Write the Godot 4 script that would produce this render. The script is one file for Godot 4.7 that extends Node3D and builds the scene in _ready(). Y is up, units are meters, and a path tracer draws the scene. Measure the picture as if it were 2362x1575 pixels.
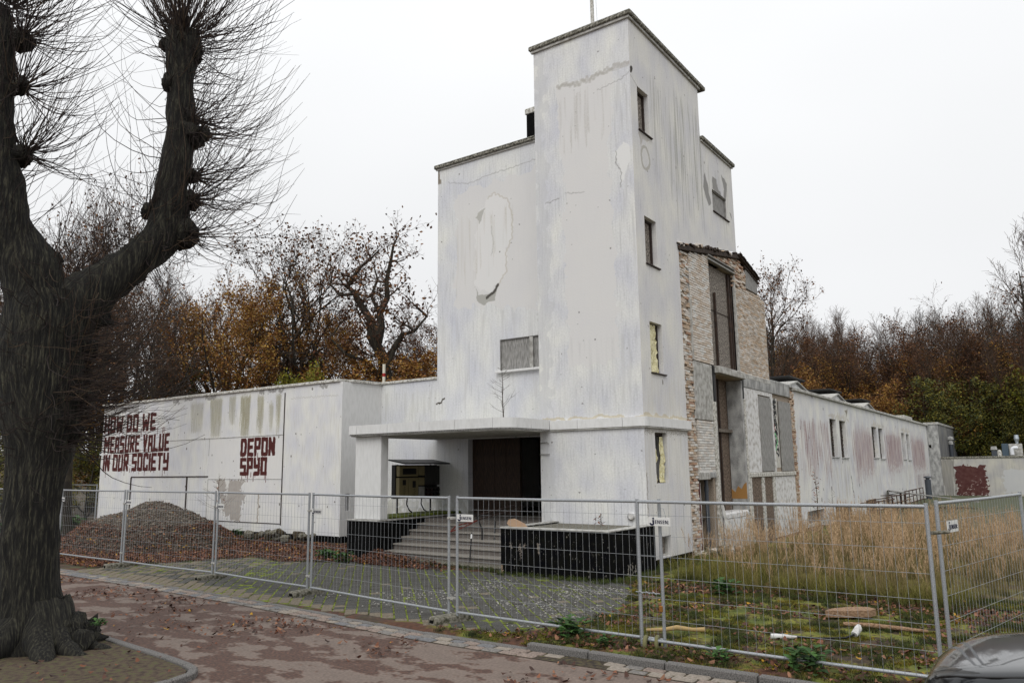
extends Node3D
# An abandoned white building behind a site fence, under an overcast autumn sky.
# Axes: x runs along the front of the building, z comes out of it towards the street, y is up. Metres.

var rng := RandomNumberGenerator.new()
var names := {}
var mats := {}

class Mb:
	var v := PackedVector3Array()
	var n := PackedVector3Array()
	var t := PackedVector2Array()
	var c := PackedColorArray()
	var i := PackedInt32Array()
	var col := Color.WHITE
	var colored := false
	func vert(p: Vector3, nn: Vector3, uv: Vector2) -> int:
		v.append(p); n.append(nn); t.append(uv)
		if colored:
			c.append(col)
		return v.size() - 1
	# corners counter-clockwise as seen from outside
	func quad(a: Vector3, b: Vector3, d: Vector3, e: Vector3, ua := Vector2.ZERO, ub := Vector2.RIGHT, ud := Vector2.ONE, ue := Vector2.DOWN) -> void:
		var nn := (b - a).cross(e - a)
		if nn.length_squared() < 1e-14:
			nn = (d - a).cross(e - a)
		nn = nn.normalized()
		var k := v.size()
		vert(a, nn, ua); vert(b, nn, ub); vert(d, nn, ud); vert(e, nn, ue)
		i.append_array(PackedInt32Array([k, k + 2, k + 1, k, k + 3, k + 2]))
	func tri(a: Vector3, b: Vector3, d: Vector3) -> void:
		var nn := (b - a).cross(d - a).normalized()
		var k := v.size()
		vert(a, nn, Vector2(a.x, a.z)); vert(b, nn, Vector2(b.x, b.z)); vert(d, nn, Vector2(d.x, d.z))
		i.append_array(PackedInt32Array([k, k + 2, k + 1]))
	# a box with its edges cut off by «cut»
	func box(x: Transform3D, s: Vector3, cut := 0.0) -> void:
		var h := s * 0.5
		var ax := [x.basis.x, x.basis.y, x.basis.z]
		if cut <= 0.0:
			for k in 3:
				for sg in [-1.0, 1.0]:
					var nn: Vector3 = ax[k] * h[k] * sg
					var u: Vector3 = ax[(k + 1) % 3] * h[(k + 1) % 3] * sg
					var w: Vector3 = ax[(k + 2) % 3] * h[(k + 2) % 3]
					var o := x.origin + nn
					var su: float = s[(k + 1) % 3]
					var sw: float = s[(k + 2) % 3]
					quad(o - u - w, o + u - w, o + u + w, o - u + w, Vector2(0, 0), Vector2(su, 0), Vector2(su, sw), Vector2(0, sw))
			return
		var hi := h - Vector3.ONE * cut
		for k in 3:
			var k1 := (k + 1) % 3
			var k2 := (k + 2) % 3
			for sg in [-1.0, 1.0]:
				var o: Vector3 = x.origin + ax[k] * h[k] * sg
				var u: Vector3 = ax[k1] * hi[k1] * sg
				var w: Vector3 = ax[k2] * hi[k2]
				quad(o - u - w, o + u - w, o + u + w, o - u + w)
			# the four edges along axis k
			for s1 in [-1.0, 1.0]:
				for s2 in [-1.0, 1.0]:
					var a: Vector3 = x.origin + ax[k1] * h[k1] * s1 + ax[k2] * hi[k2] * s2
					var b: Vector3 = x.origin + ax[k1] * hi[k1] * s1 + ax[k2] * h[k2] * s2
					var l: Vector3 = ax[k] * hi[k]
					if s1 * s2 > 0:
						quad(a - l, b - l, b + l, a + l)
					else:
						quad(b - l, a - l, a + l, b + l)
					
		for s0 in [-1.0, 1.0]:
			for s1 in [-1.0, 1.0]:
				for s2 in [-1.0, 1.0]:
					var a: Vector3 = x * Vector3(h.x * s0, hi.y * s1, hi.z * s2)
					var b: Vector3 = x * Vector3(hi.x * s0, h.y * s1, hi.z * s2)
					var d: Vector3 = x * Vector3(hi.x * s0, hi.y * s1, h.z * s2)
					if s0 * s1 * s2 > 0:
						tri(a, b, d)
					else:
						tri(a, d, b)
	func bx(lo: Vector3, hi: Vector3, cut := 0.0) -> void:
		box(Transform3D(Basis(), (lo + hi) * 0.5), (hi - lo).abs(), cut)
	func bar(a: Vector3, b: Vector3, w: float, h: float, up := Vector3.UP, cut := 0.0) -> void:
		var z := (b - a).normalized()
		if absf(z.dot(up)) > 0.98:
			up = Vector3.RIGHT
		var xx := up.cross(z).normalized()
		var yy := z.cross(xx)
		box(Transform3D(Basis(xx, yy, z), (a + b) * 0.5), Vector3(w, h, a.distance_to(b)), cut)
	# a tube through points; normals smooth
	func tube(p: PackedVector3Array, r: PackedFloat32Array, sides := 6, caps := false, vscale := 1.0) -> void:
		var m := p.size()
		var side := Vector3.ZERO
		var k0 := v.size()
		var run := 0.0
		for k in m:
			var d := (p[mini(k + 1, m - 1)] - p[maxi(k - 1, 0)]).normalized()
			if k == 0:
				side = d.cross(Vector3.UP if absf(d.y) < 0.9 else Vector3.RIGHT).normalized()
			else:
				side = (side - d * side.dot(d)).normalized()
				run += p[k].distance_to(p[k - 1])
			var other := d.cross(side)
			for q in sides + 1:
				var a := TAU * q / sides
				var nn := side * cos(a) + other * sin(a)
				vert(p[k] + nn * r[k], nn, Vector2(float(q) / sides, run * vscale))
		for k in m - 1:
			for q in sides:
				var a := k0 + k * (sides + 1) + q
				var b := a + sides + 1
				i.append_array(PackedInt32Array([a, b, a + 1, a + 1, b, b + 1]))
		if caps:
			for e in 2:
				var kk := 0 if e == 0 else m - 1
				var d := (p[0] - p[1]).normalized() if e == 0 else (p[m - 1] - p[m - 2]).normalized()
				var cc := vert(p[kk], d, Vector2(0.5, 0.5))
				var first := v.size()
				for q in sides:
					vert(v[k0 + kk * (sides + 1) + q], d, Vector2(0.5, 0.5))
				for q in sides:
					var a := first + q
					var b := first + (q + 1) % sides
					if e == 0:
						i.append_array(PackedInt32Array([cc, a, b]))
					else:
						i.append_array(PackedInt32Array([cc, b, a]))
	func rod(a: Vector3, b: Vector3, r: float, sides := 6, caps := true) -> void:
		tube(PackedVector3Array([a, b]), PackedFloat32Array([r, r]), sides, caps)
	# turned about the vertical through o; prof holds (radius, height) upwards
	func lathe(o: Vector3, prof: PackedVector2Array, sides := 16) -> void:
		for k in prof.size() - 1:
			var a := prof[k]
			var b := prof[k + 1]
			var nn2 := Vector2(b.y - a.y, a.x - b.x).normalized()
			var k0 := v.size()
			for q in sides + 1:
				var an := TAU * q / sides
				var d := Vector3(cos(an), 0, sin(an))
				var nn := Vector3(d.x * nn2.x, nn2.y, d.z * nn2.x)
				vert(o + Vector3(d.x * a.x, a.y, d.z * a.x), nn, Vector2(float(q) / sides, a.y))
				vert(o + Vector3(d.x * b.x, b.y, d.z * b.x), nn, Vector2(float(q) / sides, b.y))
			for q in sides:
				var j := k0 + q * 2
				i.append_array(PackedInt32Array([j, j + 2, j + 1, j + 1, j + 2, j + 3]))
	# a flat polygon (counter-clockwise in the u, w plane as seen from u x w) given depth
	func prism(o: Vector3, u: Vector3, w: Vector3, poly: PackedVector2Array, depth: float) -> void:
		var nn := u.cross(w).normalized()
		if Geometry2D.is_polygon_clockwise(poly):
			poly.reverse()
		var ids := Geometry2D.triangulate_polygon(poly)
		var pts: Array[Vector3] = []
		for q in poly:
			pts.append(o + u * q.x + w * q.y)
		for k in range(0, ids.size(), 3):
			var a := ids[k]
			var b := ids[k + 1]
			var d := ids[k + 2]
			if (poly[b] - poly[a]).cross(poly[d] - poly[a]) < 0:
				var sw := b
				b = d
				d = sw
			var k0 := v.size()
			for q in [a, b, d]:
				vert(pts[q], nn, poly[q])
			i.append_array(PackedInt32Array([k0, k0 + 2, k0 + 1]))
			if depth > 0.0:
				k0 = v.size()
				for q in [a, b, d]:
					vert(pts[q] - nn * depth, -nn, poly[q])
				i.append_array(PackedInt32Array([k0, k0 + 1, k0 + 2]))
		if depth > 0.0:
			for k in poly.size():
				var a := pts[k]
				var b := pts[(k + 1) % poly.size()]
				quad(a - nn * depth, b - nn * depth, b, a)
	func mesh() -> ArrayMesh:
		var arr := []
		arr.resize(Mesh.ARRAY_MAX)
		arr[Mesh.ARRAY_VERTEX] = v
		arr[Mesh.ARRAY_NORMAL] = n
		arr[Mesh.ARRAY_TEX_UV] = t
		if colored:
			arr[Mesh.ARRAY_COLOR] = c
		arr[Mesh.ARRAY_INDEX] = i
		var m := ArrayMesh.new()
		m.add_surface_from_arrays(Mesh.PRIMITIVE_TRIANGLES, arr)
		return m

# ---------- objects ----------
func numbered(parent: Node, called: String) -> String:
	var key := "%d/%s" % [parent.get_instance_id(), called]
	var k: int = names.get(key, -1) + 1
	names[key] = k
	return called if k == 0 else "%s_%03d" % [called, k]

func put(o: Node3D, called: String, parent: Node = self) -> Node3D:
	o.name = numbered(parent, called)
	parent.add_child(o, true)
	return o

func tag(o: Node3D, label: String, category: String, group := "") -> Node3D:
	o.set_meta("label", label)
	o.set_meta("category", category)
	if group != "":
		o.set_meta("group", group)
	return o

func thing(called: String, label: String, category: String, at := Vector3.ZERO, turn := 0.0, group := "") -> Node3D:
	var o := Node3D.new()
	o.position = at
	o.rotation.y = turn
	put(o, called)
	return tag(o, label, category, group)

func part(called: String, mesh: Mesh, m: Material, parent: Node, at := Transform3D()) -> MeshInstance3D:
	var o := MeshInstance3D.new()
	o.mesh = mesh
	o.material_override = m
	o.transform = at
	put(o, called, parent)
	return o

func build(called: String, b: Mb, m: Material, parent: Node = self) -> MeshInstance3D:
	return part(called, b.mesh(), m, parent)

func struct(called: String, b: Mb, m: Material) -> MeshInstance3D:
	var o := build(called, b, m)
	o.set_meta("kind", "structure")
	return o

func scatter(called: String, mesh: Mesh, m: Material, places: Array[Transform3D], tints: PackedColorArray, parent: Node = self) -> MultiMeshInstance3D:
	var mm := MultiMesh.new()
	mm.transform_format = MultiMesh.TRANSFORM_3D
	mm.use_colors = tints.size() > 0
	mm.mesh = mesh
	mm.instance_count = places.size()
	for k in places.size():
		mm.set_instance_transform(k, places[k])
		if tints.size() > 0:
			mm.set_instance_color(k, tints[k])
	var o := MultiMeshInstance3D.new()
	o.multimesh = mm
	o.material_override = m
	put(o, called, parent)
	o.set_meta("kind", "stuff")
	return o

func rf(a: float, b: float) -> float:
	return rng.randf_range(a, b)

func spin(yaw: float, pitch := 0.0, roll := 0.0) -> Basis:
	return Basis.from_euler(Vector3(pitch, yaw, roll))

# ---------- textures ----------
# 0..255 noise with features about sx by sy pixels
func noise_bytes(w: int, h: int, sd: int, sx: float, sy: float, octaves := 4) -> PackedByteArray:
	var f := FastNoiseLite.new()
	f.seed = sd
	f.noise_type = FastNoiseLite.TYPE_SIMPLEX_SMOOTH
	f.fractal_octaves = octaves
	var k := minf(minf(sx, sy), 6.0)
	f.frequency = 1.0 / k
	var im := f.get_image(maxi(8, int(w * k / sx)), maxi(8, int(h * k / sy)), false, false, true)
	im.convert(Image.FORMAT_L8)
	im.resize(w, h, Image.INTERPOLATE_CUBIC)
	return im.get_data()

func tile_bytes(w: int, h: int, sd: int, sx: float, octaves := 4) -> PackedByteArray:
	var f := FastNoiseLite.new()
	f.seed = sd
	f.noise_type = FastNoiseLite.TYPE_SIMPLEX_SMOOTH
	f.fractal_octaves = octaves
	f.frequency = 1.0 / sx
	var im := f.get_seamless_image(w, h, false, false, 0.15, true)
	im.convert(Image.FORMAT_L8)
	return im.get_data()

func to_texture(w: int, h: int, b: PackedByteArray) -> ImageTexture:
	return ImageTexture.create_from_image(Image.create_from_data(w, h, false, Image.FORMAT_RGB8, b))

func grey_texture(w: int, h: int, b: PackedByteArray) -> ImageTexture:
	return ImageTexture.create_from_image(Image.create_from_data(w, h, false, Image.FORMAT_L8, b))

func plain(called: String, c: Color, rough := 0.8, metal := 0.0) -> StandardMaterial3D:
	var m := StandardMaterial3D.new()
	m.resource_name = called
	m.albedo_color = c
	m.roughness = rough
	m.metallic = metal
	mats[called] = m
	return m

# two colours mixed by noise, mapped in three planes; scale = repeats per metre
func mottled(called: String, stops: Array, sd: int, per_m: float, rough := 0.9, bump := 0.0, stretch := Vector3.ONE, px := 256, feat := 24.0, fine := 0.25, world := true) -> StandardMaterial3D:
	var a := tile_bytes(px, px, sd, feat, 5)
	var b := tile_bytes(px, px, sd + 7, 3.0, 2)
	var out := PackedByteArray()
	out.resize(px * px * 3)
	var hgt := PackedByteArray()
	hgt.resize(px * px)
	var lut := PackedByteArray()
	for k in 256:
		var x := k / 255.0 * (stops.size() - 1)
		var j := mini(int(x), stops.size() - 2)
		var cc: Color = stops[j].lerp(stops[j + 1], x - j)
		lut.append_array(PackedByteArray([int(cc.r * 255), int(cc.g * 255), int(cc.b * 255)]))
	for k in px * px:
		var x := clampi(int((a[k] - 128) * 1.5 + 128 + (b[k] - 128) * fine * 2.0), 0, 255)
		out[k * 3] = lut[x * 3]
		out[k * 3 + 1] = lut[x * 3 + 1]
		out[k * 3 + 2] = lut[x * 3 + 2]
		hgt[k] = (a[k] + b[k]) >> 1
	var m := plain(called, Color.WHITE, rough)
	m.albedo_texture = to_texture(px, px, out)
	m.uv1_triplanar = true
	m.uv1_world_triplanar = world
	m.uv1_scale = Vector3.ONE * per_m * stretch
	m.uv1_triplanar_sharpness = 4.0
	if bump >= 0.8:
		m.heightmap_enabled = true
		m.heightmap_texture = grey_texture(px, px, hgt)
		m.heightmap_scale = bump
	return m

# ---------- painted and weathered faces: one sheet of colour per wall ----------
class Sheet:
	var w: int
	var h: int
	var ppm: float
	var u0: float
	var v1: float
	var b := PackedByteArray()
	var hb := PackedByteArray()
	func _init(u_from: float, u_to: float, v_from: float, v_to: float, per_m: float) -> void:
		u0 = u_from; v1 = v_to; ppm = per_m
		w = int(ceil((u_to - u_from) * per_m)); h = int(ceil((v_to - v_from) * per_m))
	func rect() -> Rect2:
		return Rect2(u0, v1 - h / ppm, w / ppm, h / ppm)
	func base(c: Color, grain: PackedByteArray, big: PackedByteArray, streak: PackedByteArray, g := 0.05, bg := 0.04, sg := 0.04, warm := Color(0.06, 0.05, 0.0)) -> void:
		b.resize(w * h * 3)
		hb.resize(w * h)
		for k in w * h:
			var x := (grain[k] - 128) / 128.0
			var y := (big[k] - 128) / 128.0
			var s := minf(0.0, (streak[k] - 120) / 128.0)
			var f := 1.0 + x * g + y * bg + s * sg * 3.0
			b[k * 3] = clampi(int((c.r * f + warm.r * y * 0.3) * 255), 0, 255)
			b[k * 3 + 1] = clampi(int((c.g * f + warm.g * y * 0.3) * 255), 0, 255)
			b[k * 3 + 2] = clampi(int((c.b * f - warm.g * y * 0.2) * 255), 0, 255)
			hb[k] = clampi(128 + int(x * 60), 0, 255)
	func mix(k: int, c: Color, a: float) -> void:
		var j := k * 3
		b[j] = int(lerpf(b[j], c.r * 255, a))
		b[j + 1] = int(lerpf(b[j + 1], c.g * 255, a))
		b[j + 2] = int(lerpf(b[j + 2], c.b * 255, a))
	# a patch with a ragged outline
	func poly(pts: Array, c: Color, a: float, nz: PackedByteArray, amp := 0.1, sink := 0, mottle := 0.0) -> void:
		var p := PackedVector2Array()
		var lo := Vector2(1e9, 1e9)
		var hi := -lo
		for q in pts:
			var z := Vector2((q[0] - u0) * ppm, (v1 - q[1]) * ppm)
			p.append(z)
			lo = lo.min(z); hi = hi.max(z)
		var m := amp * ppm * 2.0
		for y in range(maxi(0, int(lo.y - m)), mini(h, int(hi.y + m) + 1)):
			for x in range(maxi(0, int(lo.x - m)), mini(w, int(hi.x + m) + 1)):
				var k := y * w + x
				var k2 := (h - 1 - y) * w + (w - 1 - x)
				var z := Vector2(x + (nz[k] - 128) / 64.0 * amp * ppm, y + (nz[k2] - 128) / 64.0 * amp * ppm)
				if Geometry2D.is_point_in_polygon(z, p):
					mix(k, c, a * (1.0 - mottle * nz[k2] / 255.0))
					hb[k] = clampi(hb[k] + sink, 0, 255)
	func box(ua: float, ub: float, va: float, vb: float, c: Color, a: float, nz: PackedByteArray, amp := 0.03, sink := 0, mottle := 0.0) -> void:
		poly([[ua, va], [ub, va], [ub, vb], [ua, vb]], c, a, nz, amp, sink, mottle)
	# stains where nz is above lo; they run down from vb and end at uneven heights
	func streaks(ua: float, ub: float, va: float, vb: float, c: Color, a: float, nz: PackedByteArray, lo: int, hi: int, grain: PackedByteArray) -> void:
		var y0 := clampi(int((v1 - vb) * ppm), 0, h - 1)
		var y1 := clampi(int((v1 - va) * ppm), 0, h - 1)
		var x0 := clampi(int((ua - u0) * ppm), 0, w - 1)
		var x1 := clampi(int((ub - u0) * ppm), 0, w - 1)
		for x in range(x0, x1):
			var start := y0 + int(nz[(y0 * w + x)] / 255.0 * 0.25 * (y1 - y0))
			var stop := y1 - int(nz[(mini(h - 1, y1) * w + (w - 1 - x))] / 255.0 * 0.6 * (y1 - y0))
			for y in range(start, stop):
				var k := y * w + x
				var s := clampf(float(nz[k] - lo) / float(hi - lo), 0.0, 1.0) * (0.4 + 0.6 * clampf((grain[k] - 60) / 100.0, 0.0, 1.0))
				if s > 0.0:
					mix(k, c, a * s)
	func line(pts: Array, c: Color, width: float, a: float, nz: PackedByteArray, jit := 0.0) -> void:
		for q in pts.size() - 1:
			var p0 := Vector2((pts[q][0] - u0) * ppm, (v1 - pts[q][1]) * ppm)
			var p1 := Vector2((pts[q + 1][0] - u0) * ppm, (v1 - pts[q + 1][1]) * ppm)
			var m := int(p0.distance_to(p1) * 1.5) + 2
			var side := (p1 - p0).orthogonal().normalized()
			for s in m:
				var p := p0.lerp(p1, float(s) / (m - 1))
				var kk := clampi(int(p.y), 0, h - 1) * w + clampi(int(p.x), 0, w - 1)
				p += side * (nz[kk] - 128) / 64.0 * jit * ppm
				var r := width * ppm * 0.5
				for y in range(int(floor(p.y - r + 0.5)), int(floor(p.y + r + 0.5)) + 1):
					for x in range(int(floor(p.x - r + 0.5)), int(floor(p.x + r + 0.5)) + 1):
						if x >= 0 and y >= 0 and x < w and y < h:
							mix(y * w + x, c, a)
	# small pits and flecks
	func flecks(r: RandomNumberGenerator, count: int, c: Color, smin: float, smax: float, a: float, tall := 1.0) -> void:
		for q in count:
			var x := r.randf() * w
			var y := r.randf() * h
			var s := lerpf(smin, smax, pow(r.randf(), 3.0)) * ppm
			for yy in range(int(y - s * tall), int(y + s * tall) + 1):
				for xx in range(int(x - s), int(x + s) + 1):
					if xx >= 0 and yy >= 0 and xx < w and yy < h and Vector2(xx - x, (yy - y) / tall).length() <= s and r.randf() < 0.85:
						mix(yy * w + xx, c, a)
	# upright stencil letters drawn with a square brush
	func text(words: String, u: float, v: float, cap: float, wide: float, gap: float, pen: float, c: Color, nz: PackedByteArray) -> void:
		var at := u
		for ch in words:
			if ch == " ":
				at += wide * 0.55
				continue
			var strokes: Array = GLYPHS.get(ch, [])
			var ww := wide * (0.28 if ch == "I" else (1.3 if ch in ["W", "M"] else 1.0))
			for s in strokes:
				var pts := []
				for q in s:
					pts.append([at + pen * 0.5 + q[0] * (ww - pen), v + pen * 0.5 + q[1] * (cap - pen)])
				line(pts, c, pen, 0.97, nz, 0.012)
			at += ww + gap
	const GLYPHS := {
		"A": [[[0, 0], [0.05, 0.95], [0.95, 0.95], [1, 0]], [[0, 0.4], [1, 0.4]]],
		"C": [[[1, 0.8], [1, 1], [0, 1], [0, 0], [1, 0], [1, 0.2]]],
		"D": [[[0, 0], [0, 1], [0.75, 1], [1, 0.75], [1, 0.25], [0.75, 0], [0, 0]]],
		"E": [[[1, 1], [0, 1], [0, 0], [1, 0]], [[0, 0.5], [0.8, 0.5]]],
		"H": [[[0, 0], [0, 1]], [[1, 0], [1, 1]], [[0, 0.5], [1, 0.5]]],
		"I": [[[0.5, 0], [0.5, 1]]],
		"L": [[[0, 1], [0, 0], [1, 0]]],
		"M": [[[0, 0], [0, 1], [0.5, 0.45], [1, 1], [1, 0]]],
		"N": [[[0, 0], [0, 1], [1, 0], [1, 1]]],
		"O": [[[0, 0], [0, 1], [1, 1], [1, 0], [0, 0]]],
		"P": [[[0, 0], [0, 1], [1, 1], [1, 0.45], [0, 0.45]]],
		"R": [[[0, 0], [0, 1], [1, 1], [1, 0.5], [0, 0.5]], [[0.4, 0.5], [1, 0]]],
		"S": [[[1, 1], [0, 1], [0, 0.5], [1, 0.5], [1, 0], [0, 0]]],
		"T": [[[0, 1], [1, 1]], [[0.5, 1], [0.5, 0]]],
		"U": [[[0, 1], [0, 0], [1, 0], [1, 1]]],
		"V": [[[0, 1], [0.5, 0], [1, 1]]],
		"W": [[[0, 1], [0.15, 0], [0.5, 0.6], [0.85, 0], [1, 1]]],
		"Y": [[[0, 1], [0, 0.5], [1, 0.5]], [[1, 1], [1, 0], [0.1, 0]]],
	}
	func material(called: String, rough := 0.85, bump := 0.4) -> StandardMaterial3D:
		var m := StandardMaterial3D.new()
		m.resource_name = called
		m.albedo_texture = ImageTexture.create_from_image(Image.create_from_data(w, h, false, Image.FORMAT_RGB8, b))
		m.roughness = rough
		m.texture_repeat = false
		if bump > 0.0:
			m.heightmap_enabled = true
			m.heightmap_texture = ImageTexture.create_from_image(Image.create_from_data(w, h, false, Image.FORMAT_L8, hb))
			m.heightmap_scale = bump
		return m

# A wall in the plane through o, spanned by u and up; region uu = (from, to), vv = (from, to); holes = [[u0, u1, v0, v1], ...].
# low / high may bend the lower and upper edge.
func wall(b: Mb, o: Vector3, u: Vector3, uu: Vector2, vv: Vector2, holes: Array, thick: float, uvr: Rect2, extra_u: Array = [], low = null, high = null, reveal := -1.0) -> void:
	var nn := u.cross(Vector3.UP)
	var us := [uu.x, uu.y] + extra_u
	var vs := [vv.x, vv.y]
	for q in holes:
		us.append_array([q[0], q[1]])
		vs.append_array([q[2], q[3]])
	us.sort()
	vs.sort()
	var at := func(a: float, y: float, d: float) -> Vector3: return o + u * a + Vector3.UP * y - nn * d
	var tx := func(a: float, y: float) -> Vector2: return Vector2((a - uvr.position.x) / uvr.size.x, 1.0 - (y - uvr.position.y) / uvr.size.y)
	for p in us.size() - 1:
		var a: float = us[p]
		var d: float = us[p + 1]
		if d - a < 1e-5:
			continue
		for q in vs.size() - 1:
			var e: float = vs[q]
			var f: float = vs[q + 1]
			if f - e < 1e-5:
				continue
			var hollow := false
			for z in holes:
				if (a + d) * 0.5 > z[0] and (a + d) * 0.5 < z[1] and (e + f) * 0.5 > z[2] and (e + f) * 0.5 < z[3]:
					hollow = true
			if hollow:
				continue
			var ea := e
			var ed := e
			var fa := f
			var fd := f
			if low != null:
				ea = maxf(e, low.call(a + 1e-4)); ed = maxf(e, low.call(d - 1e-4))
				fa = maxf(f, ea); fd = maxf(f, ed)
			if high != null:
				fa = minf(fa, high.call(a + 1e-4)); fd = minf(fd, high.call(d - 1e-4))
				ea = minf(ea, fa); ed = minf(ed, fd)
			if fa - ea < 1e-5 and fd - ed < 1e-5:
				continue
			b.quad(at.call(a, ea, 0), at.call(d, ed, 0), at.call(d, fd, 0), at.call(a, fa, 0), tx.call(a, ea), tx.call(d, ed), tx.call(d, fd), tx.call(a, fa))
			b.quad(at.call(d, ed, thick), at.call(a, ea, thick), at.call(a, fa, thick), at.call(d, fd, thick), tx.call(d, ed), tx.call(a, ea), tx.call(a, fa), tx.call(d, fd))
	var deep := reveal if reveal > 0.0 else thick
	for z in holes:
		var c := [[z[0], z[2]], [z[1], z[2]], [z[1], z[3]], [z[0], z[3]]]
		for k in 4:
			var p: Array = c[k]
			var q: Array = c[(k + 1) % 4]
			b.quad(at.call(p[0], p[1], 0), at.call(q[0], q[1], 0), at.call(q[0], q[1], deep), at.call(p[0], p[1], deep), tx.call(p[0], p[1]), tx.call(q[0], q[1]), tx.call(q[0], q[1]), tx.call(p[0], p[1]))

# ---------- materials shared by many things ----------
func make_materials() -> void:
	mottled("osb board", [Color(0.26, 0.235, 0.215), Color(0.45, 0.42, 0.39), Color(0.68, 0.65, 0.61)], 11, 0.8, 0.9, 0.4, Vector3(1, 0.6, 1), 256, 11.0, 0.6)
	mottled("wet osb board", [Color(0.22, 0.18, 0.15), Color(0.4, 0.34, 0.29), Color(0.56, 0.5, 0.44)], 12, 0.8, 0.9, 0.4, Vector3(1, 0.5, 1), 256, 11.0, 0.6)
	mottled("grey board", [Color(0.44, 0.435, 0.425), Color(0.56, 0.555, 0.545), Color(0.64, 0.635, 0.625)], 13, 0.8, 0.9, 0.2, Vector3(2, 0.3, 2), 256, 20.0, 0.4)
	mottled("dark wood", [Color(0.1, 0.07, 0.055), Color(0.2, 0.145, 0.11), Color(0.3, 0.22, 0.17)], 14, 0.8, 0.8, 0.4, Vector3(4, 0.4, 4), 256, 22.0, 0.3)
	mottled("brown frame", [Color(0.13, 0.085, 0.065), Color(0.22, 0.15, 0.12)], 15, 2.0, 0.7, 0.1)
	mottled("concrete", [Color(0.55, 0.54, 0.52), Color(0.66, 0.655, 0.635), Color(0.74, 0.735, 0.72)], 16, 0.5, 0.95, 0.4, Vector3.ONE, 256, 30.0, 0.3)
	mottled("grey render", [Color(0.5, 0.5, 0.495), Color(0.62, 0.62, 0.615), Color(0.71, 0.71, 0.7)], 17, 0.35, 0.95, 0.8, Vector3(1, 0.6, 1), 256, 34.0, 0.3)
	mottled("rough white render", [Color(0.66, 0.645, 0.625), Color(0.79, 0.785, 0.775), Color(0.83, 0.828, 0.825), Color(0.85, 0.85, 0.848)], 18, 0.5, 0.95, 0.9, Vector3.ONE, 256, 34.0, 0.35)
	mottled("white paint", [Color(0.825, 0.825, 0.82), Color(0.85, 0.85, 0.847), Color(0.865, 0.865, 0.863)], 19, 0.3, 0.8, 0.2, Vector3(2.5, 0.7, 2.5), 256, 24.0, 0.3)
	mottled("lichen coping", [Color(0.08, 0.08, 0.07), Color(0.3, 0.29, 0.25), Color(0.58, 0.57, 0.53), Color(0.66, 0.65, 0.61)], 20, 1.2, 0.95, 1.0, Vector3.ONE, 256, 26.0, 0.5)
	mottled("parapet white", [Color(0.5, 0.49, 0.45), Color(0.74, 0.73, 0.7), Color(0.84, 0.835, 0.82)], 21, 0.7, 0.9, 0.4, Vector3.ONE, 256, 24.0, 0.3)
	mottled("black paint", [Color(0.035, 0.036, 0.038), Color(0.055, 0.056, 0.058), Color(0.085, 0.085, 0.085)], 22, 0.8, 0.9, 0.3).metallic_specular = 0.2
	mottled("mortar", [Color(0.55, 0.495, 0.44), Color(0.68, 0.63, 0.57)], 23, 2.0, 1.0, 1.0)
	mottled("aggregate step", [Color(0.24, 0.22, 0.205), Color(0.43, 0.405, 0.385), Color(0.53, 0.505, 0.48)], 24, 1.6, 0.9, 0.4, Vector3.ONE, 256, 10.0, 0.7)
	mottled("mossy concrete", [Color(0.2, 0.2, 0.14), Color(0.42, 0.405, 0.36), Color(0.56, 0.545, 0.51)], 25, 1.4, 0.95, 0.6, Vector3.ONE, 256, 30.0, 0.4)
	mottled("roof felt", [Color(0.1, 0.1, 0.1), Color(0.18, 0.18, 0.18)], 26, 0.5, 0.95)
	mottled("brown plaster", [Color(0.36, 0.33, 0.3), Color(0.46, 0.43, 0.39)], 27, 0.5, 0.95)
	mottled("galvanised", [Color(0.5, 0.515, 0.53), Color(0.62, 0.635, 0.65), Color(0.72, 0.73, 0.74)], 28, 6.0, 0.4, 0.0, Vector3.ONE, 128, 10.0, 0.5).metallic = 0.4
	mottled("insulation film", [Color(0.76, 0.72, 0.52), Color(0.85, 0.82, 0.65), Color(0.9, 0.88, 0.76)], 29, 1.2, 0.45, 0.3)
	mottled("soil", [Color(0.12, 0.1, 0.075), Color(0.24, 0.2, 0.15), Color(0.32, 0.3, 0.18)], 30, 1.0, 1.0, 1.0)
	mottled("broken tile", [Color(0.07, 0.07, 0.07), Color(0.2, 0.17, 0.15), Color(0.42, 0.32, 0.26)], 31, 2.0, 0.95, 1.0)
	plain("black metal", Color(0.06, 0.06, 0.065), 0.5, 0.3)
	plain("grey plastic", Color(0.24, 0.26, 0.29), 0.45)
	plain("orange foam", Color(0.62, 0.46, 0.26), 0.95)

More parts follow.
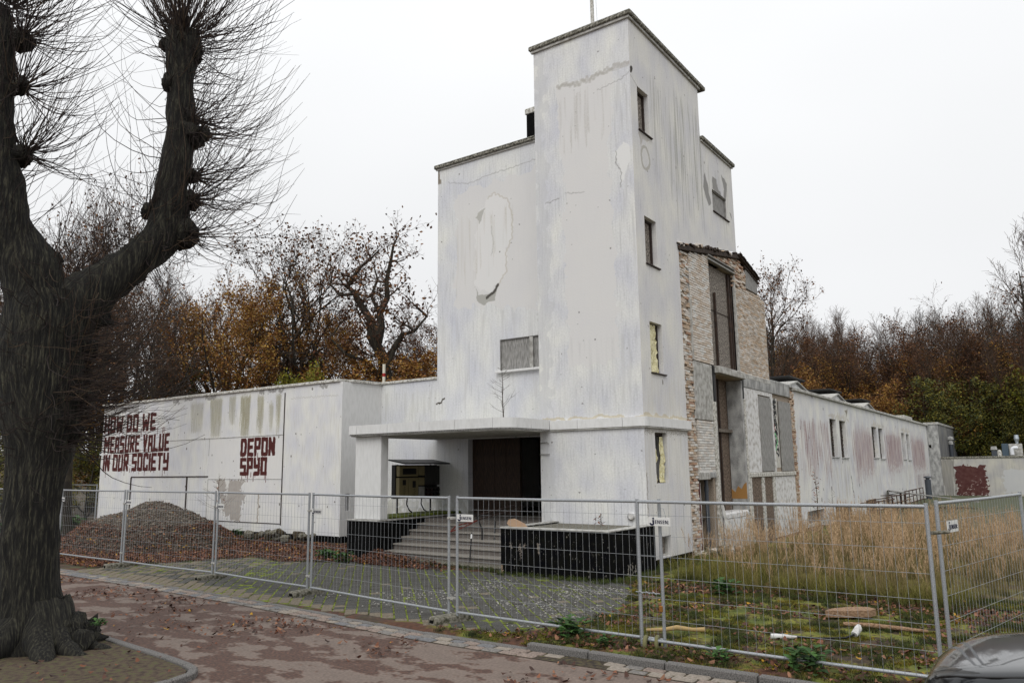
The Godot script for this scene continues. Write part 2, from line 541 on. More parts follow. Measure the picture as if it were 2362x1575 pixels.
func frame_window(par: Node3D, o: Vector3, u: Vector3, z: Array, frame: Material, board: Material, deep := 0.16, wide := 0.06, sill := true) -> void:
	var nn := u.cross(Vector3.UP)
	var f := Mb.new()
	var d0 := o - nn * deep
	var mid := func(a: float, b: float) -> Vector3: return d0 + u * a + Vector3.UP * b
	var bas := Basis(u, Vector3.UP, nn)
	for k in 2:
		var x: float = z[0] + wide * 0.5 if k == 0 else z[1] - wide * 0.5
		f.box(Transform3D(bas, mid.call(x, (z[2] + z[3]) * 0.5)), Vector3(wide, z[3] - z[2], 0.07), 0.006)
		var y: float = z[2] + wide * 0.5 if k == 0 else z[3] - wide * 0.5
		f.box(Transform3D(bas, mid.call((z[0] + z[1]) * 0.5, y)), Vector3(z[1] - z[0] - wide * 2.0, wide, 0.066), 0.006)
	build("window_frame", f, frame, par)
	if board:
		var g := Mb.new()
		g.box(Transform3D(bas, mid.call((z[0] + z[1]) * 0.5, (z[2] + z[3]) * 0.5) - nn * 0.03), Vector3(z[1] - z[0] - wide * 1.6, z[3] - z[2] - wide * 1.6, 0.02))
		build("window_board", g, board, par)
	if sill:
		var s := Mb.new()
		s.box(Transform3D(bas, o + u * ((z[0] + z[1]) * 0.5 + 0.05) + Vector3.UP * (z[2] - 0.02) - nn * 0.03), Vector3(z[1] - z[0] + 0.14, 0.035, 0.16), 0.005)
		build("window_sill", s, mats["brown frame"], par)

# torn sheet hanging in a window: a crumpled grid
func torn_sheet(par: Node3D, o: Vector3, u: Vector3, ua: float, ub: float, va: float, vb: float, sd: int, m: Material) -> void:
	var f := FastNoiseLite.new()
	f.seed = sd
	f.frequency = 2.2
	var nn := u.cross(Vector3.UP)
	var b := Mb.new()
	var cols := 8
	var rows := 18
	var p := []
	for r in rows + 1:
		for q in cols + 1:
			var y := lerpf(vb, va, float(r) / rows)
			var edge := f.get_noise_2d(y * 1.6, 7.0) * 0.16
			var x := lerpf(ua, ub + edge, float(q) / cols)
			var d := f.get_noise_3d(x * 5.0, y * 0.8, 3.0) * 0.07 - 0.1
			p.append(o + u * x + Vector3.UP * y + nn * d)
	for r in rows:
		for q in cols:
			var k := r * (cols + 1) + q
			b.quad(p[k + cols + 1], p[k + cols + 2], p[k + 1], p[k])
	build("torn_insulation", b, m, par)

# panels standing along a path (x, z); each piece is a part of its own
func edge_panels(par: Node3D, called: String, pieces: Array, y0: float, y1: float, th: float, m: Material, gap := 0.006) -> void:
	for pts in pieces:
		var b := Mb.new()
		var inner := []
		var outer := []
		for k in pts.size():
			var p := Vector3(pts[k][0], 0, pts[k][1])
			var a := Vector3(pts[maxi(k - 1, 0)][0], 0, pts[maxi(k - 1, 0)][1])
			var c := Vector3(pts[mini(k + 1, pts.size() - 1)][0], 0, pts[mini(k + 1, pts.size() - 1)][1])
			var d := (c - a).normalized()
			if k == 0:
				p += d * gap
			if k == pts.size() - 1:
				p -= d * gap
			var out := d.cross(Vector3.UP)
			outer.append(p)
			inner.append(p - out * th)
		var up0 := Vector3.UP * y0
		var up1 := Vector3.UP * y1
		for k in pts.size() - 1:
			b.quad(outer[k] + up0, outer[k + 1] + up0, outer[k + 1] + up1, outer[k] + up1)
			b.quad(inner[k + 1] + up0, inner[k] + up0, inner[k] + up1, inner[k + 1] + up1)
			b.quad(outer[k] + up1, outer[k + 1] + up1, inner[k + 1] + up1, inner[k] + up1)
			b.quad(inner[k] + up0, inner[k + 1] + up0, outer[k + 1] + up0, outer[k] + up0)
		var e: int = pts.size() - 1
		b.quad(inner[0] + up0, outer[0] + up0, outer[0] + up1, inner[0] + up1)
		b.quad(outer[e] + up0, inner[e] + up0, inner[e] + up1, outer[e] + up1)
		build(called, b, m, par)

func slab(par: Node3D, called: String, lo: Vector3, hi: Vector3, m: Material, cut := 0.0) -> MeshInstance3D:
	var b := Mb.new()
	b.bx(lo, hi, cut)
	return build(called, b, m, par)

func node_part(called: String, parent: Node3D) -> Node3D:
	return put(Node3D.new(), called, parent)

const PX := 50.0
const AU := Vector3.RIGHT      # faces the street
const BU := Vector3.FORWARD    # faces right, runs away from the street

func white_building() -> void:
	var home := thing("abandoned_building", "derelict white building with square corner tower, canopy, low wings and bare brick side", "building")
	var white := Color(0.84, 0.84, 0.84)
	var cool := Color(0.828, 0.83, 0.835)
	var dirt := Color(0.5, 0.5, 0.47)
	var crack := Color(0.42, 0.41, 0.4)
	# ---- tower ----
	var tower := node_part("tower", home)
	var sh := Sheet.new(-3.05, 0.0, 0.0, 14.45, PX)
	var nz := noise_bytes(sh.w, sh.h, 40, 26, 26)
	var grain := noise_bytes(sh.w, sh.h, 41, 3, 3, 2)
	var run := noise_bytes(sh.w, sh.h, 42, 7, 160, 3)
	sh.base(cool, grain, noise_bytes(sh.w, sh.h, 43, 50, 70), noise_bytes(sh.w, sh.h, 143, 3, 40, 2), 0.05, 0.035, 0.03)
	var jn := noise_bytes(sh.w, sh.h, 144, 7, 7, 3)
	sh.poly([[-2.28, 13.1], [-0.55, 13.05], [-0.6, 11.3], [-0.78, 10.9], [-0.66, 8.9], [-0.62, 5.15], [-2.14, 5.05], [-2.1, 6.9], [-2.2, 9.0], [-2.06, 10.0], [-2.24, 11.2]], Color(0.838, 0.833, 0.828), 0.9, nz, 0.06, 6)
	sh.streaks(-2.3, -0.6, 10.6, 13.1, Color(0.68, 0.665, 0.64), 0.5, run, 130, 215, grain)
	sh.streaks(-3.05, 0.0, 3.7, 6.2, Color(0.735, 0.733, 0.73), 0.4, run, 130, 220, grain)
	sh.streaks(-0.5, 0.0, 5.0, 14.0, Color(0.67, 0.668, 0.664), 0.5, run, 140, 220, grain)
	sh.box(-3.05, -2.7, 0.0, 14.4, Color(0.755, 0.758, 0.765), 0.45, nz, 0.12)
	sh.line([[-2.28, 13.08], [-1.4, 13.0], [-0.5, 13.12], [0, 13.1]], Color(0.66, 0.645, 0.62), 0.06, 0.25, grain, 0.06)
	sh.line([[-2.1, 9.9], [-1.5, 9.8]], crack, 0.005, 0.20, jn, 0.02)
	sh.line([[-2.75, 9.75], [-2.3, 9.8]], crack, 0.005, 0.27, jn, 0.02)
	sh.line([[-1.0, 12.6], [-0.3, 12.7], [0, 12.85]], crack, 0.005, 0.20, jn, 0.02)
	sh.poly([[-0.5, 10.7], [-0.28, 10.95], [-0.06, 10.85], [-0.08, 10.4], [-0.2, 10.1], [-0.35, 9.7], [-0.42, 10.2]], Color(0.87, 0.87, 0.865), 0.95, nz, 0.05, 40)
	sh.line([[-0.5, 10.72], [-0.5, 10.4], [-0.36, 10.05], [-0.4, 9.7]], crack, 0.005, 0.29, jn, 0.02)
	sh.box(-3.05, 0.0, 3.66, 3.74, Color(0.72, 0.66, 0.52), 0.5, nz, 0.05)
	sh.flecks(rng, 60, Color(0.42, 0.41, 0.4), 0.008, 0.025, 0.8)
	var wb := Mb.new()
	wall(wb, Vector3.ZERO, AU, Vector2(-3.05, 0), Vector2(0.2, 14.43), [], 0.35, sh.rect())
	build("front_wall", wb, sh.material("tower front render"), tower)
	var plinth := Mb.new()
	plinth.bx(Vector3(-3.05, -0.1, -0.3), Vector3(0.012, 0.2, 0.012))
	plinth.bx(Vector3(-0.3, -0.1, -2.74), Vector3(0.012, 0.2, -0.3))
	build("plinth", plinth, mats["black paint"], tower)
	# side face of tower and of the block behind it, down to the torn-off edge
	sh = Sheet.new(0.0, 7.75, 0.0, 14.45, PX)
	nz = noise_bytes(sh.w, sh.h, 44, 24, 24)
	grain = noise_bytes(sh.w, sh.h, 45, 3, 3, 2)
	run = noise_bytes(sh.w, sh.h, 46, 7, 200, 3)
	sh.base(Color(0.835, 0.83, 0.823), grain, noise_bytes(sh.w, sh.h, 47, 60, 80), noise_bytes(sh.w, sh.h, 147, 3, 45, 2), 0.04, 0.03, 0.03)
	jn = noise_bytes(sh.w, sh.h, 148, 7, 7, 3)
	sh.streaks(1.2, 5.0, 8.6, 14.0, Color(0.6, 0.595, 0.565), 0.5, run, 125, 205, grain)
	sh.streaks(2.8, 4.9, 9.5, 14.2, Color(0.56, 0.565, 0.53), 0.42, run, 130, 200, grain)
	sh.streaks(4.9, 7.7, 9.4, 12.5, Color(0.66, 0.66, 0.63), 0.5, run, 130, 210, grain)
	sh.streaks(0.0, 2.8, 0.3, 5.5, Color(0.75, 0.73, 0.68), 0.4, run, 130, 215, grain)
	var bare := Color(0.53, 0.525, 0.515)
	sh.poly([[5.15, 11.65], [4.95, 11.12], [5.2, 10.75], [5.35, 10.6], [5.6, 10.72], [5.4, 11.1], [5.33, 11.4]], bare, 0.9, nz, 0.03, -40)
	sh.poly([[5.85, 11.75], [6.2, 11.7], [6.28, 11.4], [6.75, 11.3], [6.8, 11.2], [5.75, 11.27]], bare, 0.9, nz, 0.03, -40)
	sh.poly([[6.65, 12.05], [7.0, 12.0], [7.22, 11.9], [7.05, 11.5], [6.98, 11.25], [6.8, 11.25], [6.85, 11.7]], bare, 0.9, nz, 0.03, -40)
	sh.poly([[7.25, 10.9], [7.5, 10.62], [7.4, 10.9]], bare, 0.9, nz, 0.03, -40)
	var ring := []
	for k in 17:
		var a := TAU * k / 16.0
		ring.append([0.74 + 0.26 * cos(a), 10.65 + 0.33 * sin(a)])
	sh.line(ring, Color(0.7, 0.69, 0.66), 0.05, 0.8, nz, 0.02)
	sh.poly([[0.4, 11.25], [1.1, 11.3], [0.9, 11.1], [0.6, 11.05], [0.5, 10.9]], Color(0.5, 0.46, 0.4), 0.5, nz, 0.06, -20, 0.6)
	sh.line([[0.0, 12.75], [0.4, 12.6]], crack, 0.005, 0.23, jn, 0.02)
	sh.line([[0.05, 12.95], [0.12, 13.0], [0.06, 12.85]], Color(0.2, 0.18, 0.16), 0.05, 0.9, nz, 0.02)
	sh.line([[0.06, 2.3], [0.03, 1.2], [0.05, 0.4]], Color(0.5, 0.47, 0.43), 0.012, 0.4, jn, 0.02)
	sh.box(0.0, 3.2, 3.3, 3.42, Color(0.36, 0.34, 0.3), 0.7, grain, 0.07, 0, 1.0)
	sh.box(0.0, 3.2, 3.66, 3.76, Color(0.72, 0.66, 0.52), 0.5, nz, 0.05)
	sh.flecks(rng, 110, Color(0.4, 0.38, 0.35), 0.01, 0.04, 0.8, 1.6)
	var wins := [[0.40, 1.08, 11.35, 12.58], [0.52, 1.24, 7.69, 8.97], [0.57, 1.32, 4.83, 6.15], [0.61, 1.34, 2.03, 3.3], [0.6, 1.32, 0.23, 0.73], [5.72, 7.03, 10.54, 11.27]]
	wb = Mb.new()
	var low := func(a: float) -> float: return 0.2 if a < 2.72 else 8.75 + (a - 2.6) * 0.166
	var high := func(a: float) -> float: return 14.43 if a < 4.9 else 12.65
	wall(wb, Vector3.ZERO, BU, Vector2(0, 7.73), Vector2(0.2, 14.43), wins, 0.33, sh.rect(), [2.72, 4.9], low, high)
	build("side_wall", wb, sh.material("tower side render"), tower)
	for k in 2:
		frame_window(tower, Vector3.ZERO, BU, wins[k], mats["brown frame"], mats["osb board"])
	for k in [2, 3]:
		frame_window(tower, Vector3.ZERO, BU, wins[k], mats["brown frame"], null, 0.16, 0.07, k == 2)
		torn_sheet(tower, Vector3(-0.02, 0, 0), BU, wins[k][0] + 0.02, wins[k][0] + (0.62 if k == 2 else 0.24), wins[k][2] + 0.02, wins[k][3] - 0.03, 60 + k, mats["insulation film"])
	torn_sheet(tower, Vector3(0.02, 0, 0), BU, wins[3][0] + 0.4, wins[3][1] - 0.06, wins[3][2] + 0.02, wins[3][3] - 0.1, 66, mats["insulation film"])
	frame_window(tower, Vector3.ZERO, BU, wins[4], mats["concrete"], mats["osb board"], 0.14, 0.05, false)
	frame_window(tower, Vector3.ZERO, BU, wins[5], mats["grey board"], mats["grey board"], 0.06, 0.03)
	# hidden faces, roof and copings
	slab(tower, "rear_wall", Vector3(-2.7, 5.0, -4.9), Vector3(-0.36, 14.43, -4.6), mats["white paint"])
	slab(tower, "left_wall", Vector3(-3.05, 0.2, -4.9), Vector3(-2.7, 14.43, -0.36), mats["white paint"])
	slab(tower, "roof", Vector3(-2.7, 14.1, -4.6), Vector3(-0.36, 14.3, -0.36), mats["roof felt"])
	slab(tower, "floor", Vector3(-2.69, 5.9, -4.59), Vector3(-0.36, 6.0, -0.36), mats["brown plaster"])
	var cop := Mb.new()
	for q in [[-3.17, -0.12, 0.12, 0.11], [-3.17, -5.02, 0.12, -4.5]]:
		cop.bx(Vector3(q[0], 14.432, q[1] - 0.3), Vector3(q[2], 14.57, q[3]), 0.025)
	cop.bx(Vector3(-0.3, 14.434, -4.52), Vector3(0.118, 14.568, -0.4), 0.025)
	cop.bx(Vector3(-3.168, 14.434, -4.52), Vector3(-2.6, 14.568, -0.4), 0.025)
	build("coping", cop, mats["lichen coping"], tower)
	slab(tower, "drip_moulding", Vector3(-3.11, 14.36, -0.02), Vector3(0.06, 14.43, 0.06), mats["concrete"])
	slab(tower, "drip_moulding", Vector3(0.002, 14.36, -4.96), Vector3(0.06, 14.43, -0.021), mats["concrete"])
	var pole := Mb.new()
	pole.tube(PackedVector3Array([Vector3(-2.3, 14.3, -2.3), Vector3(-2.32, 18.5, -2.3), Vector3(-2.34, 21.5, -2.3)]), PackedFloat32Array([0.06, 0.055, 0.045]), 12)
	build("flagpole", pole, mats["parapet white"], tower)
	var hal := Mb.new()
	hal.rod(Vector3(-2.1, 14.4, -2.3), Vector3(-2.28, 21.4, -2.3), 0.004, 4, false)
	build("flag_halyard", hal, mats["grey plastic"], tower)
	# string course round the tower foot
	edge_panels(tower, "string_course_panel", [[[-2.7, 0.075], [-1.85, 0.075]], [[-1.85, 0.075], [-0.55, 0.075]], [[-0.55, 0.075], [-0.03, 0.075], [0.05, 0.05], [0.075, -0.03], [0.075, -0.15]], [[0.075, -0.15], [0.075, -0.98]], [[0.075, -0.98], [0.075, -2.2]], [[0.075, -2.2], [0.075, -2.86]]], 3.44, 3.67, 0.073, mats["white paint"])
	edge_panels(tower, "string_course_lip", [[[-2.68, 0.06], [-0.03, 0.06], [0.04, 0.04], [0.06, -0.03], [0.06, -2.84]]], 3.4, 3.436, 0.058, mats["concrete"], 0.0)
	# ---- main block behind ----
	var block := node_part("main_block", home)
	sh = Sheet.new(-10.85, -3.05, 0.0, 12.7, 44.0)
	nz = noise_bytes(sh.w, sh.h, 50, 24, 24)
	grain = noise_bytes(sh.w, sh.h, 51, 3, 3, 2)
	run = noise_bytes(sh.w, sh.h, 52, 9, 170, 3)
	sh.base(Color(0.832, 0.836, 0.842), grain, noise_bytes(sh.w, sh.h, 53, 60, 80), noise_bytes(sh.w, sh.h, 153, 3, 45, 2), 0.045, 0.03, 0.03)
	jn = noise_bytes(sh.w, sh.h, 154, 7, 7, 3)
	sh.poly([[-7.5, 11.4], [-6.8, 11.7], [-5.2, 11.6], [-3.1, 11.95], [-3.1, 7.2], [-5.2, 7.4], [-7.55, 7.7], [-7.4, 9.5]], Color(0.84, 0.835, 0.83), 0.85, nz, 0.1, 5)
	sh.poly([[-6.12, 11.15], [-5.87, 11.3], [-5.3, 10.95], [-5.14, 10.4], [-5.16, 9.7], [-5.4, 9.25], [-5.42, 8.6], [-5.72, 8.25], [-6.1, 8.0], [-6.6, 8.2], [-6.7, 9.14], [-6.62, 10.3], [-6.5, 10.7]], Color(0.87, 0.868, 0.863), 0.8, nz, 0.07, 20)
	sh.line([[-6.12, 11.15], [-5.87, 11.3], [-5.3, 10.95], [-5.14, 10.4], [-5.16, 9.7], [-5.4, 9.25], [-5.42, 8.6], [-5.72, 8.2]], Color(0.77, 0.75, 0.72), 0.02, 0.5, jn, 0.03)
	sh.poly([[-6.6, 10.65], [-6.2, 10.9], [-6.3, 10.75], [-6.5, 10.35]], Color(0.68, 0.675, 0.65), 0.8, nz, 0.04, -20)
	sh.poly([[-6.68, 8.3], [-6.55, 8.0], [-6.25, 7.93], [-6.0, 7.93], [-5.75, 8.2], [-5.8, 8.0], [-5.9, 7.7], [-6.26, 7.62], [-6.55, 7.75]], Color(0.66, 0.655, 0.635), 0.95, nz, 0.03, -40)
	sh.line([[-6.2, 7.88], [-5.95, 7.95], [-5.72, 8.2]], Color(0.3, 0.29, 0.27), 0.05, 0.8, nz, 0.03)
	sh.line([[-7.8, 12.1], [-6.9, 11.85], [-6.2, 11.95], [-4.9, 12.0], [-3.3, 12.1]], crack, 0.005, 0.19, jn, 0.02)
	sh.line([[-6.0, 10.2], [-5.9, 9.6], [-6.0, 9.2]], crack, 0.005, 0.13, jn, 0.02)
	sh.streaks(-7.6, -5.0, 7.5, 11.3, Color(0.7, 0.68, 0.63), 0.4, run, 140, 220, grain)
	sh.streaks(-8.2, -3.1, 3.8, 8.0, Color(0.73, 0.728, 0.725), 0.4, run, 135, 215, grain)
	sh.box(-4.2, -3.1, 6.5, 7.3, Color(0.68, 0.68, 0.67), 0.5, nz, 0.1, 0, 0.5)
	sh.streaks(-10.8, -8.0, 3.7, 5.3, Color(0.72, 0.72, 0.7), 0.5, run, 130, 215, grain)
	sh.box(-10.8, -3.0, 1.0, 1.4, Color(0.5, 0.49, 0.4), 0.45, nz, 0.2, 0, 1.0)
	sh.line([[-8.3, 4.55], [-8.1, 4.6], [-7.95, 4.75]], Color(0.25, 0.23, 0.2), 0.016, 0.9, jn, 0.03)
	sh.line([[-8.2, 12.55], [-8.18, 12.2]], Color(0.5, 0.47, 0.42), 0.12, 0.6, nz, 0.06)
	sh.flecks(rng, 80, Color(0.42, 0.41, 0.39), 0.008, 0.028, 0.8, 1.2)
	wb = Mb.new()
	high = func(a: float) -> float: return 5.37 if a < -8.25 else 12.65
	var bwin := [-5.68, -4.19, 5.42, 6.42]
	var door := [-6.96, -3.06, 1.03, 3.37]
	wall(wb, Vector3(0, 0, -1.8), AU, Vector2(-10.8, -3.05), Vector2(0.3, 12.65), [bwin, door], 0.3, sh.rect(), [-8.25], null, high)
	build("front_wall", wb, sh.material("block front render"), block)
	frame_window(block, Vector3(0, 0, -1.8), AU, bwin, mats["grey board"], mats["grey board"], 0.05, 0.02, false)
	slab(block, "window_board", Vector3(-4.56, 5.44, -1.84), Vector3(-4.44, 6.4, -1.8), mats["concrete"])
	slab(block, "window_sill", Vector3(-5.78, 5.36, -1.85), Vector3(-4.1, 5.43, -1.66), mats["white paint"], 0.008)
	# the white strip at the left corner, roof, backs
	slab(block, "left_wall", Vector3(-8.25, 0.3, -7.73), Vector3(-7.95, 12.65, -2.11), mats["white paint"])
	slab(block, "rear_wall", Vector3(-7.94, 0.3, -7.73), Vector3(-0.34, 12.65, -7.43), mats["white paint"])
	slab(block, "roof", Vector3(-7.95, 12.3, -7.43), Vector3(-0.34, 12.5, -2.11), mats["roof felt"])
	slab(block, "floor", Vector3(-7.95, 0.9, -7.43), Vector3(-0.36, 1.02, -1.85), mats["brown plaster"])
	for q in [[Vector3(-8.36, 12.652, -2.15), Vector3(-3.052, 12.79, -1.69)], [Vector3(-8.358, 12.654, -7.82), Vector3(-7.9, 12.788, -2.16)], [Vector3(-0.32, 12.652, -7.84), Vector3(0.11, 12.79, -4.902)]]:
		slab(block, "coping", q[0], q[1], mats["lichen coping"], 0.025)
	slab(block, "drip_moulding", Vector3(-8.3, 12.6, -1.8), Vector3(-3.052, 12.65, -1.75), mats["concrete"])
	slab(block, "drip_moulding", Vector3(0.002, 12.6, -7.78), Vector3(0.05, 12.65, -4.902), mats["concrete"])
	# chimney box on the block roof
	var chim := node_part("roof_chimney", home)
	slab(chim, "shaft", Vector3(-6.02, 12.5, -5.2), Vector3(-4.6, 14.88, -4.0), mats["black paint"], 0.02)
	slab(chim, "cap", Vector3(-6.06, 14.885, -5.24), Vector3(-4.56, 15.1, -3.96), mats["parapet white"], 0.02)
	# entrance: dark boards and an open doorway
	var ent := node_part("entrance", home)
	var bz := -2.02
	var x := -6.955
	while x < -5.22:
		slab(ent, "hoarding_board", Vector3(x, 1.035, bz - 0.03), Vector3(minf(x + 0.43, -5.2), 3.365, bz + rf(-0.004, 0.004)), mats["dark wood"], 0.004)
		x += 0.436
	slab(ent, "door_post", Vector3(-5.198, 1.03, -2.1), Vector3(-5.1, 3.36, -1.98), mats["dark wood"], 0.006)
	slab(ent, "hall_wall", Vector3(-7.9, 1.03, -7.4), Vector3(-3.0, 3.6, -7.3), mats["brown plaster"])
	slab(ent, "hall_ceiling", Vector3(-7.94, 3.5, -7.42), Vector3(-0.36, 3.6, -2.11), mats["brown plaster"])
	# ---- canopy and its pier ----
	var can := node_part("canopy", home)
	var poly := PackedVector2Array([Vector2(-8.25, 1.79), Vector2(-8.25, -1.95), Vector2(-3.16, -1.95)])
	for k in range(1, 7):
		var a := PI / 2 * k / 6.0
		poly.append(Vector2(-3.16 + 0.41 * sin(a), -1.54 - 0.41 * cos(a)))
	poly.append_array(PackedVector2Array([Vector2(-2.75, -0.01), Vector2(-3.06, -0.01), Vector2(-3.06, 1.79)]))
	var cb := Mb.new()
	cb.prism(Vector3(0, 3.66, 0), Vector3.RIGHT, Vector3.FORWARD, poly, 0.2)
	build("canopy_slab", cb, mats["concrete"], can)
	var arc := []
	for k in 9:
		var a := PI / 2 * k / 8.0
		arc.append([-3.15 + 0.45 * sin(a), 1.55 + 0.45 * cos(a)])
	edge_panels(can, "fascia_panel", [[[-8.3, 0.6], [-8.3, 2.0]], [[-8.3, 2.0], [-7.98, 2.0]], [[-7.98, 2.0], [-6.78, 2.0]], [[-6.78, 2.0], [-5.6, 2.0]], [[-5.6, 2.0], [-4.38, 2.0]], [[-4.38, 2.0], [-3.15, 2.0]], arc, [[-2.7, 1.55], [-2.7, 0.95]], [[-2.7, 0.95], [-2.7, 0.08]]], 3.45, 3.7, 0.05, mats["white paint"])
	var arc2 := [[-8.28, -1.78], [-8.28, 1.98], [-3.15, 1.98]] + arc.map(func(q): return [q[0] - 0.01, q[1] - 0.01]) + [[-2.71, 0.1]]
	edge_panels(can, "fascia_lip", [arc2], 3.415, 3.445, 0.05, mats["grey board"], 0.0)
	edge_panels(can, "fascia_lip", [[[-8.25, -1.78], [-8.25, 1.95], [-3.15, 1.95]] + arc.map(func(q): return [q[0] - 0.04, q[1] - 0.04]) + [[-2.74, 0.1]]], 3.385, 3.412, 0.05, mats["concrete"], 0.0)
	var z := -1.78
	while z < 1.86:
		slab(can, "soffit_board", Vector3(-8.2, 3.395, z), Vector3(-2.78 if z < 1.5 else -3.1, 3.425, z + 0.125), mats["concrete"], 0.004)
		z += 0.131
	var pier := Mb.new()
	pier.bx(Vector3(-8.22, 1.09, 1.5), Vector3(-7.2, 3.39, 1.8), 0.012)
	build("pier", pier, mats["white paint"], can)
	# ---- left wing ----
	var lw := node_part("left_wing", home)
	sh = Sheet.new(-26.15, -10.75, 0.3, 5.45, 84.0)
	nz = noise_bytes(sh.w, sh.h, 70, 16, 16)
	grain = noise_bytes(sh.w, sh.h, 71, 3, 3, 2)
	run = noise_bytes(sh.w, sh.h, 72, 16, 300, 3)
	var fine_run := noise_bytes(sh.w, sh.h, 73, 5, 90, 3)
	sh.base(Color(0.852, 0.852, 0.85), grain, noise_bytes(sh.w, sh.h, 74, 70, 90), noise_bytes(sh.w, sh.h, 174, 3, 50, 2), 0.035, 0.025, 0.025)
	jn = noise_bytes(sh.w, sh.h, 175, 7, 7, 3)
	sh.streaks(-26, -10.8, 0.4, 5.2, Color(0.68, 0.66, 0.6), 0.4, fine_run, 150, 225, grain)
	var green := Color(0.55, 0.52, 0.37)
	for q in [[-19.45, -18.6, 4.0, 5.1, 0.35], [-18.15, -17.4, 3.76, 5.2, 0.6], [-16.95, -16.55, 4.2, 5.22, 0.5], [-16.27, -15.68, 3.74, 5.18, 0.85], [-15.28, -14.9, 3.78, 5.14, 0.7], [-14.6, -14.35, 3.85, 4.8, 0.5], [-14.2, -13.95, 3.75, 5.12, 0.7]]:
		sh.streaks(q[0], q[1], q[2] - 0.3, q[3] + 0.25, green.darkened(0.1), q[4] * 0.8, grain, 60, 190, fine_run)
		for rep in 2:
			sh.poly([[q[0], q[3]], [q[1], q[3]], [q[1] - 0.08, q[2]], [q[0] + 0.12, q[2]]], green.darkened(0.15), q[4] * 0.5, fine_run if rep == 0 else grain, 0.06, 0, 1.0)
	var chip := Color(0.53, 0.52, 0.51)
	for q in [[-25.9, -23.3, 4.98, 5.3], [-20.7, -20.3, 5.15, 5.32], [-19.9, -19.4, 5.24, 5.34], [-18.5, -17.8, 5.2, 5.34], [-15.2, -14.9, 5.22, 5.33], [-14.7, -14.2, 5.2, 5.34], [-14.1, -13.8, 5.16, 5.34], [-11.9, -11.5, 5.2, 5.3]]:
		sh.box(q[0], q[1], q[2], q[3], chip, 0.85, nz, 0.05, -40, 0.4)
	var peel := Color(0.5, 0.46, 0.425)
	sh.poly([[-17.5, 2.17], [-16.98, 2.17], [-16.9, 1.9], [-16.95, 1.75], [-17.1, 1.6], [-16.85, 1.6], [-16.75, 2.15], [-15.8, 2.14], [-16.05, 1.85], [-15.85, 1.7], [-15.78, 1.5], [-16.0, 1.2], [-15.95, 1.0], [-16.05, 0.7], [-16.55, 0.7], [-16.65, 1.0], [-16.75, 0.75], [-17.05, 1.0], [-17.2, 1.4], [-17.4, 1.75]], peel, 0.95, nz, 0.06, -50, 0.25)
	sh.poly([[-16.95, 2.16], [-16.74, 2.16], [-16.8, 1.7], [-16.88, 1.4], [-16.92, 1.75]], Color(0.84, 0.835, 0.82), 0.9, nz, 0.04, 40)
	sh.streaks(-17.4, -15.8, 0.8, 2.1, Color(0.62, 0.6, 0.58), 0.7, fine_run, 140, 190, grain)
	sh.line([[-15.0, 1.7], [-14.98, 1.2], [-15.02, 0.68]], Color(0.5, 0.44, 0.38), 0.03, 0.7, nz, 0.03)
	sh.line([[-11.0, 4.9], [-13.4, 4.95]], Color(0.74, 0.73, 0.71), 0.012, 0.4, jn, 0.03)
	# the big repainted field is slightly warmer
	sh.box(-18.05, -13.78, 2.2, 3.66, Color(0.858, 0.853, 0.845), 0.7, nz, 0.01)
	sh.box(-18.05, -13.78, 0.72, 2.13, Color(0.855, 0.845, 0.83), 0.35, nz, 0.01)
	var red := Color(0.285, 0.075, 0.06)
	sh.text("HOW DO WE", -26.0, 4.17, 0.72, 0.42, 0.075, 0.125, red, nz)
	sh.text("MEASURE VALUE", -25.92, 3.31, 0.7, 0.345, 0.06, 0.118, red, nz)
	sh.text("IN OUR SOCIETY", -25.9, 2.54, 0.7, 0.38, 0.06, 0.12, red, nz)
	sh.text("DEPON", -16.14, 3.0, 0.64, 0.35, 0.05, 0.115, red, nz)
	sh.text("SPYO", -16.13, 2.32, 0.62, 0.345, 0.05, 0.115, red, nz)
	for q in 60:
		var lu := rf(-25.8, -21.0) if q < 42 else rf(-16.1, -14.6)
		var lv: float = ([4.17, 3.31, 2.54][q % 3]) if q < 42 else ([3.0, 2.32][q % 2])
		sh.line([[lu, lv + 0.1], [lu, lv - rf(0.03, 0.28)]], red, 0.018, 0.4, nz, 0.004)
	sh.flecks(rng, 140, Color(0.35, 0.33, 0.31), 0.01, 0.04, 0.8, 1.3)
	wb = Mb.new()
	wall(wb, Vector3(0, 0, 0), AU, Vector2(-26.1, -10.8), Vector2(0.36, 5.34), [], 0.3, sh.rect())
	build("front_wall", wb, sh.material("left wing render"), lw)
	wb = Mb.new()
	wall(wb, Vector3(-10.8, 0, 0), BU, Vector2(0.0, 1.8), Vector2(0.33, 5.34), [[0.22, 0.42, 1.15, 1.7]], 0.25, Rect2(0, 0, 1, 1), [], null, null, 0.12)
	build("return_wall", wb, mats["white paint"], lw)
	var cav := Mb.new()
	cav.bx(Vector3(-10.95, 1.15, -0.42), Vector3(-10.93, 1.7, -0.22))
	cav.rod(Vector3(-10.88, 1.15, -0.35), Vector3(-10.88, 1.7, -0.35), 0.02)
	build("broken_niche", cav, mats["black metal"], lw)
	slab(lw, "plinth", Vector3(-26.1, -0.1, -0.29), Vector3(-10.79, 0.357, -0.03), mats["black paint"])
	slab(lw, "plinth", Vector3(-11.0, -0.1, -1.8), Vector3(-10.81, 0.327, -0.3), mats["black paint"])
	slab(lw, "left_wall", Vector3(-26.1, 0.3, -12.0), Vector3(-25.8, 5.34, -0.31), mats["white paint"])
	slab(lw, "rear_wall", Vector3(-26.1, 0.3, -12.3), Vector3(-7.9, 5.34, -12.01), mats["white paint"])
	slab(lw, "roof", Vector3(-25.8, 5.05, -12.0), Vector3(-8.26, 5.22, -2.11), mats["roof felt"])
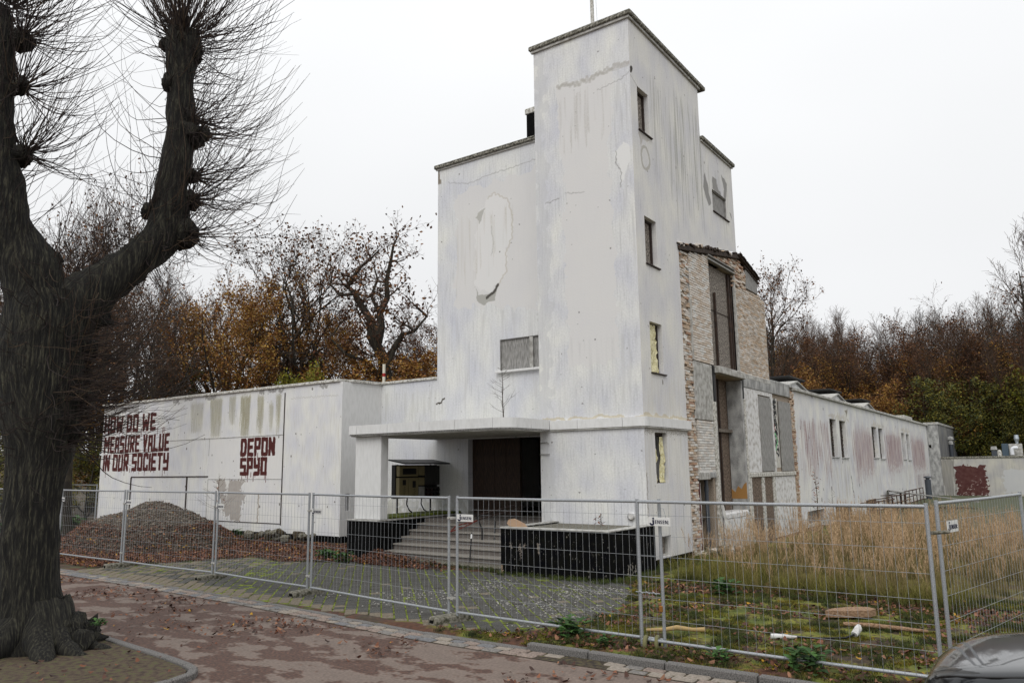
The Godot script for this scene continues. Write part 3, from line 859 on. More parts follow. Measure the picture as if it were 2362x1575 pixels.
	slab(lw, "roof", Vector3(-25.8, 5.05, -2.1), Vector3(-11.06, 5.22, -0.31), mats["roof felt"])
	cop = Mb.new()
	x = -26.2
	while x < -10.9:
		var x1 := minf(x + 2.55, -10.74)
		cop.bx(Vector3(x + 0.006, 5.342, -0.34), Vector3(x1, 5.44 + rf(-0.006, 0.006), 0.07), 0.015)
		x += 2.55
	cop.bx(Vector3(-11.07, 5.343, -1.76), Vector3(-10.73, 5.438, -0.35), 0.015)
	cop.bx(Vector3(-10.94, 5.372, -2.12), Vector3(-8.252, 5.46, -1.74), 0.015)
	build("parapet_coping", cop, mats["parapet white"], lw)
	var bat: Material = mats["brown frame"]
	slab(lw, "batten", Vector3(-13.74, 0.62, 0.0), Vector3(-13.7, 5.16, 0.022), bat, 0.004)
	slab(lw, "batten", Vector3(-20.8, 3.69, 0.0), Vector3(-13.76, 3.712, 0.016), mats["concrete"], 0.003)
	slab(lw, "batten", Vector3(-23.5, 2.26, 0.0), Vector3(-18.06, 2.3, 0.03), bat, 0.004)
	slab(lw, "batten", Vector3(-23.53, 0.9, 0.0), Vector3(-23.46, 2.258, 0.03), bat, 0.004)
	slab(lw, "batten", Vector3(-19.47, 0.78, 0.0), Vector3(-19.4, 2.258, 0.03), bat, 0.004)
	slab(lw, "batten", Vector3(-20.0, 0.73, 0.0), Vector3(-18.1, 0.778, 0.05), bat, 0.004)
	slab(lw, "batten", Vector3(-18.06, 2.17, 0.0), Vector3(-13.76, 2.185, 0.014), mats["concrete"], 0.003)
	slab(lw, "batten", Vector3(-18.07, 0.78, 0.0), Vector3(-18.05, 2.16, 0.014), mats["concrete"], 0.003)
	slab(lw, "batten", Vector3(-18.0, 0.655, 0.0), Vector3(-13.76, 0.68, 0.018), bat, 0.003)
	slab(lw, "batten", Vector3(-18.1, 3.05, 0.0), Vector3(-18.085, 3.68, 0.01), mats["concrete"], 0.002)
	# roof light and vent on the low roofs
	var ro := node_part("roof_hatch", home)
	var rb := Mb.new()
	rb.prism(Vector3(-16.3, 5.2, -5.0), Vector3.RIGHT, Vector3.UP, PackedVector2Array([Vector2(0, 0), Vector2(2.4, 0), Vector2(2.2, 0.75), Vector2(1.2, 0.95), Vector2(0.2, 0.75)]), 2.0)
	build("hatch_cover", rb, mats["roof felt"], ro)
	var vp := node_part("vent_pipe", home)
	rb = Mb.new()
	rb.tube(PackedVector3Array([Vector3(-11.1, 5.2, -2.2), Vector3(-11.1, 6.17, -2.2)]), PackedFloat32Array([0.055, 0.055]), 12, true)
	build("pipe", rb, plain("cream plastic", Color(0.82, 0.8, 0.74), 0.5), vp)
	rb = Mb.new()
	rb.tube(PackedVector3Array([Vector3(-11.1, 5.72, -2.2), Vector3(-11.1, 5.84, -2.2)]), PackedFloat32Array([0.057, 0.057]), 12)
	build("red_band", rb, plain("red band", Color(0.6, 0.1, 0.1), 0.6), vp)
	annex(home)
	long_wing(home)

func side(u: float, y: float, d := 0.0) -> Vector3:
	return Vector3(-d, y, -u)

func side_box(par: Node3D, called: String, ua: float, ub: float, va: float, vb: float, d0: float, d1: float, m: Material, cut := 0.0) -> MeshInstance3D:
	return slab(par, called, Vector3(-d1, va, -ub), Vector3(-d0, vb, -ua), m, cut)

var brick_meshes: Array[Mesh] = []
var brick_mats: Array[Material] = []
var brick_tints: Array[Color] = []

func make_bricks() -> void:
	for k in 4:
		var b := Mb.new()
		b.box(Transform3D(), Vector3(0.1, [0.066, 0.068, 0.064, 0.067][k], [0.235, 0.228, 0.24, 0.232][k]), [0.006, 0.01, 0.008, 0.012][k])
		brick_meshes.append(b.mesh())
	var tones := [[Color(0.71, 0.65, 0.59), Color(0.82, 0.77, 0.71)], [Color(0.77, 0.73, 0.69), Color(0.85, 0.83, 0.8)], [Color(0.67, 0.585, 0.5), Color(0.8, 0.72, 0.63)], [Color(0.6, 0.48, 0.4), Color(0.72, 0.59, 0.5)], [Color(0.79, 0.78, 0.76), Color(0.86, 0.855, 0.84)]]
	for k in tones.size():
		brick_mats.append(mottled("brick tone %d" % k, tones[k], 80 + k, 3.0, 0.95, 0.6, Vector3.ONE, 128, 18.0, 0.5))
		brick_tints.append(tones[k][0].lerp(tones[k][1], 0.5))

# courses over a region of the side face; shape(u, y) says where bricks are
func lay_bricks(out: Array, uu: Vector2, vv: Vector2, shape: Callable, proud: float, rough: float, tones: Array, miss := 0.0) -> void:
	var row := 0
	var y := vv.x
	while y < vv.y - 0.04:
		var u := uu.x - (0.125 if row % 2 == 1 else 0.0)
		while u < uu.y - 0.02:
			var a := maxf(u, uu.x)
			var d := minf(u + 0.245, uu.y)
			if d - a > 0.05 and shape.call((a + d) * 0.5, y + 0.03) and rng.randf() >= miss:
				var k := rng.randi() % 4
				var sc := (d - a - 0.006) / 0.235
				var t := Transform3D(Basis.from_euler(Vector3(rf(-0.02, 0.02), rf(-0.03, 0.03), 0) * (0.3 + rough)) * Basis.from_scale(Vector3(1, 1, sc)), side((a + d) * 0.5, y + 0.031, 0.05 - proud + rf(-1.0, 1.0) * (0.004 + 0.03 * rough)))
				out.append([t, k, tones[rng.randi() % tones.size()]])
			u += 0.245
		y += 0.0735
		row += 1

func place_bricks(par: Node3D, list: Array, most: int) -> void:
	var rest := Mb.new()
	rest.colored = true
	for q in list.size():
		if q < most:
			part("brick", brick_meshes[list[q][1]], brick_mats[list[q][2]], par, list[q][0])
		else:
			rest.col = brick_tints[list[q][2]].srgb_to_linear() * rf(0.75, 1.1)
			var t: Transform3D = list[q][0]
			var sc := t.basis.get_scale()
			rest.box(Transform3D(t.basis.orthonormalized(), t.origin), Vector3(0.1, 0.066, 0.233) * sc, 0.008)
	if list.size() > most:
		var m := plain("brickwork", Color.WHITE, 0.95)
		m.vertex_color_use_as_albedo = true
		build("brickwork", rest, m, par).set_meta("kind", "stuff")

func annex(home: Node3D) -> void:
	var an := node_part("stripped_side", home)
	make_bricks()
	var slope := func(u: float) -> float: return 8.57 + (u - 2.7) * 0.165 if u < 7.9 else 9.45 - (u - 7.9) * 0.42
	var b := Mb.new()
	var up_hole := [5.05, 7.3, 5.44, 8.74]
	var low_hole := [5.1, 7.5, 1.05, 5.2]
	var niche := [3.45, 4.62, 0.0, 2.12]
	wall(b, Vector3(-0.06, 0, 0), BU, Vector2(2.68, 10.56), Vector2(5.42, 9.5), [up_hole], 0.3, Rect2(0, 0, 1, 1), [7.9], null, slope)
	wall(b, Vector3(-0.06, 0, 0), BU, Vector2(2.68, 13.35), Vector2(-0.1, 5.42), [low_hole, niche], 0.55, Rect2(0, 0, 1, 1))
	build("core_wall", b, mats["mortar"], an)
	# brickwork
	var list := []
	var r1 := func(u: float, y: float) -> bool: return y < 8.5 + (u - 2.7) * 0.165 and not (u > 5.0)
	lay_bricks(list, Vector2(3.45, 5.03), Vector2(5.46, 9.0), r1, 0.0, 0.08, [0, 1, 1, 4, 0, 1])
	var r2 := func(u: float, y: float) -> bool: return y < 8.3
	var second := []
	lay_bricks(second, Vector2(7.42, 10.55), Vector2(5.46, 8.32), r2, 0.0, 0.06, [0, 0, 1, 2, 1, 0])
	var tooth := []
	var up := func(u: float, y: float) -> bool: return y < 8.5 + (u - 2.7) * 0.165
	lay_bricks(tooth, Vector2(2.7, 3.4), Vector2(0.05, 8.6), up, -0.02, 0.75, [2, 2, 3, 0, 1, 4, 1, 0], 0.12)
	var head := func(u: float, y: float) -> bool: return y < slope.call(u) - 0.08 and not (u < 7.32 and y < 8.92)
	var third := []
	lay_bricks(third, Vector2(5.03, 8.55), Vector2(8.34, 9.5), head, -0.01, 0.8, [0, 2, 3, 1], 0.08)
	var end := func(u: float, y: float) -> bool: return y < slope.call(u) - 0.05 and not (u > 8.5 and u < 9.8 and y > 8.48)
	lay_bricks(third, Vector2(8.55, 10.55), Vector2(8.32, 9.2), end, -0.01, 0.4, [0, 2, 0, 1])
	var r3 := func(_u: float, _y: float) -> bool: return true
	lay_bricks(third, Vector2(3.5, 4.72), Vector2(2.27, 3.74), r3, 0.0, 0.06, [4, 4, 1])
	lay_bricks(third, Vector2(12.95, 13.38), Vector2(0.05, 5.3), r3, 0.03, 0.7, [2, 2, 0, 3], 0.05)
	var all := second.slice(0, 0)
	all.append_array(list)
	all.append_array(second)
	all.append_array(tooth)
	all.append_array(third)
	place_bricks(an, all, 290)
	# side faces of the window slot are brick too (right jamb, grey)
	side_box(an, "jamb", 7.3, 7.42, 5.44, 8.72, -0.005, 0.3, mats["concrete"], 0.01)
	side_box(an, "conduit", 3.36, 3.43, 5.45, 7.25, -0.03, 0.06, mats["concrete"], 0.01)
	side_box(an, "conduit", 3.36, 3.47, 7.3, 8.2, 0.03, 0.07, mats["grey render"], 0.01)
	# tall boarded window
	var wn := Mb.new()
	wn.bx(side(7.3, 5.44, 0.2), side(5.05, 8.72, 0.17))
	build("window_board", wn, mats["osb board"], an)
	for q in [[5.72, 5.79, 5.45, 7.86], [7.0, 7.08, 5.45, 8.7], [7.2, 7.29, 5.45, 8.7]]:
		side_box(an, "window_mullion", q[0], q[1], q[2], q[3], 0.09, 0.168, mats["dark wood"], 0.008)
	side_box(an, "board_joint", 5.06, 7.0, 7.25, 7.28, 0.155, 0.168, mats["dark wood"])
	var lin := Mb.new()
	lin.bx(side(7.36, 8.74, 0.25), side(4.92, 8.79, -0.06), 0.006)
	lin.bx(side(7.36, 8.87, 0.25), side(4.92, 8.91, -0.06), 0.006)
	lin.bx(side(7.35, 8.79, 0.12), side(4.93, 8.87, 0.02))
	build("steel_lintel", lin, mats["grey board"], an)
	side_box(an, "ledge", 5.03, 7.46, 5.22, 5.43, -0.16, 0.3, mats["concrete"], 0.012)
	side_box(an, "steel_post", 4.86, 5.02, 4.35, 5.44, -0.02, 0.06, mats["black metal"], 0.01)
	side_box(an, "steel_post", 7.47, 7.6, 4.6, 5.42, -0.02, 0.06, mats["black metal"], 0.01)
	side_box(an, "concrete_patch", 3.4, 4.84, 3.76, 5.43, 0.0, 0.06, mats["concrete"], 0.012)
	side_box(an, "concrete_band", 7.62, 12.92, 5.0, 5.43, -0.025, 0.06, mats["grey render"], 0.012)
	side_box(an, "concrete_band", 7.6, 10.56, 5.3, 5.46, -0.03, 0.06, mats["concrete"], 0.012)
	side_box(an, "roof_edge", 10.5, 13.4, 5.4, 5.5, -0.03, 1.2, mats["grey render"], 0.012)
	# column and recessed doorway
	side_box(an, "column", 4.76, 4.98, 0.0, 4.34, -0.03, 0.06, mats["parapet white"], 0.012)
	side_box(an, "door_post", 4.99, 5.1, 0.0, 5.21, -0.015, 0.06, mats["brown frame"], 0.008)
	var bk := Mb.new()
	bk.bx(side(7.5, 1.05, 0.55), side(5.1, 5.2, 0.51))
	build("door_board", bk, mats["wet osb board"], an)
	side_box(an, "door_batten", 6.5, 6.58, 1.05, 5.2, 0.45, 0.505, mats["dark wood"], 0.006)
	side_box(an, "reveal_wall", 7.36, 7.5, 1.05, 5.2, -0.01, 0.5, mats["grey render"], 0.012)
	side_box(an, "foam_panel", 7.4, 7.49, 1.05, 1.5, 0.0, 0.5, mats["orange foam"], 0.008)
	var foam := Mb.new()
	foam.prism(side(7.35, 1.5, 0.5), Vector3.RIGHT, Vector3.UP, PackedVector2Array([Vector2(0, -0.1), Vector2(0, 0.22), Vector2(0.12, 0.1), Vector2(0.22, 0.3), Vector2(0.33, 0.2), Vector2(0.42, 0.36), Vector2(0.5, 0.42), Vector2(0.5, -0.1)]), 0.03)
	build("foam_panel", foam, mats["orange foam"], an)
	side_box(an, "sill_wall", 5.1, 7.42, -0.1, 0.86, -0.01, 0.3, mats["rough white render"], 0.02)
	side_box(an, "sill_top", 5.08, 7.44, 0.84, 1.06, -0.02, 0.5, mats["rough white render"], 0.05)
	side_box(an, "steel_edge", 7.52, 7.62, 0.0, 4.6, -0.04, 0.06, mats["parapet white"], 0.012)
	# niche with pipes
	bk = Mb.new()
	bk.bx(side(4.62, -0.1, 0.6), side(3.45, 2.12, 0.56))
	build("niche_back", bk, mats["concrete"], an)
	side_box(an, "niche_lintel", 3.4, 4.2, 2.06, 2.28, -0.03, 0.2, mats["concrete"], 0.02)
	side_box(an, "niche_lintel", 4.25, 4.7, 2.1, 2.27, -0.02, 0.2, mats["grey render"], 0.02)
	side_box(an, "red_strip", 3.46, 3.56, 0.0, 2.0, 0.05, 0.3, plain("old red paint", Color(0.3, 0.09, 0.09), 0.8), 0.01)
	side_box(an, "inner_pillar", 3.62, 4.0, 0.0, 2.0, 0.2, 0.5, mats["rough white render"], 0.03)
	for q in [[4.22, 0.12, 0.055], [4.42, 0.2, 0.045]]:
		var pb := Mb.new()
		pb.rod(side(q[0], 0.0, q[1]), side(q[0] - 0.02, 2.06, q[1]), q[2], 12)
		pb.rod(side(q[0] - 0.015, 1.72, q[1]), side(q[0] - 0.017, 1.86, q[1]), q[2] + 0.012, 12)
		build("drain_pipe", pb, mats["grey plastic"], an)
	var pl := Mb.new()
	pl.bar(side(4.28, 0.02, -0.55), side(4.85, 1.42, -0.06), 0.09, 0.03, Vector3.UP, 0.004)
	build("leaning_plank", pl, mats["concrete"], an)
	# boarded bays on the right
	side_box(an, "render_patch", 7.62, 9.06, 2.21, 5.0, -0.005, 0.06, mats["rough white render"], 0.02)
	side_box(an, "render_patch", 10.44, 10.72, 2.21, 5.0, -0.004, 0.06, mats["rough white render"], 0.02)
	side_box(an, "render_patch", 9.06, 10.44, 4.85, 5.0, -0.004, 0.06, mats["rough white render"], 0.01)
	side_box(an, "window_board", 9.08, 10.42, 2.24, 4.8, -0.03, 0.03, mats["grey board"], 0.006)
	side_box(an, "window_board", 11.42, 12.86, 2.24, 4.78, -0.03, 0.03, mats["grey board"], 0.006)
	var gs := Sheet.new(10.72, 11.42, 2.2, 4.9, 80.0)
	var nz := noise_bytes(gs.w, gs.h, 91, 12, 12)
	var gr := noise_bytes(gs.w, gs.h, 92, 3, 3, 2)
	gs.base(Color(0.76, 0.75, 0.72), gr, nz, noise_bytes(gs.w, gs.h, 93, 6, 60), 0.06, 0.08, 0.08)
	var v := 4.75
	while v > 2.9:
		var pts := []
		for k in 9:
			pts.append([11.07 + rf(-0.22, 0.22), v + rf(-0.18, 0.18)])
		gs.line(pts, Color(0.08, 0.08, 0.09), 0.03, 0.9, nz, 0.03)
		v -= 0.26
	gs.line([[10.9, 3.6], [11.2, 3.3], [10.9, 3.0]], Color(0.5, 0.75, 0.55), 0.05, 0.7, nz, 0.03)
	gs.line([[10.85, 3.9], [10.95, 3.7]], Color(0.6, 0.2, 0.2), 0.03, 0.8, nz, 0.03)
	var gw := Mb.new()
	wall(gw, Vector3(-0.05, 0, 0), BU, Vector2(10.73, 11.41), Vector2(2.36, 4.86), [], 0.02, gs.rect())
	build("graffiti_panel", gw, gs.material("scribbled panel"), an)
	side_box(an, "string_course", 7.62, 12.94, 2.06, 2.21, -0.06, 0.06, mats["parapet white"], 0.015)
	side_box(an, "door_board", 7.82, 8.86, -0.05, 2.05, 0.0, 0.05, mats["wet osb board"], 0.006)
	side_box(an, "door_board", 9.14, 10.08, -0.05, 2.05, 0.0, 0.05, mats["wet osb board"], 0.006)
	side_box(an, "door_mullion", 8.88, 9.12, -0.05, 2.05, -0.04, 0.06, mats["parapet white"], 0.012)
	side_box(an, "door_mullion", 7.66, 7.8, -0.05, 2.05, -0.04, 0.06, mats["parapet white"], 0.012)
	side_box(an, "door_mullion", 10.1, 10.34, -0.05, 2.05, -0.04, 0.06, mats["parapet white"], 0.012)
	side_box(an, "render_patch", 10.36, 12.93, -0.1, 2.05, -0.01, 0.06, mats["rough white render"], 0.02)
	# torn-off roof line and the scrap of roof that is left
	b = Mb.new()
	b.bar(side(2.66, 8.6, 0.0), side(7.85, 9.46, 0.0), 0.12, 0.13, Vector3.UP, 0.01)
	build("roof_felt_edge", b, mats["broken tile"], an)
	for k in 46:
		var u := 2.64 + k * 0.112
		var t := Transform3D(spin(rf(-0.4, 0.4), rf(-0.4, 0.4), rf(-0.3, 0.3)), side(u, 8.72 + (u - 2.7) * 0.165 + rf(-0.05, 0.05), rf(-0.06, 0.03)))
		if k > 36:
			t.origin.y -= 0.03
		var tb := Mb.new()
		tb.box(t, Vector3(rf(0.08, 0.16), rf(0.03, 0.1), rf(0.08, 0.18)), 0.015)
		build("roof_tile", tb, mats["broken tile"] if rng.randf() < 0.75 else brick_mats[rng.randi() % 4], an)
	b = Mb.new()
	b.bar(side(7.7, 9.52, 0.35), side(9.75, 9.02, 0.35), 0.9, 0.06, Vector3.UP, 0.01)
	build("roof_deck", b, mats["dark wood"], an)
	for k in 15:
		var u := 7.85 + k * 0.128
		var tb := Mb.new()
		tb.box(Transform3D(spin(0, -0.24 - rf(0, 0.1), rf(-0.05, 0.05)), side(u, 9.56 - (u - 7.7) * 0.245, 0.3)), Vector3(0.92, 0.025, 0.16), 0.004)
		build("roof_tile", tb, mats["broken tile"], an)
	for k in 3:
		b = Mb.new()
		b.bar(side(8.4, 9.28 - k * 0.02, 0.0 + k * 0.3), side(9.9, 8.93, 0.0 + k * 0.3), 0.08, 0.1, Vector3.UP, 0.008)
		build("roof_rafter", b, mats["dark wood"], an)
	var pn: Material = mats["grey board"]
	for k in 8:
		side_box(an, "cladding_board", 8.56 + k * 0.152, 8.7 + k * 0.152, 8.5, 9.16 - k * 0.03, -0.01, 0.06, pn, 0.005)
	# the part behind the brick face: roof and far side
	b = Mb.new()
	b.bx(Vector3(-6.0, 5.3, -13.3), Vector3(-0.1, 5.42, -7.74))
	b.bx(Vector3(-6.0, 5.43, -10.55), Vector3(-0.37, 8.3, -10.3))
	b.bx(Vector3(-6.0, 8.1, -10.3), Vector3(-0.37, 8.3, -7.74))
	build("rear_roof", b, mats["roof felt"], an)

func long_wing(home: Node3D) -> void:
	var lw := node_part("long_wing", home)
	var sh := Sheet.new(13.35, 50.4, 0.0, 5.35, 34.0)
	var nz := noise_bytes(sh.w, sh.h, 100, 14, 14)
	var grain := noise_bytes(sh.w, sh.h, 101, 3, 3, 2)
	var run := noise_bytes(sh.w, sh.h, 102, 9, 130, 3)
	var fine_run := noise_bytes(sh.w, sh.h, 103, 5, 70, 3)
	sh.base(Color(0.835, 0.832, 0.83), grain, noise_bytes(sh.w, sh.h, 104, 40, 50), noise_bytes(sh.w, sh.h, 105, 3, 30, 2), 0.04, 0.04, 0.03)
	var redd := Color(0.5, 0.365, 0.37)
	sh.streaks(13.5, 50.0, 0.3, 4.8, Color(0.6, 0.57, 0.56), 0.6, fine_run, 135, 215, grain)
	sh.streaks(14.0, 18.95, 1.0, 4.85, redd, 0.5, run, 120, 200, grain)
	sh.streaks(14.6, 18.8, 1.4, 4.6, redd, 0.6, fine_run, 115, 190, grain)
	for q in [[23.4, 28.45, 1.5, 4.35, 0.75], [32.1, 37.8, 1.7, 4.35, 0.95], [41.9, 48.2, 1.6, 4.3, 0.95]]:
		sh.poly([[q[0] + 0.3, q[3]], [q[1] - 0.2, q[3]], [q[1], q[2] + 0.4], [q[0] + 0.4, q[2]]], redd, q[4] * 0.55, fine_run, 0.5, 0, 0.8)
		sh.streaks(q[0], q[1], q[2] - 0.4, q[3] + 0.2, redd, q[4] * 0.75, fine_run, 95, 185, grain)
		sh.box(q[0] + 1.0, q[1] + 0.5, 0.9, q[2] + 0.5, Color(0.82, 0.82, 0.815), 0.8, nz, 0.4, 0, 0.4)
	sh.streaks(42.5, 50.0, 0.3, 1.9, redd.darkened(0.2), 0.7, fine_run, 120, 180, grain)
	for q in [[19.0, 22.4], [28.5, 31.9], [38.2, 41.5]]:
		sh.streaks(q[0], q[1], 0.3, 2.7, Color(0.62, 0.58, 0.52), 0.5, run, 130, 200, grain)
		sh.box(q[0] - 0.1, q[1] + 0.4, 4.5, 4.75, Color(0.7, 0.66, 0.58), 0.5, nz, 0.15, 0, 0.4)
	sh.poly([[22.3, 5.1], [22.9, 5.15], [22.6, 4.7]], Color(0.5, 0.47, 0.42), 0.8, nz, 0.12, -30)
	sh.line([[22.6, 1.9], [22.7, 1.3], [22.9, 0.9]], Color(0.25, 0.24, 0.22), 0.03, 0.8, nz, 0.05)
	sh.box(13.4, 50, 0.0, 0.35, Color(0.5, 0.49, 0.42), 0.5, nz, 0.25, 0, 0.8)
	sh.flecks(rng, 120, Color(0.36, 0.33, 0.32), 0.015, 0.07, 0.8, 1.5)
	var wins := []
	for q in [[19.07, 20.28, 2.78, 4.48], [20.95, 22.22, 2.76, 4.48], [28.55, 29.9, 2.78, 4.47], [30.48, 31.78, 2.73, 4.45], [38.28, 39.43, 2.72, 4.42], [40.18, 41.42, 2.68, 4.4]]:
		wins.append(q)
	var foot := [14.38, 17.0, 0.14, 0.63]
	var wb := Mb.new()
	wall(wb, Vector3.ZERO, BU, Vector2(13.4, 50.4), Vector2(-0.1, 5.3), wins + [foot], 0.3, sh.rect())
	build("side_wall", wb, sh.material("long wing render"), lw)
	# bricked-up windows: rubble brick filling, set back
	for z in wins:
		var list := Mb.new()
		list.colored = true
		var y: float = z[2]
		var row := 0
		while y < z[3] - 0.03:
			var u: float = z[0] - (0.12 if row % 2 else 0.0)
			while u < z[1]:
				var a := maxf(u, z[0])
				var d := minf(u + 0.245, z[1])
				if d - a > 0.04:
					list.col = [Color(0.17, 0.14, 0.12), Color(0.24, 0.19, 0.15), Color(0.2, 0.13, 0.09), Color(0.28, 0.26, 0.23)][rng.randi() % 4].srgb_to_linear() * rf(0.7, 1.3)
					list.box(Transform3D(Basis(), side((a + d) * 0.5, y + 0.033, 0.2 + rf(-0.012, 0.012))), Vector3(0.08, 0.06, d - a - 0.012), 0.006)
				u += 0.245
			y += 0.073
			row += 1
		var bm: StandardMaterial3D = mats["brickwork"]
		build("brick_infill", list, bm, lw).set_meta("kind", "stuff")
		side_box(lw, "infill_mortar", z[0], z[1], z[2], z[3], 0.2, 0.28, mats["dark wood"])
		side_box(lw, "window_sill", z[0] - 0.05, z[1] + 0.1, z[2] - 0.05, z[2] - 0.003, -0.06, 0.1, mats["grey render"], 0.008)
	side_box(lw, "cellar_board", foot[0], foot[1], foot[2], foot[3], 0.1, 0.13, mats["osb board"])
	side_box(lw, "door_board", 18.95, 20.0, -0.05, 0.62, -0.03, 0.0, mats["dark wood"], 0.006)
	side_box(lw, "door_board", 20.5, 21.9, -0.05, 0.55, -0.04, 0.0, mats["dark wood"], 0.006)
	side_box(lw, "door_board", 25.5, 28.0, -0.05, 0.62, -0.03, 0.0, mats["wet osb board"], 0.006)
	var u0 := 13.38
	while u0 < 50.0:
		side_box(lw, "roof_edging", u0 + 0.006, minf(u0 + 4.1, 50.45), 5.302, 5.42, -0.12, 0.4, mats["concrete"] if int(u0) % 3 else mats["parapet white"], 0.015)
		u0 += 4.115
	side_box(lw, "roof", 13.4, 50.4, 5.05, 5.2, 0.41, 12.0, mats["roof felt"])
	slab(lw, "rear_wall", Vector3(-12.3, 0, -50.4), Vector3(-12.0, 5.3, -13.4), mats["white paint"])
	slab(lw, "end_wall", Vector3(-12.0, 0, -50.39), Vector3(-0.31, 5.3, -50.1), mats["white paint"])
	slab(lw, "end_wall", Vector3(-12.0, 0, -13.65), Vector3(-0.62, 5.3, -13.4), mats["white paint"])
	# ridge roof lights
	for q in [19.57, 27.8, 36.1]:
		var g := Mb.new()
		g.prism(Vector3(-1.5, 5.2, -q), Vector3.FORWARD, Vector3.UP, PackedVector2Array([Vector2(-1.9, 0), Vector2(1.9, 0), Vector2(1.9, 0.66), Vector2(0, 1.03), Vector2(-1.9, 0.66)]), 7.0)
		var rl := build("roof_light", g, mats["white paint"], lw)
		var e := Mb.new()
		for s in [-1.0, 1.0]:
			e.bar(Vector3(-1.46, 5.9, -q + 2.02 * s), Vector3(-1.46, 6.29, -q), 0.16, 0.06)
			e.quad(Vector3(-1.4, 5.9, -q + 2.04 * s), Vector3(-1.4, 6.33, -q), Vector3(-8.5, 6.33, -q), Vector3(-8.5, 5.9, -q + 2.04 * s))
		build("roof_light_trim", e, mats["concrete"], lw)
	side_box(lw, "roof_box", 46.6, 50.3, 5.2, 6.02, 0.9, 5.0, mats["parapet white"], 0.02)
	for q in [29.6, 39.4, 49.8]:
		side_box(lw, "ventilator_cap", q - 1.7, q + 1.7, 7.42, 7.56, 4.0, 6.0, mats["roof felt"], 0.03)
		side_box(lw, "ventilator_shaft", q - 1.0, q + 1.0, 5.2, 7.42, 4.4, 5.6, mats["roof felt"], 0.02)

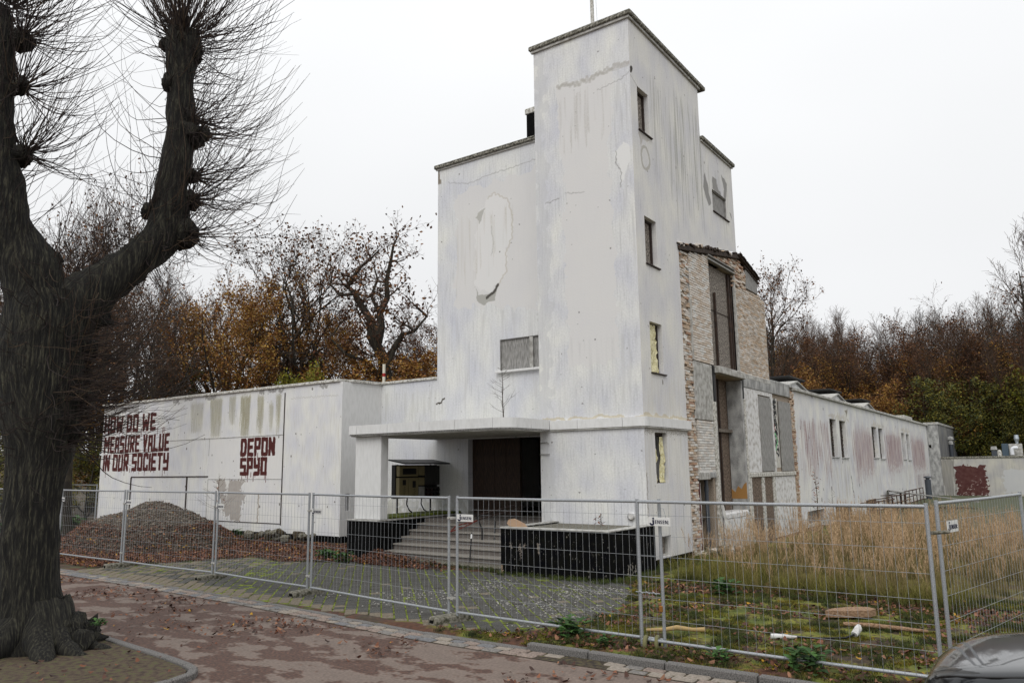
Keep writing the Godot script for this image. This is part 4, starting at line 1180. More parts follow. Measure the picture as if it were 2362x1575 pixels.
func rear_buildings() -> void:
	var gb := thing("grey_rear_block", "stained grey concrete block at the far end of the long white wing", "building", Vector3(0, 0, -50.45))
	var sh := Sheet.new(0.0, 25.0, 0.0, 5.5, 30.0)
	var nz := noise_bytes(sh.w, sh.h, 110, 18, 18)
	var grain := noise_bytes(sh.w, sh.h, 111, 3, 3, 2)
	var run := noise_bytes(sh.w, sh.h, 112, 8, 120, 3)
	sh.base(Color(0.5, 0.5, 0.5), grain, noise_bytes(sh.w, sh.h, 113, 40, 60), run, 0.08, 0.12, 0.1)
	sh.streaks(0, 25, 0.2, 5.4, Color(0.2, 0.2, 0.2), 0.8, run, 110, 200, grain)
	sh.streaks(8, 18, 2.5, 5.0, Color(0.25, 0.3, 0.36), 0.6, nz, 120, 200, grain)
	sh.streaks(0, 25, 0.2, 5.4, Color(0.7, 0.7, 0.69), 0.5, noise_bytes(sh.w, sh.h, 114, 6, 90, 3), 150, 210, grain)
	var b := Mb.new()
	wall(b, Vector3(0.79, 0, 0), BU, Vector2(0, 24.4), Vector2(0, 5.4), [], 0.3, sh.rect())
	build("side_wall", b, sh.material("grey block side"), gb)
	b = Mb.new()
	wall(b, Vector3(0, 0, 0), AU, Vector2(-8, 0.79), Vector2(0, 5.4), [[0.05, 0.22, 3.6, 3.85]], 0.3, Rect2(0, 0, 1, 1), [], null, null, 0.2)
	build("front_wall", b, mats["grey render"], gb)
	b = Mb.new()
	b.bx(Vector3(-8, 5.2, -24.4), Vector3(0.49, 5.39, -0.3))
	build("roof", b, mats["roof felt"], gb)
	b = Mb.new()
	b.bx(Vector3(-0.2, 5.402, -0.5), Vector3(0.85, 5.57, 0.06), 0.02)
	b.bx(Vector3(0.4, 5.404, -24.45), Vector3(0.845, 5.568, -0.5), 0.02)
	build("coping", b, mats["concrete"], gb)
	b = Mb.new()
	b.bx(Vector3(-8, 0, -31.5), Vector3(0.75, 5.0, -25.4), 0.02)
	build("rear_part", b, mats["grey render"], gb)
	var lh := thing("low_white_house", "low white flat-roofed building with a dark red painted wall panel", "building", Vector3(0.8, 0, -50.4))
	sh = Sheet.new(0.0, 14.0, 0.0, 2.8, 44.0)
	nz = noise_bytes(sh.w, sh.h, 120, 16, 16)
	grain = noise_bytes(sh.w, sh.h, 121, 3, 3, 2)
	run = noise_bytes(sh.w, sh.h, 122, 8, 90, 3)
	sh.base(Color(0.7, 0.69, 0.665), grain, noise_bytes(sh.w, sh.h, 123, 50, 50), run, 0.03, 0.05, 0.03)
	sh.box(0.0, 0.85, 0, 2.8, Color(0.45, 0.44, 0.42), 0.8, run, 0.15, 0, 0.5)
	var deep := Color(0.25, 0.085, 0.075)
	sh.poly([[0.88, 2.2], [1.7, 2.3], [2.1, 2.1], [2.85, 2.35], [2.9, 0.0], [0.85, 0.0]], deep, 0.96, nz, 0.09, -20, 0.2)
	for q in 26:
		var cu := rf(0.95, 2.8)
		var cv := rf(0.05, 0.8) if q < 18 else rf(0.9, 1.5)
		sh.poly([[cu, cv], [cu + rf(0.08, 0.3), cv + 0.03], [cu + rf(0.05, 0.2), cv + rf(0.05, 0.16)]], Color(0.66, 0.62, 0.6), 0.85, nz, 0.05, 30, 0.3)
	sh.box(3.9, 12, 0.2, 1.9, Color(0.73, 0.735, 0.74), 0.8, nz, 0.1)
	b = Mb.new()
	wall(b, Vector3.ZERO, AU, Vector2(0, 14), Vector2(-0.1, 2.76), [], 0.3, sh.rect())
	build("front_wall", b, sh.material("low house wall"), lh)
	b = Mb.new()
	b.bx(Vector3(0.0, -0.1, -6.0), Vector3(14, 2.5, -0.31))
	build("body", b, mats["white paint"], lh)
	b = Mb.new()
	b.bx(Vector3(0.0, 2.762, -6.0), Vector3(14.05, 2.9, 0.06), 0.02)
	build("roof_edge", b, mats["lichen coping"], lh)
	# things on its roof
	var t := thing("roof_ventilator", "small capped grey box ventilator on the low roof, left of the white dome", "ventilator", Vector3(4.19, 2.9, -53.0))
	b = Mb.new()
	b.bx(Vector3(-0.18, 0, -0.18), Vector3(0.18, 0.45, 0.18), 0.01)
	build("body", b, mats["grey plastic"], t)
	b = Mb.new()
	b.prism(Vector3(0, 0.5, 0.22), Vector3.RIGHT, Vector3.UP, PackedVector2Array([Vector2(-0.22, 0), Vector2(0.22, 0), Vector2(0.17, 0.26), Vector2(-0.17, 0.26)]), 0.44)
	build("cap", b, mats["grey render"], t)
	t = thing("roof_dome", "small white dome on the low roof beside the blue-grey duct box", "roof dome", Vector3(4.52, 2.9, -53.0))
	b = Mb.new()
	b.lathe(Vector3.ZERO, PackedVector2Array([Vector2(0.17, 0), Vector2(0.17, 0.28), Vector2(0.15, 0.4), Vector2(0.09, 0.48), Vector2(0.0, 0.51)]), 16)
	build("dome", b, mats["parapet white"], t)
	t = thing("duct_box", "blue-grey metal duct box standing on the low roof", "duct", Vector3(4.92, 2.9, -53.0))
	b = Mb.new()
	b.bx(Vector3(-0.21, 0, -0.3), Vector3(0.21, 0.95, 0.1), 0.012)
	build("casing", b, plain("blue grey sheet", Color(0.27, 0.33, 0.38), 0.5, 0.2), t)
	b = Mb.new()
	b.bx(Vector3(0.23, 0, -0.9), Vector3(1.1, 0.93, -0.2), 0.012)
	build("rear_casing", b, mats["concrete"], t)
	t = thing("elbow_duct", "shiny white bent duct pipe in front of the duct box", "duct", Vector3(5.36, 2.9, -52.7))
	b = Mb.new()
	var pts := PackedVector3Array([Vector3(0, 0.1, 0)])
	var rad := PackedFloat32Array([0.13])
	for k in 7:
		var a := PI / 2 * k / 6.0
		pts.append(Vector3(0.2 - 0.2 * cos(a), 0.42 + 0.2 * sin(a), 0))
		rad.append(0.13)
	pts.append(Vector3(0.34, 0.62, -0.1))
	rad.append(0.13)
	b.tube(pts, rad, 14, true)
	build("pipe", b, plain("white steel", Color(0.85, 0.86, 0.88), 0.3), t)
	t = thing("chimney_cowl", "steel cowl on top of the rear duct casing", "cowl", Vector3(5.71, 3.84, -53.4))
	b = Mb.new()
	b.lathe(Vector3.ZERO, PackedVector2Array([Vector2(0.1, 0.0), Vector2(0.1, 0.12), Vector2(0.18, 0.34), Vector2(0.185, 0.36), Vector2(0.15, 0.66), Vector2(0.0, 0.67)]), 16)
	build("cowl", b, plain("bright steel", Color(0.7, 0.73, 0.76), 0.35, 0.8), t)
	t = thing("wall_flue", "dark grey flue pipe with a cap bracketed to the grey block", "flue", Vector3(0.97, 1.95, -56.3))
	b = Mb.new()
	b.tube(PackedVector3Array([Vector3(-0.15, 0.1, -0.5), Vector3(0, 0, -0.3), Vector3(0, 0.12, 0), Vector3(0, 2.1, 0)]), PackedFloat32Array([0.15, 0.15, 0.15, 0.15]), 12, true)
	build("pipe", b, mats["grey plastic"], t)
	b = Mb.new()
	b.lathe(Vector3(0, 2.0, 0), PackedVector2Array([Vector2(0.19, 0), Vector2(0.19, 0.2), Vector2(0.14, 0.3), Vector2(0.26, 0.42), Vector2(0.24, 0.6), Vector2(0.0, 0.7)]), 14)
	build("cap", b, mats["grey render"], t)
	t = thing("stub_flue", "short steel flue with a cap at the far foot of the long wing", "flue", Vector3(0.55, 0, -44.0))
	b = Mb.new()
	b.lathe(Vector3.ZERO, PackedVector2Array([Vector2(0.2, 0), Vector2(0.2, 1.3), Vector2(0.12, 1.32), Vector2(0.12, 1.4), Vector2(0.26, 1.44), Vector2(0.22, 1.52), Vector2(0.0, 1.56)]), 14)
	build("flue", b, mats["grey plastic"], t)

func make_sky() -> void:
	# bright even overcast, a little brighter overhead and towards the low sun behind the cloud
	var w := 256
	var h := 128
	var f := FastNoiseLite.new()
	f.seed = 5
	f.frequency = 0.9
	f.fractal_octaves = 4
	var im := Image.create(w, h, false, Image.FORMAT_RGBF)
	for y in h:
		var el := PI * (0.5 - (y + 0.5) / h)
		for x in w:
			var az := TAU * (x + 0.5) / w
			var d := Vector3(cos(el) * sin(az), sin(el), -cos(el) * cos(az))
			var c := f.get_noise_3d(d.x * 1.3, d.y * 3.0, d.z * 1.3)
			var l := 0.835 + 0.36 * maxf(0.0, d.y) * maxf(0.0, d.y) + 0.065 * c
			var s := Vector3(l * 0.988, l, l * 1.016)
			im.set_pixel(x, y, Color(s.x, s.y, s.z))
	var sm := PanoramaSkyMaterial.new()
	sm.panorama = ImageTexture.create_from_image(im)
	var sky := Sky.new()
	sky.sky_material = sm
	var env := Environment.new()
	env.background_mode = Environment.BG_SKY
	env.sky = sky
	env.tonemap_mode = Environment.TONE_MAPPER_LINEAR
	env.tonemap_exposure = 1.06
	env.sdfgi_enabled = true
	env.ssao_enabled = true
	env.ssil_enabled = true
	var we := WorldEnvironment.new()
	we.environment = env
	add_child(we)
	var sun := DirectionalLight3D.new()
	sun.name = "sun"
	sun.light_energy = 0.4
	sun.light_color = Color(1.0, 0.99, 0.97)
	sun.light_angular_distance = 40.0
	sun.shadow_enabled = true
	sun.basis = Basis.looking_at(Vector3(-0.25, -0.8, -0.75))
	add_child(sun)

# ---------- ground, road, kerb, paving ----------
const EDGE := [[-40.0, 6.6], [-20.0, 7.45], [-12.44, 7.8], [-7.7, 7.99], [-4.4, 8.16], [-1.8, 8.42], [-0.14, 8.6], [1.35, 8.63], [4.45, 8.59], [20.0, 8.55]]
const PAVED := [[-12.5, 7.0], [-11.4, 4.2], [-10.9, 3.1], [-9.3, 3.5], [-7.2, 2.5], [0.5, 2.2], [1.25, 3.4], [1.9, 5.3], [1.75, 6.6], [1.3, 7.75], [-4.4, 7.72], [-12.4, 7.36]]
var paved_poly := PackedVector2Array()
var bumps := FastNoiseLite.new()

func edge_z(x: float) -> float:
	for k in EDGE.size() - 1:
		if x <= EDGE[k + 1][0]:
			return lerpf(EDGE[k][1], EDGE[k + 1][1], clampf((x - EDGE[k][0]) / (EDGE[k + 1][0] - EDGE[k][0]), 0.0, 1.0))
	return EDGE[EDGE.size() - 1][1]

func on_paving(x: float, z: float) -> bool:
	return Geometry2D.is_point_in_polygon(Vector2(x, z), paved_poly)

func mound_h(x: float, z: float) -> float:
	var d := Vector2((x + 17.5) / 3.9, (z - 2.5) / 2.5).length()
	var h := 1.3 * maxf(0.0, 1.0 - d * d * 0.95) * (1.0 - 0.14 * sin(x * 1.3) * cos(z * 1.7)) + 0.25 * bumps.get_noise_2d(x * 7.0, z * 7.0) * clampf(1.0 - d, 0.0, 0.5)
	return h

func height(x: float, z: float) -> float:
	if z > edge_z(x) - 0.42:
		return -0.06
	var h := 0.03 + bumps.get_noise_2d(x * 9.0, z * 9.0) * 0.03
	if x < -6.9:
		var t := clampf((4.6 - z) / 4.6, 0.0, 1.0)
		h += 0.12 * t * t * clampf((-6.9 - x) / 1.5, 0.0, 1.0)
		h += 0.1 * clampf((-12.0 - x) / 5.0, 0.0, 1.0) * t
	if x > 1.0:
		h += 0.03 * smoothstep(1.0, 2.5, x)
	if on_paving(x, z):
		h = -0.05
	if x < 0.5 and z < 0.6 and z > -14.0 and x > -8.5:
		h = minf(h, -0.02) if z < -0.2 else h
	return h

func leaf_mesh(l: float, w: float, curl: float) -> ArrayMesh:
	var b := Mb.new()
	var p := [Vector3(-l * 0.5, curl * 0.5, 0), Vector3(-l * 0.12, 0, -w * 0.5), Vector3(-l * 0.08, curl * 0.35, 0), Vector3(-l * 0.12, 0, w * 0.5), Vector3(l * 0.28, curl * 0.5, -w * 0.3), Vector3(l * 0.28, curl * 0.9, w * 0.3), Vector3(l * 0.5, curl, 0)]
	b.tri(p[0], p[2], p[1])
	b.tri(p[0], p[3], p[2])
	b.tri(p[1], p[2], p[4])
	b.tri(p[2], p[3], p[5])
	b.tri(p[2], p[5], p[4])
	b.tri(p[4], p[5], p[6])
	return b.mesh()

const BROWNS := [Color(0.27, 0.155, 0.11), Color(0.36, 0.215, 0.15), Color(0.46, 0.29, 0.2), Color(0.3, 0.19, 0.145), Color(0.2, 0.125, 0.095), Color(0.42, 0.25, 0.16), Color(0.54, 0.38, 0.28), Color(0.62, 0.46, 0.16)]

func leaf_tint(yellow := 0.02) -> Color:
	if rng.randf() < yellow:
		return Color(0.66, 0.5, 0.1).srgb_to_linear()
	var c: Color = BROWNS[rng.randi() % 7]
	return c.srgb_to_linear() * rf(0.7, 1.25)

func scatter_leaves(called: String, count: int, pick: Callable, lift := 0.012, yellow := 0.02) -> void:
	var at: Array[Transform3D] = []
	var tint := PackedColorArray()
	var tries := 0
	while at.size() < count and tries < count * 8:
		tries += 1
		var p: Vector3 = pick.call()
		if p.y < -50:
			continue
		var s := rf(0.65, 1.25)
		at.append(Transform3D(spin(rf(0, TAU), rf(-0.45, 0.45), rf(-0.5, 0.5)).scaled(Vector3(s, s, s)), p + Vector3(0, lift + rf(0, 0.03), 0)))
		tint.append(leaf_tint(yellow))
	scatter(called, leaf_mesh(0.085, 0.05, 0.024), mats["leaf"], at, tint)

func ground() -> void:
	bumps.seed = 3
	bumps.frequency = 0.09
	for q in PAVED:
		paved_poly.append(Vector2(q[0], q[1]))
	var lm := plain("leaf", Color.WHITE, 0.75)
	lm.vertex_color_use_as_albedo = true
	lm.backlight_enabled = true
	lm.backlight = Color(0.45, 0.4, 0.28)
	lm.cull_mode = BaseMaterial3D.CULL_DISABLED
	mottled("wood floor", [Color(0.13, 0.11, 0.08), Color(0.24, 0.17, 0.11), Color(0.3, 0.24, 0.14), Color(0.24, 0.25, 0.1)], 131, 0.25, 1.0, 0.0, Vector3.ONE, 512, 40.0, 0.5)
	var b := Mb.new()
	b.quad(Vector3(-400, -0.07, 300), Vector3(400, -0.07, 300), Vector3(400, -0.07, -500), Vector3(-400, -0.07, -500))
	struct("ground", b, mats["wood floor"])
	# ---- site soil with moss, leaves and bare earth ----
	var x0 := -30.0
	var x1 := 14.0
	var z0 := -16.0
	var z1 := 8.5
	var sh := Sheet.new(x0, x1, -z1, -z0, 28.0)
	var big := noise_bytes(sh.w, sh.h, 140, 34, 30, 4)
	var mid := noise_bytes(sh.w, sh.h, 141, 12, 12, 3)
	var fine := noise_bytes(sh.w, sh.h, 142, 2.5, 2.5, 2)
	sh.b.resize(sh.w * sh.h * 3)
	sh.hb.resize(sh.w * sh.h)
	var soil := Color(0.24, 0.19, 0.14)
	var moss := Color(0.42, 0.42, 0.13)
	var green := Color(0.25, 0.3, 0.11)
	var leafy := Color(0.3, 0.19, 0.13)
	var straw := Color(0.36, 0.3, 0.18)
	for y in sh.h:
		var z := z0 + y / 28.0
		for x in sh.w:
			var k := y * sh.w + x
			var px := x0 + x / 28.0
			var g := (big[k] * 0.65 + mid[k] * 0.35) / 255.0
			var f := fine[k] / 255.0
			var c: Color
			if px > 0.4 or (px > -1.0 and z > 2.2):
				c = soil.lerp(moss, smoothstep(0.4, 0.56, g + (f - 0.5) * 0.3))
				c = c.lerp(green, smoothstep(0.55, 0.7, g + (f - 0.5) * 0.2) * 0.7)
				if z > 7.3:
					c = c.lerp(leafy, smoothstep(0.35, 0.6, 1.0 - g))
				if z < 1.0 and px > 1.4:
					c = c.lerp(straw, 0.6)
			else:
				c = leafy.lerp(soil, smoothstep(0.4, 0.6, g))
				c = c.lerp(green, smoothstep(0.56, 0.68, mid[k] / 255.0) * 0.6)
			var v := 0.72 + 0.56 * f
			sh.b[k * 3] = clampi(int(c.r * v * 255), 0, 255)
			sh.b[k * 3 + 1] = clampi(int(c.g * v * 255), 0, 255)
			sh.b[k * 3 + 2] = clampi(int(c.b * v * 255), 0, 255)
			sh.hb[k] = (fine[k] + mid[k]) >> 1
	var tm := sh.material("site soil", 1.0, 3.0)
	b = Mb.new()
	var st := 0.25
	var nx := int((x1 - x0) / st)
	var nzz := int((z1 - z0) / st)
	for j in nzz + 1:
		for i in nx + 1:
			var x := x0 + i * st
			var z := z0 + j * st
			var h := height(x, z)
			var nn := Vector3(height(x - 0.2, z) - height(x + 0.2, z), 0.4, height(x, z - 0.2) - height(x, z + 0.2)).normalized()
			b.vert(Vector3(x, h, z), nn, Vector2((x - x0) / (x1 - x0), (z - z0) / (z1 - z0)))
	for j in nzz:
		for i in nx:
			var a := j * (nx + 1) + i
			var d := a + nx + 1
			b.i.append_array(PackedInt32Array([a, a + 1, d, a + 1, d + 1, d]))
	struct("site_ground", b, tm)
	# old yard surface further back on the right
	mottled("old yard", [Color(0.2, 0.2, 0.19), Color(0.3, 0.3, 0.28), Color(0.3, 0.34, 0.12), Color(0.24, 0.24, 0.22)], 150, 0.12, 0.95, 0.0, Vector3(0.5, 1, 2.2), 512, 40.0, 0.5)
	b = Mb.new()
	b.quad(Vector3(0.2, -0.045, -16.0), Vector3(60, -0.045, -16.0), Vector3(60, 0.0, -50.3), Vector3(0.2, 0.0, -50.3))
	struct("old_yard", b, mats["old yard"])
	road()
	kerb_and_setts()
	paving()
	# ---- leaves ----
	var bed := func() -> Vector3:
		var x := rf(-22.5, -6.7)
		var z := rf(0.25, 6.9)
		if z > edge_z(x) - 0.6 or on_paving(x, z) or (x > -8.5 and z < 2.0) or (x > -10.4 and z < 0.0):
			return Vector3(0, -99, 0)
		var mh := mound_h(x, z)
		if mh > 0.75 and rng.randf() < 0.93:
			return Vector3(0, -99, 0)
		return Vector3(x, maxf(height(x, z), mh - 0.0), z)
	scatter_leaves("leaf_litter", 26000, bed, 0.012, 0.03)
	var left := func() -> Vector3:
		var x := rf(-30, -21)
		var z := rf(-1.0, 7.0)
		return Vector3(x, height(x, z), z) if z < edge_z(x) - 0.6 else Vector3(0, -99, 0)
	scatter_leaves("leaf_litter", 2500, left)
	var clumps := FastNoiseLite.new()
	clumps.seed = 9
	clumps.frequency = 0.5
	var lawn := func() -> Vector3:
		var x := rf(0.2, 10.5)
		var z := rf(1.5, 8.0)
		if z > edge_z(x) - 0.5 or on_paving(x, z) or clumps.get_noise_2d(x, z) < rf(-0.1, 0.25) and z < 7.2:
			return Vector3(0, -99, 0)
		return Vector3(x, height(x, z), z)
	scatter_leaves("leaf_litter", 3400, lawn)
	var foot := func() -> Vector3:
		var x := rf(1.5, 9.5)
		var z := 2.4 + sin(x * 1.1) * 0.6 + rf(-0.7, 0.5)
		return Vector3(x, height(x, z), z)
	scatter_leaves("leaf_litter", 1900, foot)
	var street := func() -> Vector3:
		var x := rf(-16.0, 6.0)
		var z := rf(8.0, 13.4)
		if z < edge_z(x) + 0.02 or clumps.get_noise_2d(x * 0.6, z * 0.6) < (x + 9.0) * 0.035 + rf(-0.3, 0.2):
			return Vector3(0, -99, 0)
		return Vector3(x, 0.004, z)
	scatter_leaves("leaf_litter", 2600, street, 0.004)
	var drift := func() -> Vector3:
		var x := -7.15 + rf(0, 1.0) * rf(0.0, 3.2)
		var z := 2.0 + rf(-0.1, 0.75)
		return Vector3(x, maxf(0.02, 0.32 - (x + 7.15) * 0.1 - (z - 1.9) * 0.25) * rf(0.2, 1.0), z)
	scatter_leaves("leaf_litter", 2600, drift, 0.01)

func road() -> void:
	var x0 := -24.0
	var x1 := 12.0
	var z0 := 7.2
	var z1 := 14.4
	var ppm := 52.0
	var sh := Sheet.new(x0, x1, -z1, -z0, ppm)
	var big := noise_bytes(sh.w, sh.h, 160, 60, 30, 4)
	var mid := noise_bytes(sh.w, sh.h, 161, 26, 16, 4)
	var fine := noise_bytes(sh.w, sh.h, 162, 2.2, 2.2, 2)
	var bits := noise_bytes(sh.w, sh.h, 163, 5, 4, 2)
	sh.b.resize(sh.w * sh.h * 3)
	sh.hb.resize(sh.w * sh.h)
	var dry := Color(0.435, 0.38, 0.345)
	var mush := Color(0.245, 0.15, 0.11)
	for y in sh.h:
		var z := z0 + y / ppm
		for x in sh.w:
			var k := y * sh.w + x
			var px := x0 + x / ppm
			var g := (big[k] * 0.6 + mid[k] * 0.4) / 255.0 + (bits[k] - 128) / 255.0 * 0.22 + (fine[k] - 128) / 255.0 * 0.05
			var lim := 0.395 + maxf(0.0, px + 3.5) * 0.02 + maxf(0.0, px - 0.8) * 0.05 + maxf(0.0, 9.3 - z) * 0.06
			var a := smoothstep(lim - 0.015, lim + 0.07, g) * (0.75 + 0.25 * bits[k] / 255.0)
			var f := fine[k] / 255.0
			var c := dry.lerp(mush, a * 0.9)
			var v := (0.78 + 0.44 * f) * (0.94 + 0.12 * big[k] / 255.0) * (1.0 + a * (f - 0.5) * 0.8)
			sh.b[k * 3] = clampi(int(c.r * v * 255), 0, 255)
			sh.b[k * 3 + 1] = clampi(int(c.g * v * 255), 0, 255)
			sh.b[k * 3 + 2] = clampi(int(c.b * v * 255), 0, 255)
			sh.hb[k] = clampi(int(fine[k] * 0.5 + a * (40 + bits[k] * 0.4)), 0, 255)
	var rm := sh.material("wet asphalt with leaf mush", 0.75, 0.5)
	var b := Mb.new()
	var n := 72
	for k in n:
		var xa := x0 + (x1 - x0) * k / n
		var xb := x0 + (x1 - x0) * (k + 1) / n
		var za := edge_z(xa) - 0.02
		var zb := edge_z(xb) - 0.02
		b.quad(Vector3(xa, 0.0, z1), Vector3(xb, 0.0, z1), Vector3(xb, 0.0, zb), Vector3(xa, 0.0, za), Vector2((xa - x0) / (x1 - x0), 1), Vector2((xb - x0) / (x1 - x0), 1), Vector2((xb - x0) / (x1 - x0), (zb - z0) / (z1 - z0)), Vector2((xa - x0) / (x1 - x0), (za - z0) / (z1 - z0)))
	struct("road", b, rm)
	mottled("plain asphalt", [Color(0.4, 0.35, 0.315), Color(0.5, 0.44, 0.4), Color(0.36, 0.25, 0.2)], 165, 0.3, 0.85, 0.0, Vector3.ONE, 256, 40.0, 0.4)
	b = Mb.new()
	b.quad(Vector3(-90, -0.004, 40), Vector3(x0, -0.004, 40), Vector3(x0, -0.004, 7.3), Vector3(-90, -0.004, 5.0))
	b.quad(Vector3(x1, -0.004, 40), Vector3(60, -0.004, 40), Vector3(60, -0.004, 8.6), Vector3(x1, -0.004, 8.6))
	b.quad(Vector3(x0, -0.004, 40), Vector3(x1, -0.004, 40), Vector3(x1, -0.004, z1), Vector3(x0, -0.004, z1))
	struct("road_beyond", b, mats["plain asphalt"])
	# the planted island where the old tree stands
	var ring := [[-16.0, 10.3], [-10.0, 10.65], [-4.46, 11.06], [-2.25, 11.27], [-1.47, 11.35], [-0.95, 11.42], [-0.68, 11.5], [-0.5, 11.66], [-0.42, 11.95], [-0.45, 12.6], [-0.6, 16.0]]
	b = Mb.new()
	mottled("island soil", [Color(0.17, 0.13, 0.1), Color(0.27, 0.21, 0.165), Color(0.34, 0.28, 0.23), Color(0.27, 0.3, 0.13)], 166, 0.5, 1.0, 0.0, Vector3.ONE, 512, 30.0, 0.7)
	var pl := PackedVector2Array()
	for q in ring:
		pl.append(Vector2(q[0] - 0.05, -q[1] - 0.06))
	pl.append_array(PackedVector2Array([Vector2(-0.6, -30), Vector2(-16, -30)]))
	b.prism(Vector3(0, 0.055, 0), Vector3.RIGHT, Vector3.FORWARD, pl, 0.05)
	struct("island_soil", b, mats["island soil"])
	mottled("granite", [Color(0.27, 0.265, 0.26), Color(0.4, 0.39, 0.38), Color(0.5, 0.485, 0.475)], 167, 1.5, 0.85, 0.0, Vector3.ONE, 256, 9.0, 0.7)
	var kb := thing("island_kerb", "curved row of grey granite kerb stones round the tree island", "kerb")
	for k in ring.size() - 1:
		var a := Vector3(ring[k][0], 0.03, ring[k][1])
		var c := Vector3(ring[k + 1][0], 0.03, ring[k + 1][1])
		var m := maxi(1, int(a.distance_to(c) / 0.95))
		for j in m:
			var s := Mb.new()
			var p := a.lerp(c, float(j) / m)
			var q := a.lerp(c, float(j + 1) / m)
			var d := (q - p).normalized() * 0.006
			s.bar(p + d, q - d, 0.11, 0.1 + rf(-0.01, 0.01), Vector3.UP, 0.012)
			build("kerb_stone", s, mats["granite"], kb)
	var isl := func() -> Vector3:
		var x := rf(-9, -0.6)
		var z := rf(11.0, 14.5)
		if x > -1.0 and z < 11.6 or z < 11.06 + (x + 4.46) * 0.1 + 0.1 or rng.randf() < 0.4:
			return Vector3(0, -99, 0)
		return Vector3(x, 0.06, z)
	scatter_leaves("leaf_litter", 260, isl)

func kerb_and_setts() -> void:
	var kb := thing("street_kerb", "long row of grey granite kerb stones between the setts and the site", "kerb")
	var st := thing("sett_gutter", "gutter of two rows of worn grey and pinkish stone setts along the road", "paving")
	var bed := Mb.new()
	var x := -24.0
	while x < 12.0:
		var xb := x + 0.5
		bed.quad(Vector3(x, 0.006, edge_z(x) + 0.005), Vector3(xb, 0.006, edge_z(xb) + 0.005), Vector3(xb, 0.006, edge_z(xb) - 0.5), Vector3(x, 0.006, edge_z(x) - 0.5))
		x = xb
	build("joint_bed", bed, mats["soil"], st)
	var tones: Array[Material] = []
	for k in 4:
		tones.append(mottled("sett tone %d" % k, [[Color(0.36, 0.35, 0.34), Color(0.52, 0.5, 0.48)], [Color(0.42, 0.37, 0.34), Color(0.58, 0.52, 0.48)], [Color(0.34, 0.34, 0.35), Color(0.47, 0.47, 0.475)], [Color(0.45, 0.42, 0.38), Color(0.6, 0.56, 0.52)]][k], 170 + k, 2.5, 0.8, 0.0, Vector3.ONE, 128, 16.0, 0.5))
	var shapes: Array[Mesh] = []
	for k in 3:
		var b := Mb.new()
		b.box(Transform3D(), Vector3([0.26, 0.235, 0.28][k], 0.1, 0.148), [0.014, 0.02, 0.016][k])
		shapes.append(b.mesh())
	for row in 2:
		x = -19.0 + row * 0.13
		while x < 9.5:
			var k := rng.randi() % 3
			var l: float = [0.26, 0.235, 0.28][k] + 0.022
			var xm := x + l * 0.5
			var slope := atan2(edge_z(xm + 0.3) - edge_z(xm - 0.3), 0.6)
			if not (xm > 2.42 and xm < 3.35) or rng.randf() < 0.12:
				part("sett", shapes[k], tones[rng.randi() % 4], st, Transform3D(spin(-slope + rf(-0.03, 0.03), rf(-0.03, 0.03), rf(-0.03, 0.03)), Vector3(xm, -0.032 + rf(-0.006, 0.006), edge_z(xm) - 0.085 - row * 0.168)))
			x += l
	x = -24.0
	while x < 12.0:
		var l := rf(0.85, 1.15)
		var xm := x + l * 0.5
		var rise := 0.022 + 0.075 * smoothstep(1.6, 2.6, xm)
		if not (xm > 2.0 and xm < 2.5):
			var b := Mb.new()
			var p := Vector3(x + 0.008, rise - 0.09, edge_z(x) - 0.405)
			var q := Vector3(x + l - 0.008, rise - 0.09 + rf(-0.008, 0.008), edge_z(x + l) - 0.405)
			b.bar(p, q, 0.12, 0.18, Vector3.UP, 0.015)
			build("kerb_stone", b, mats["granite"], kb)
		x += l

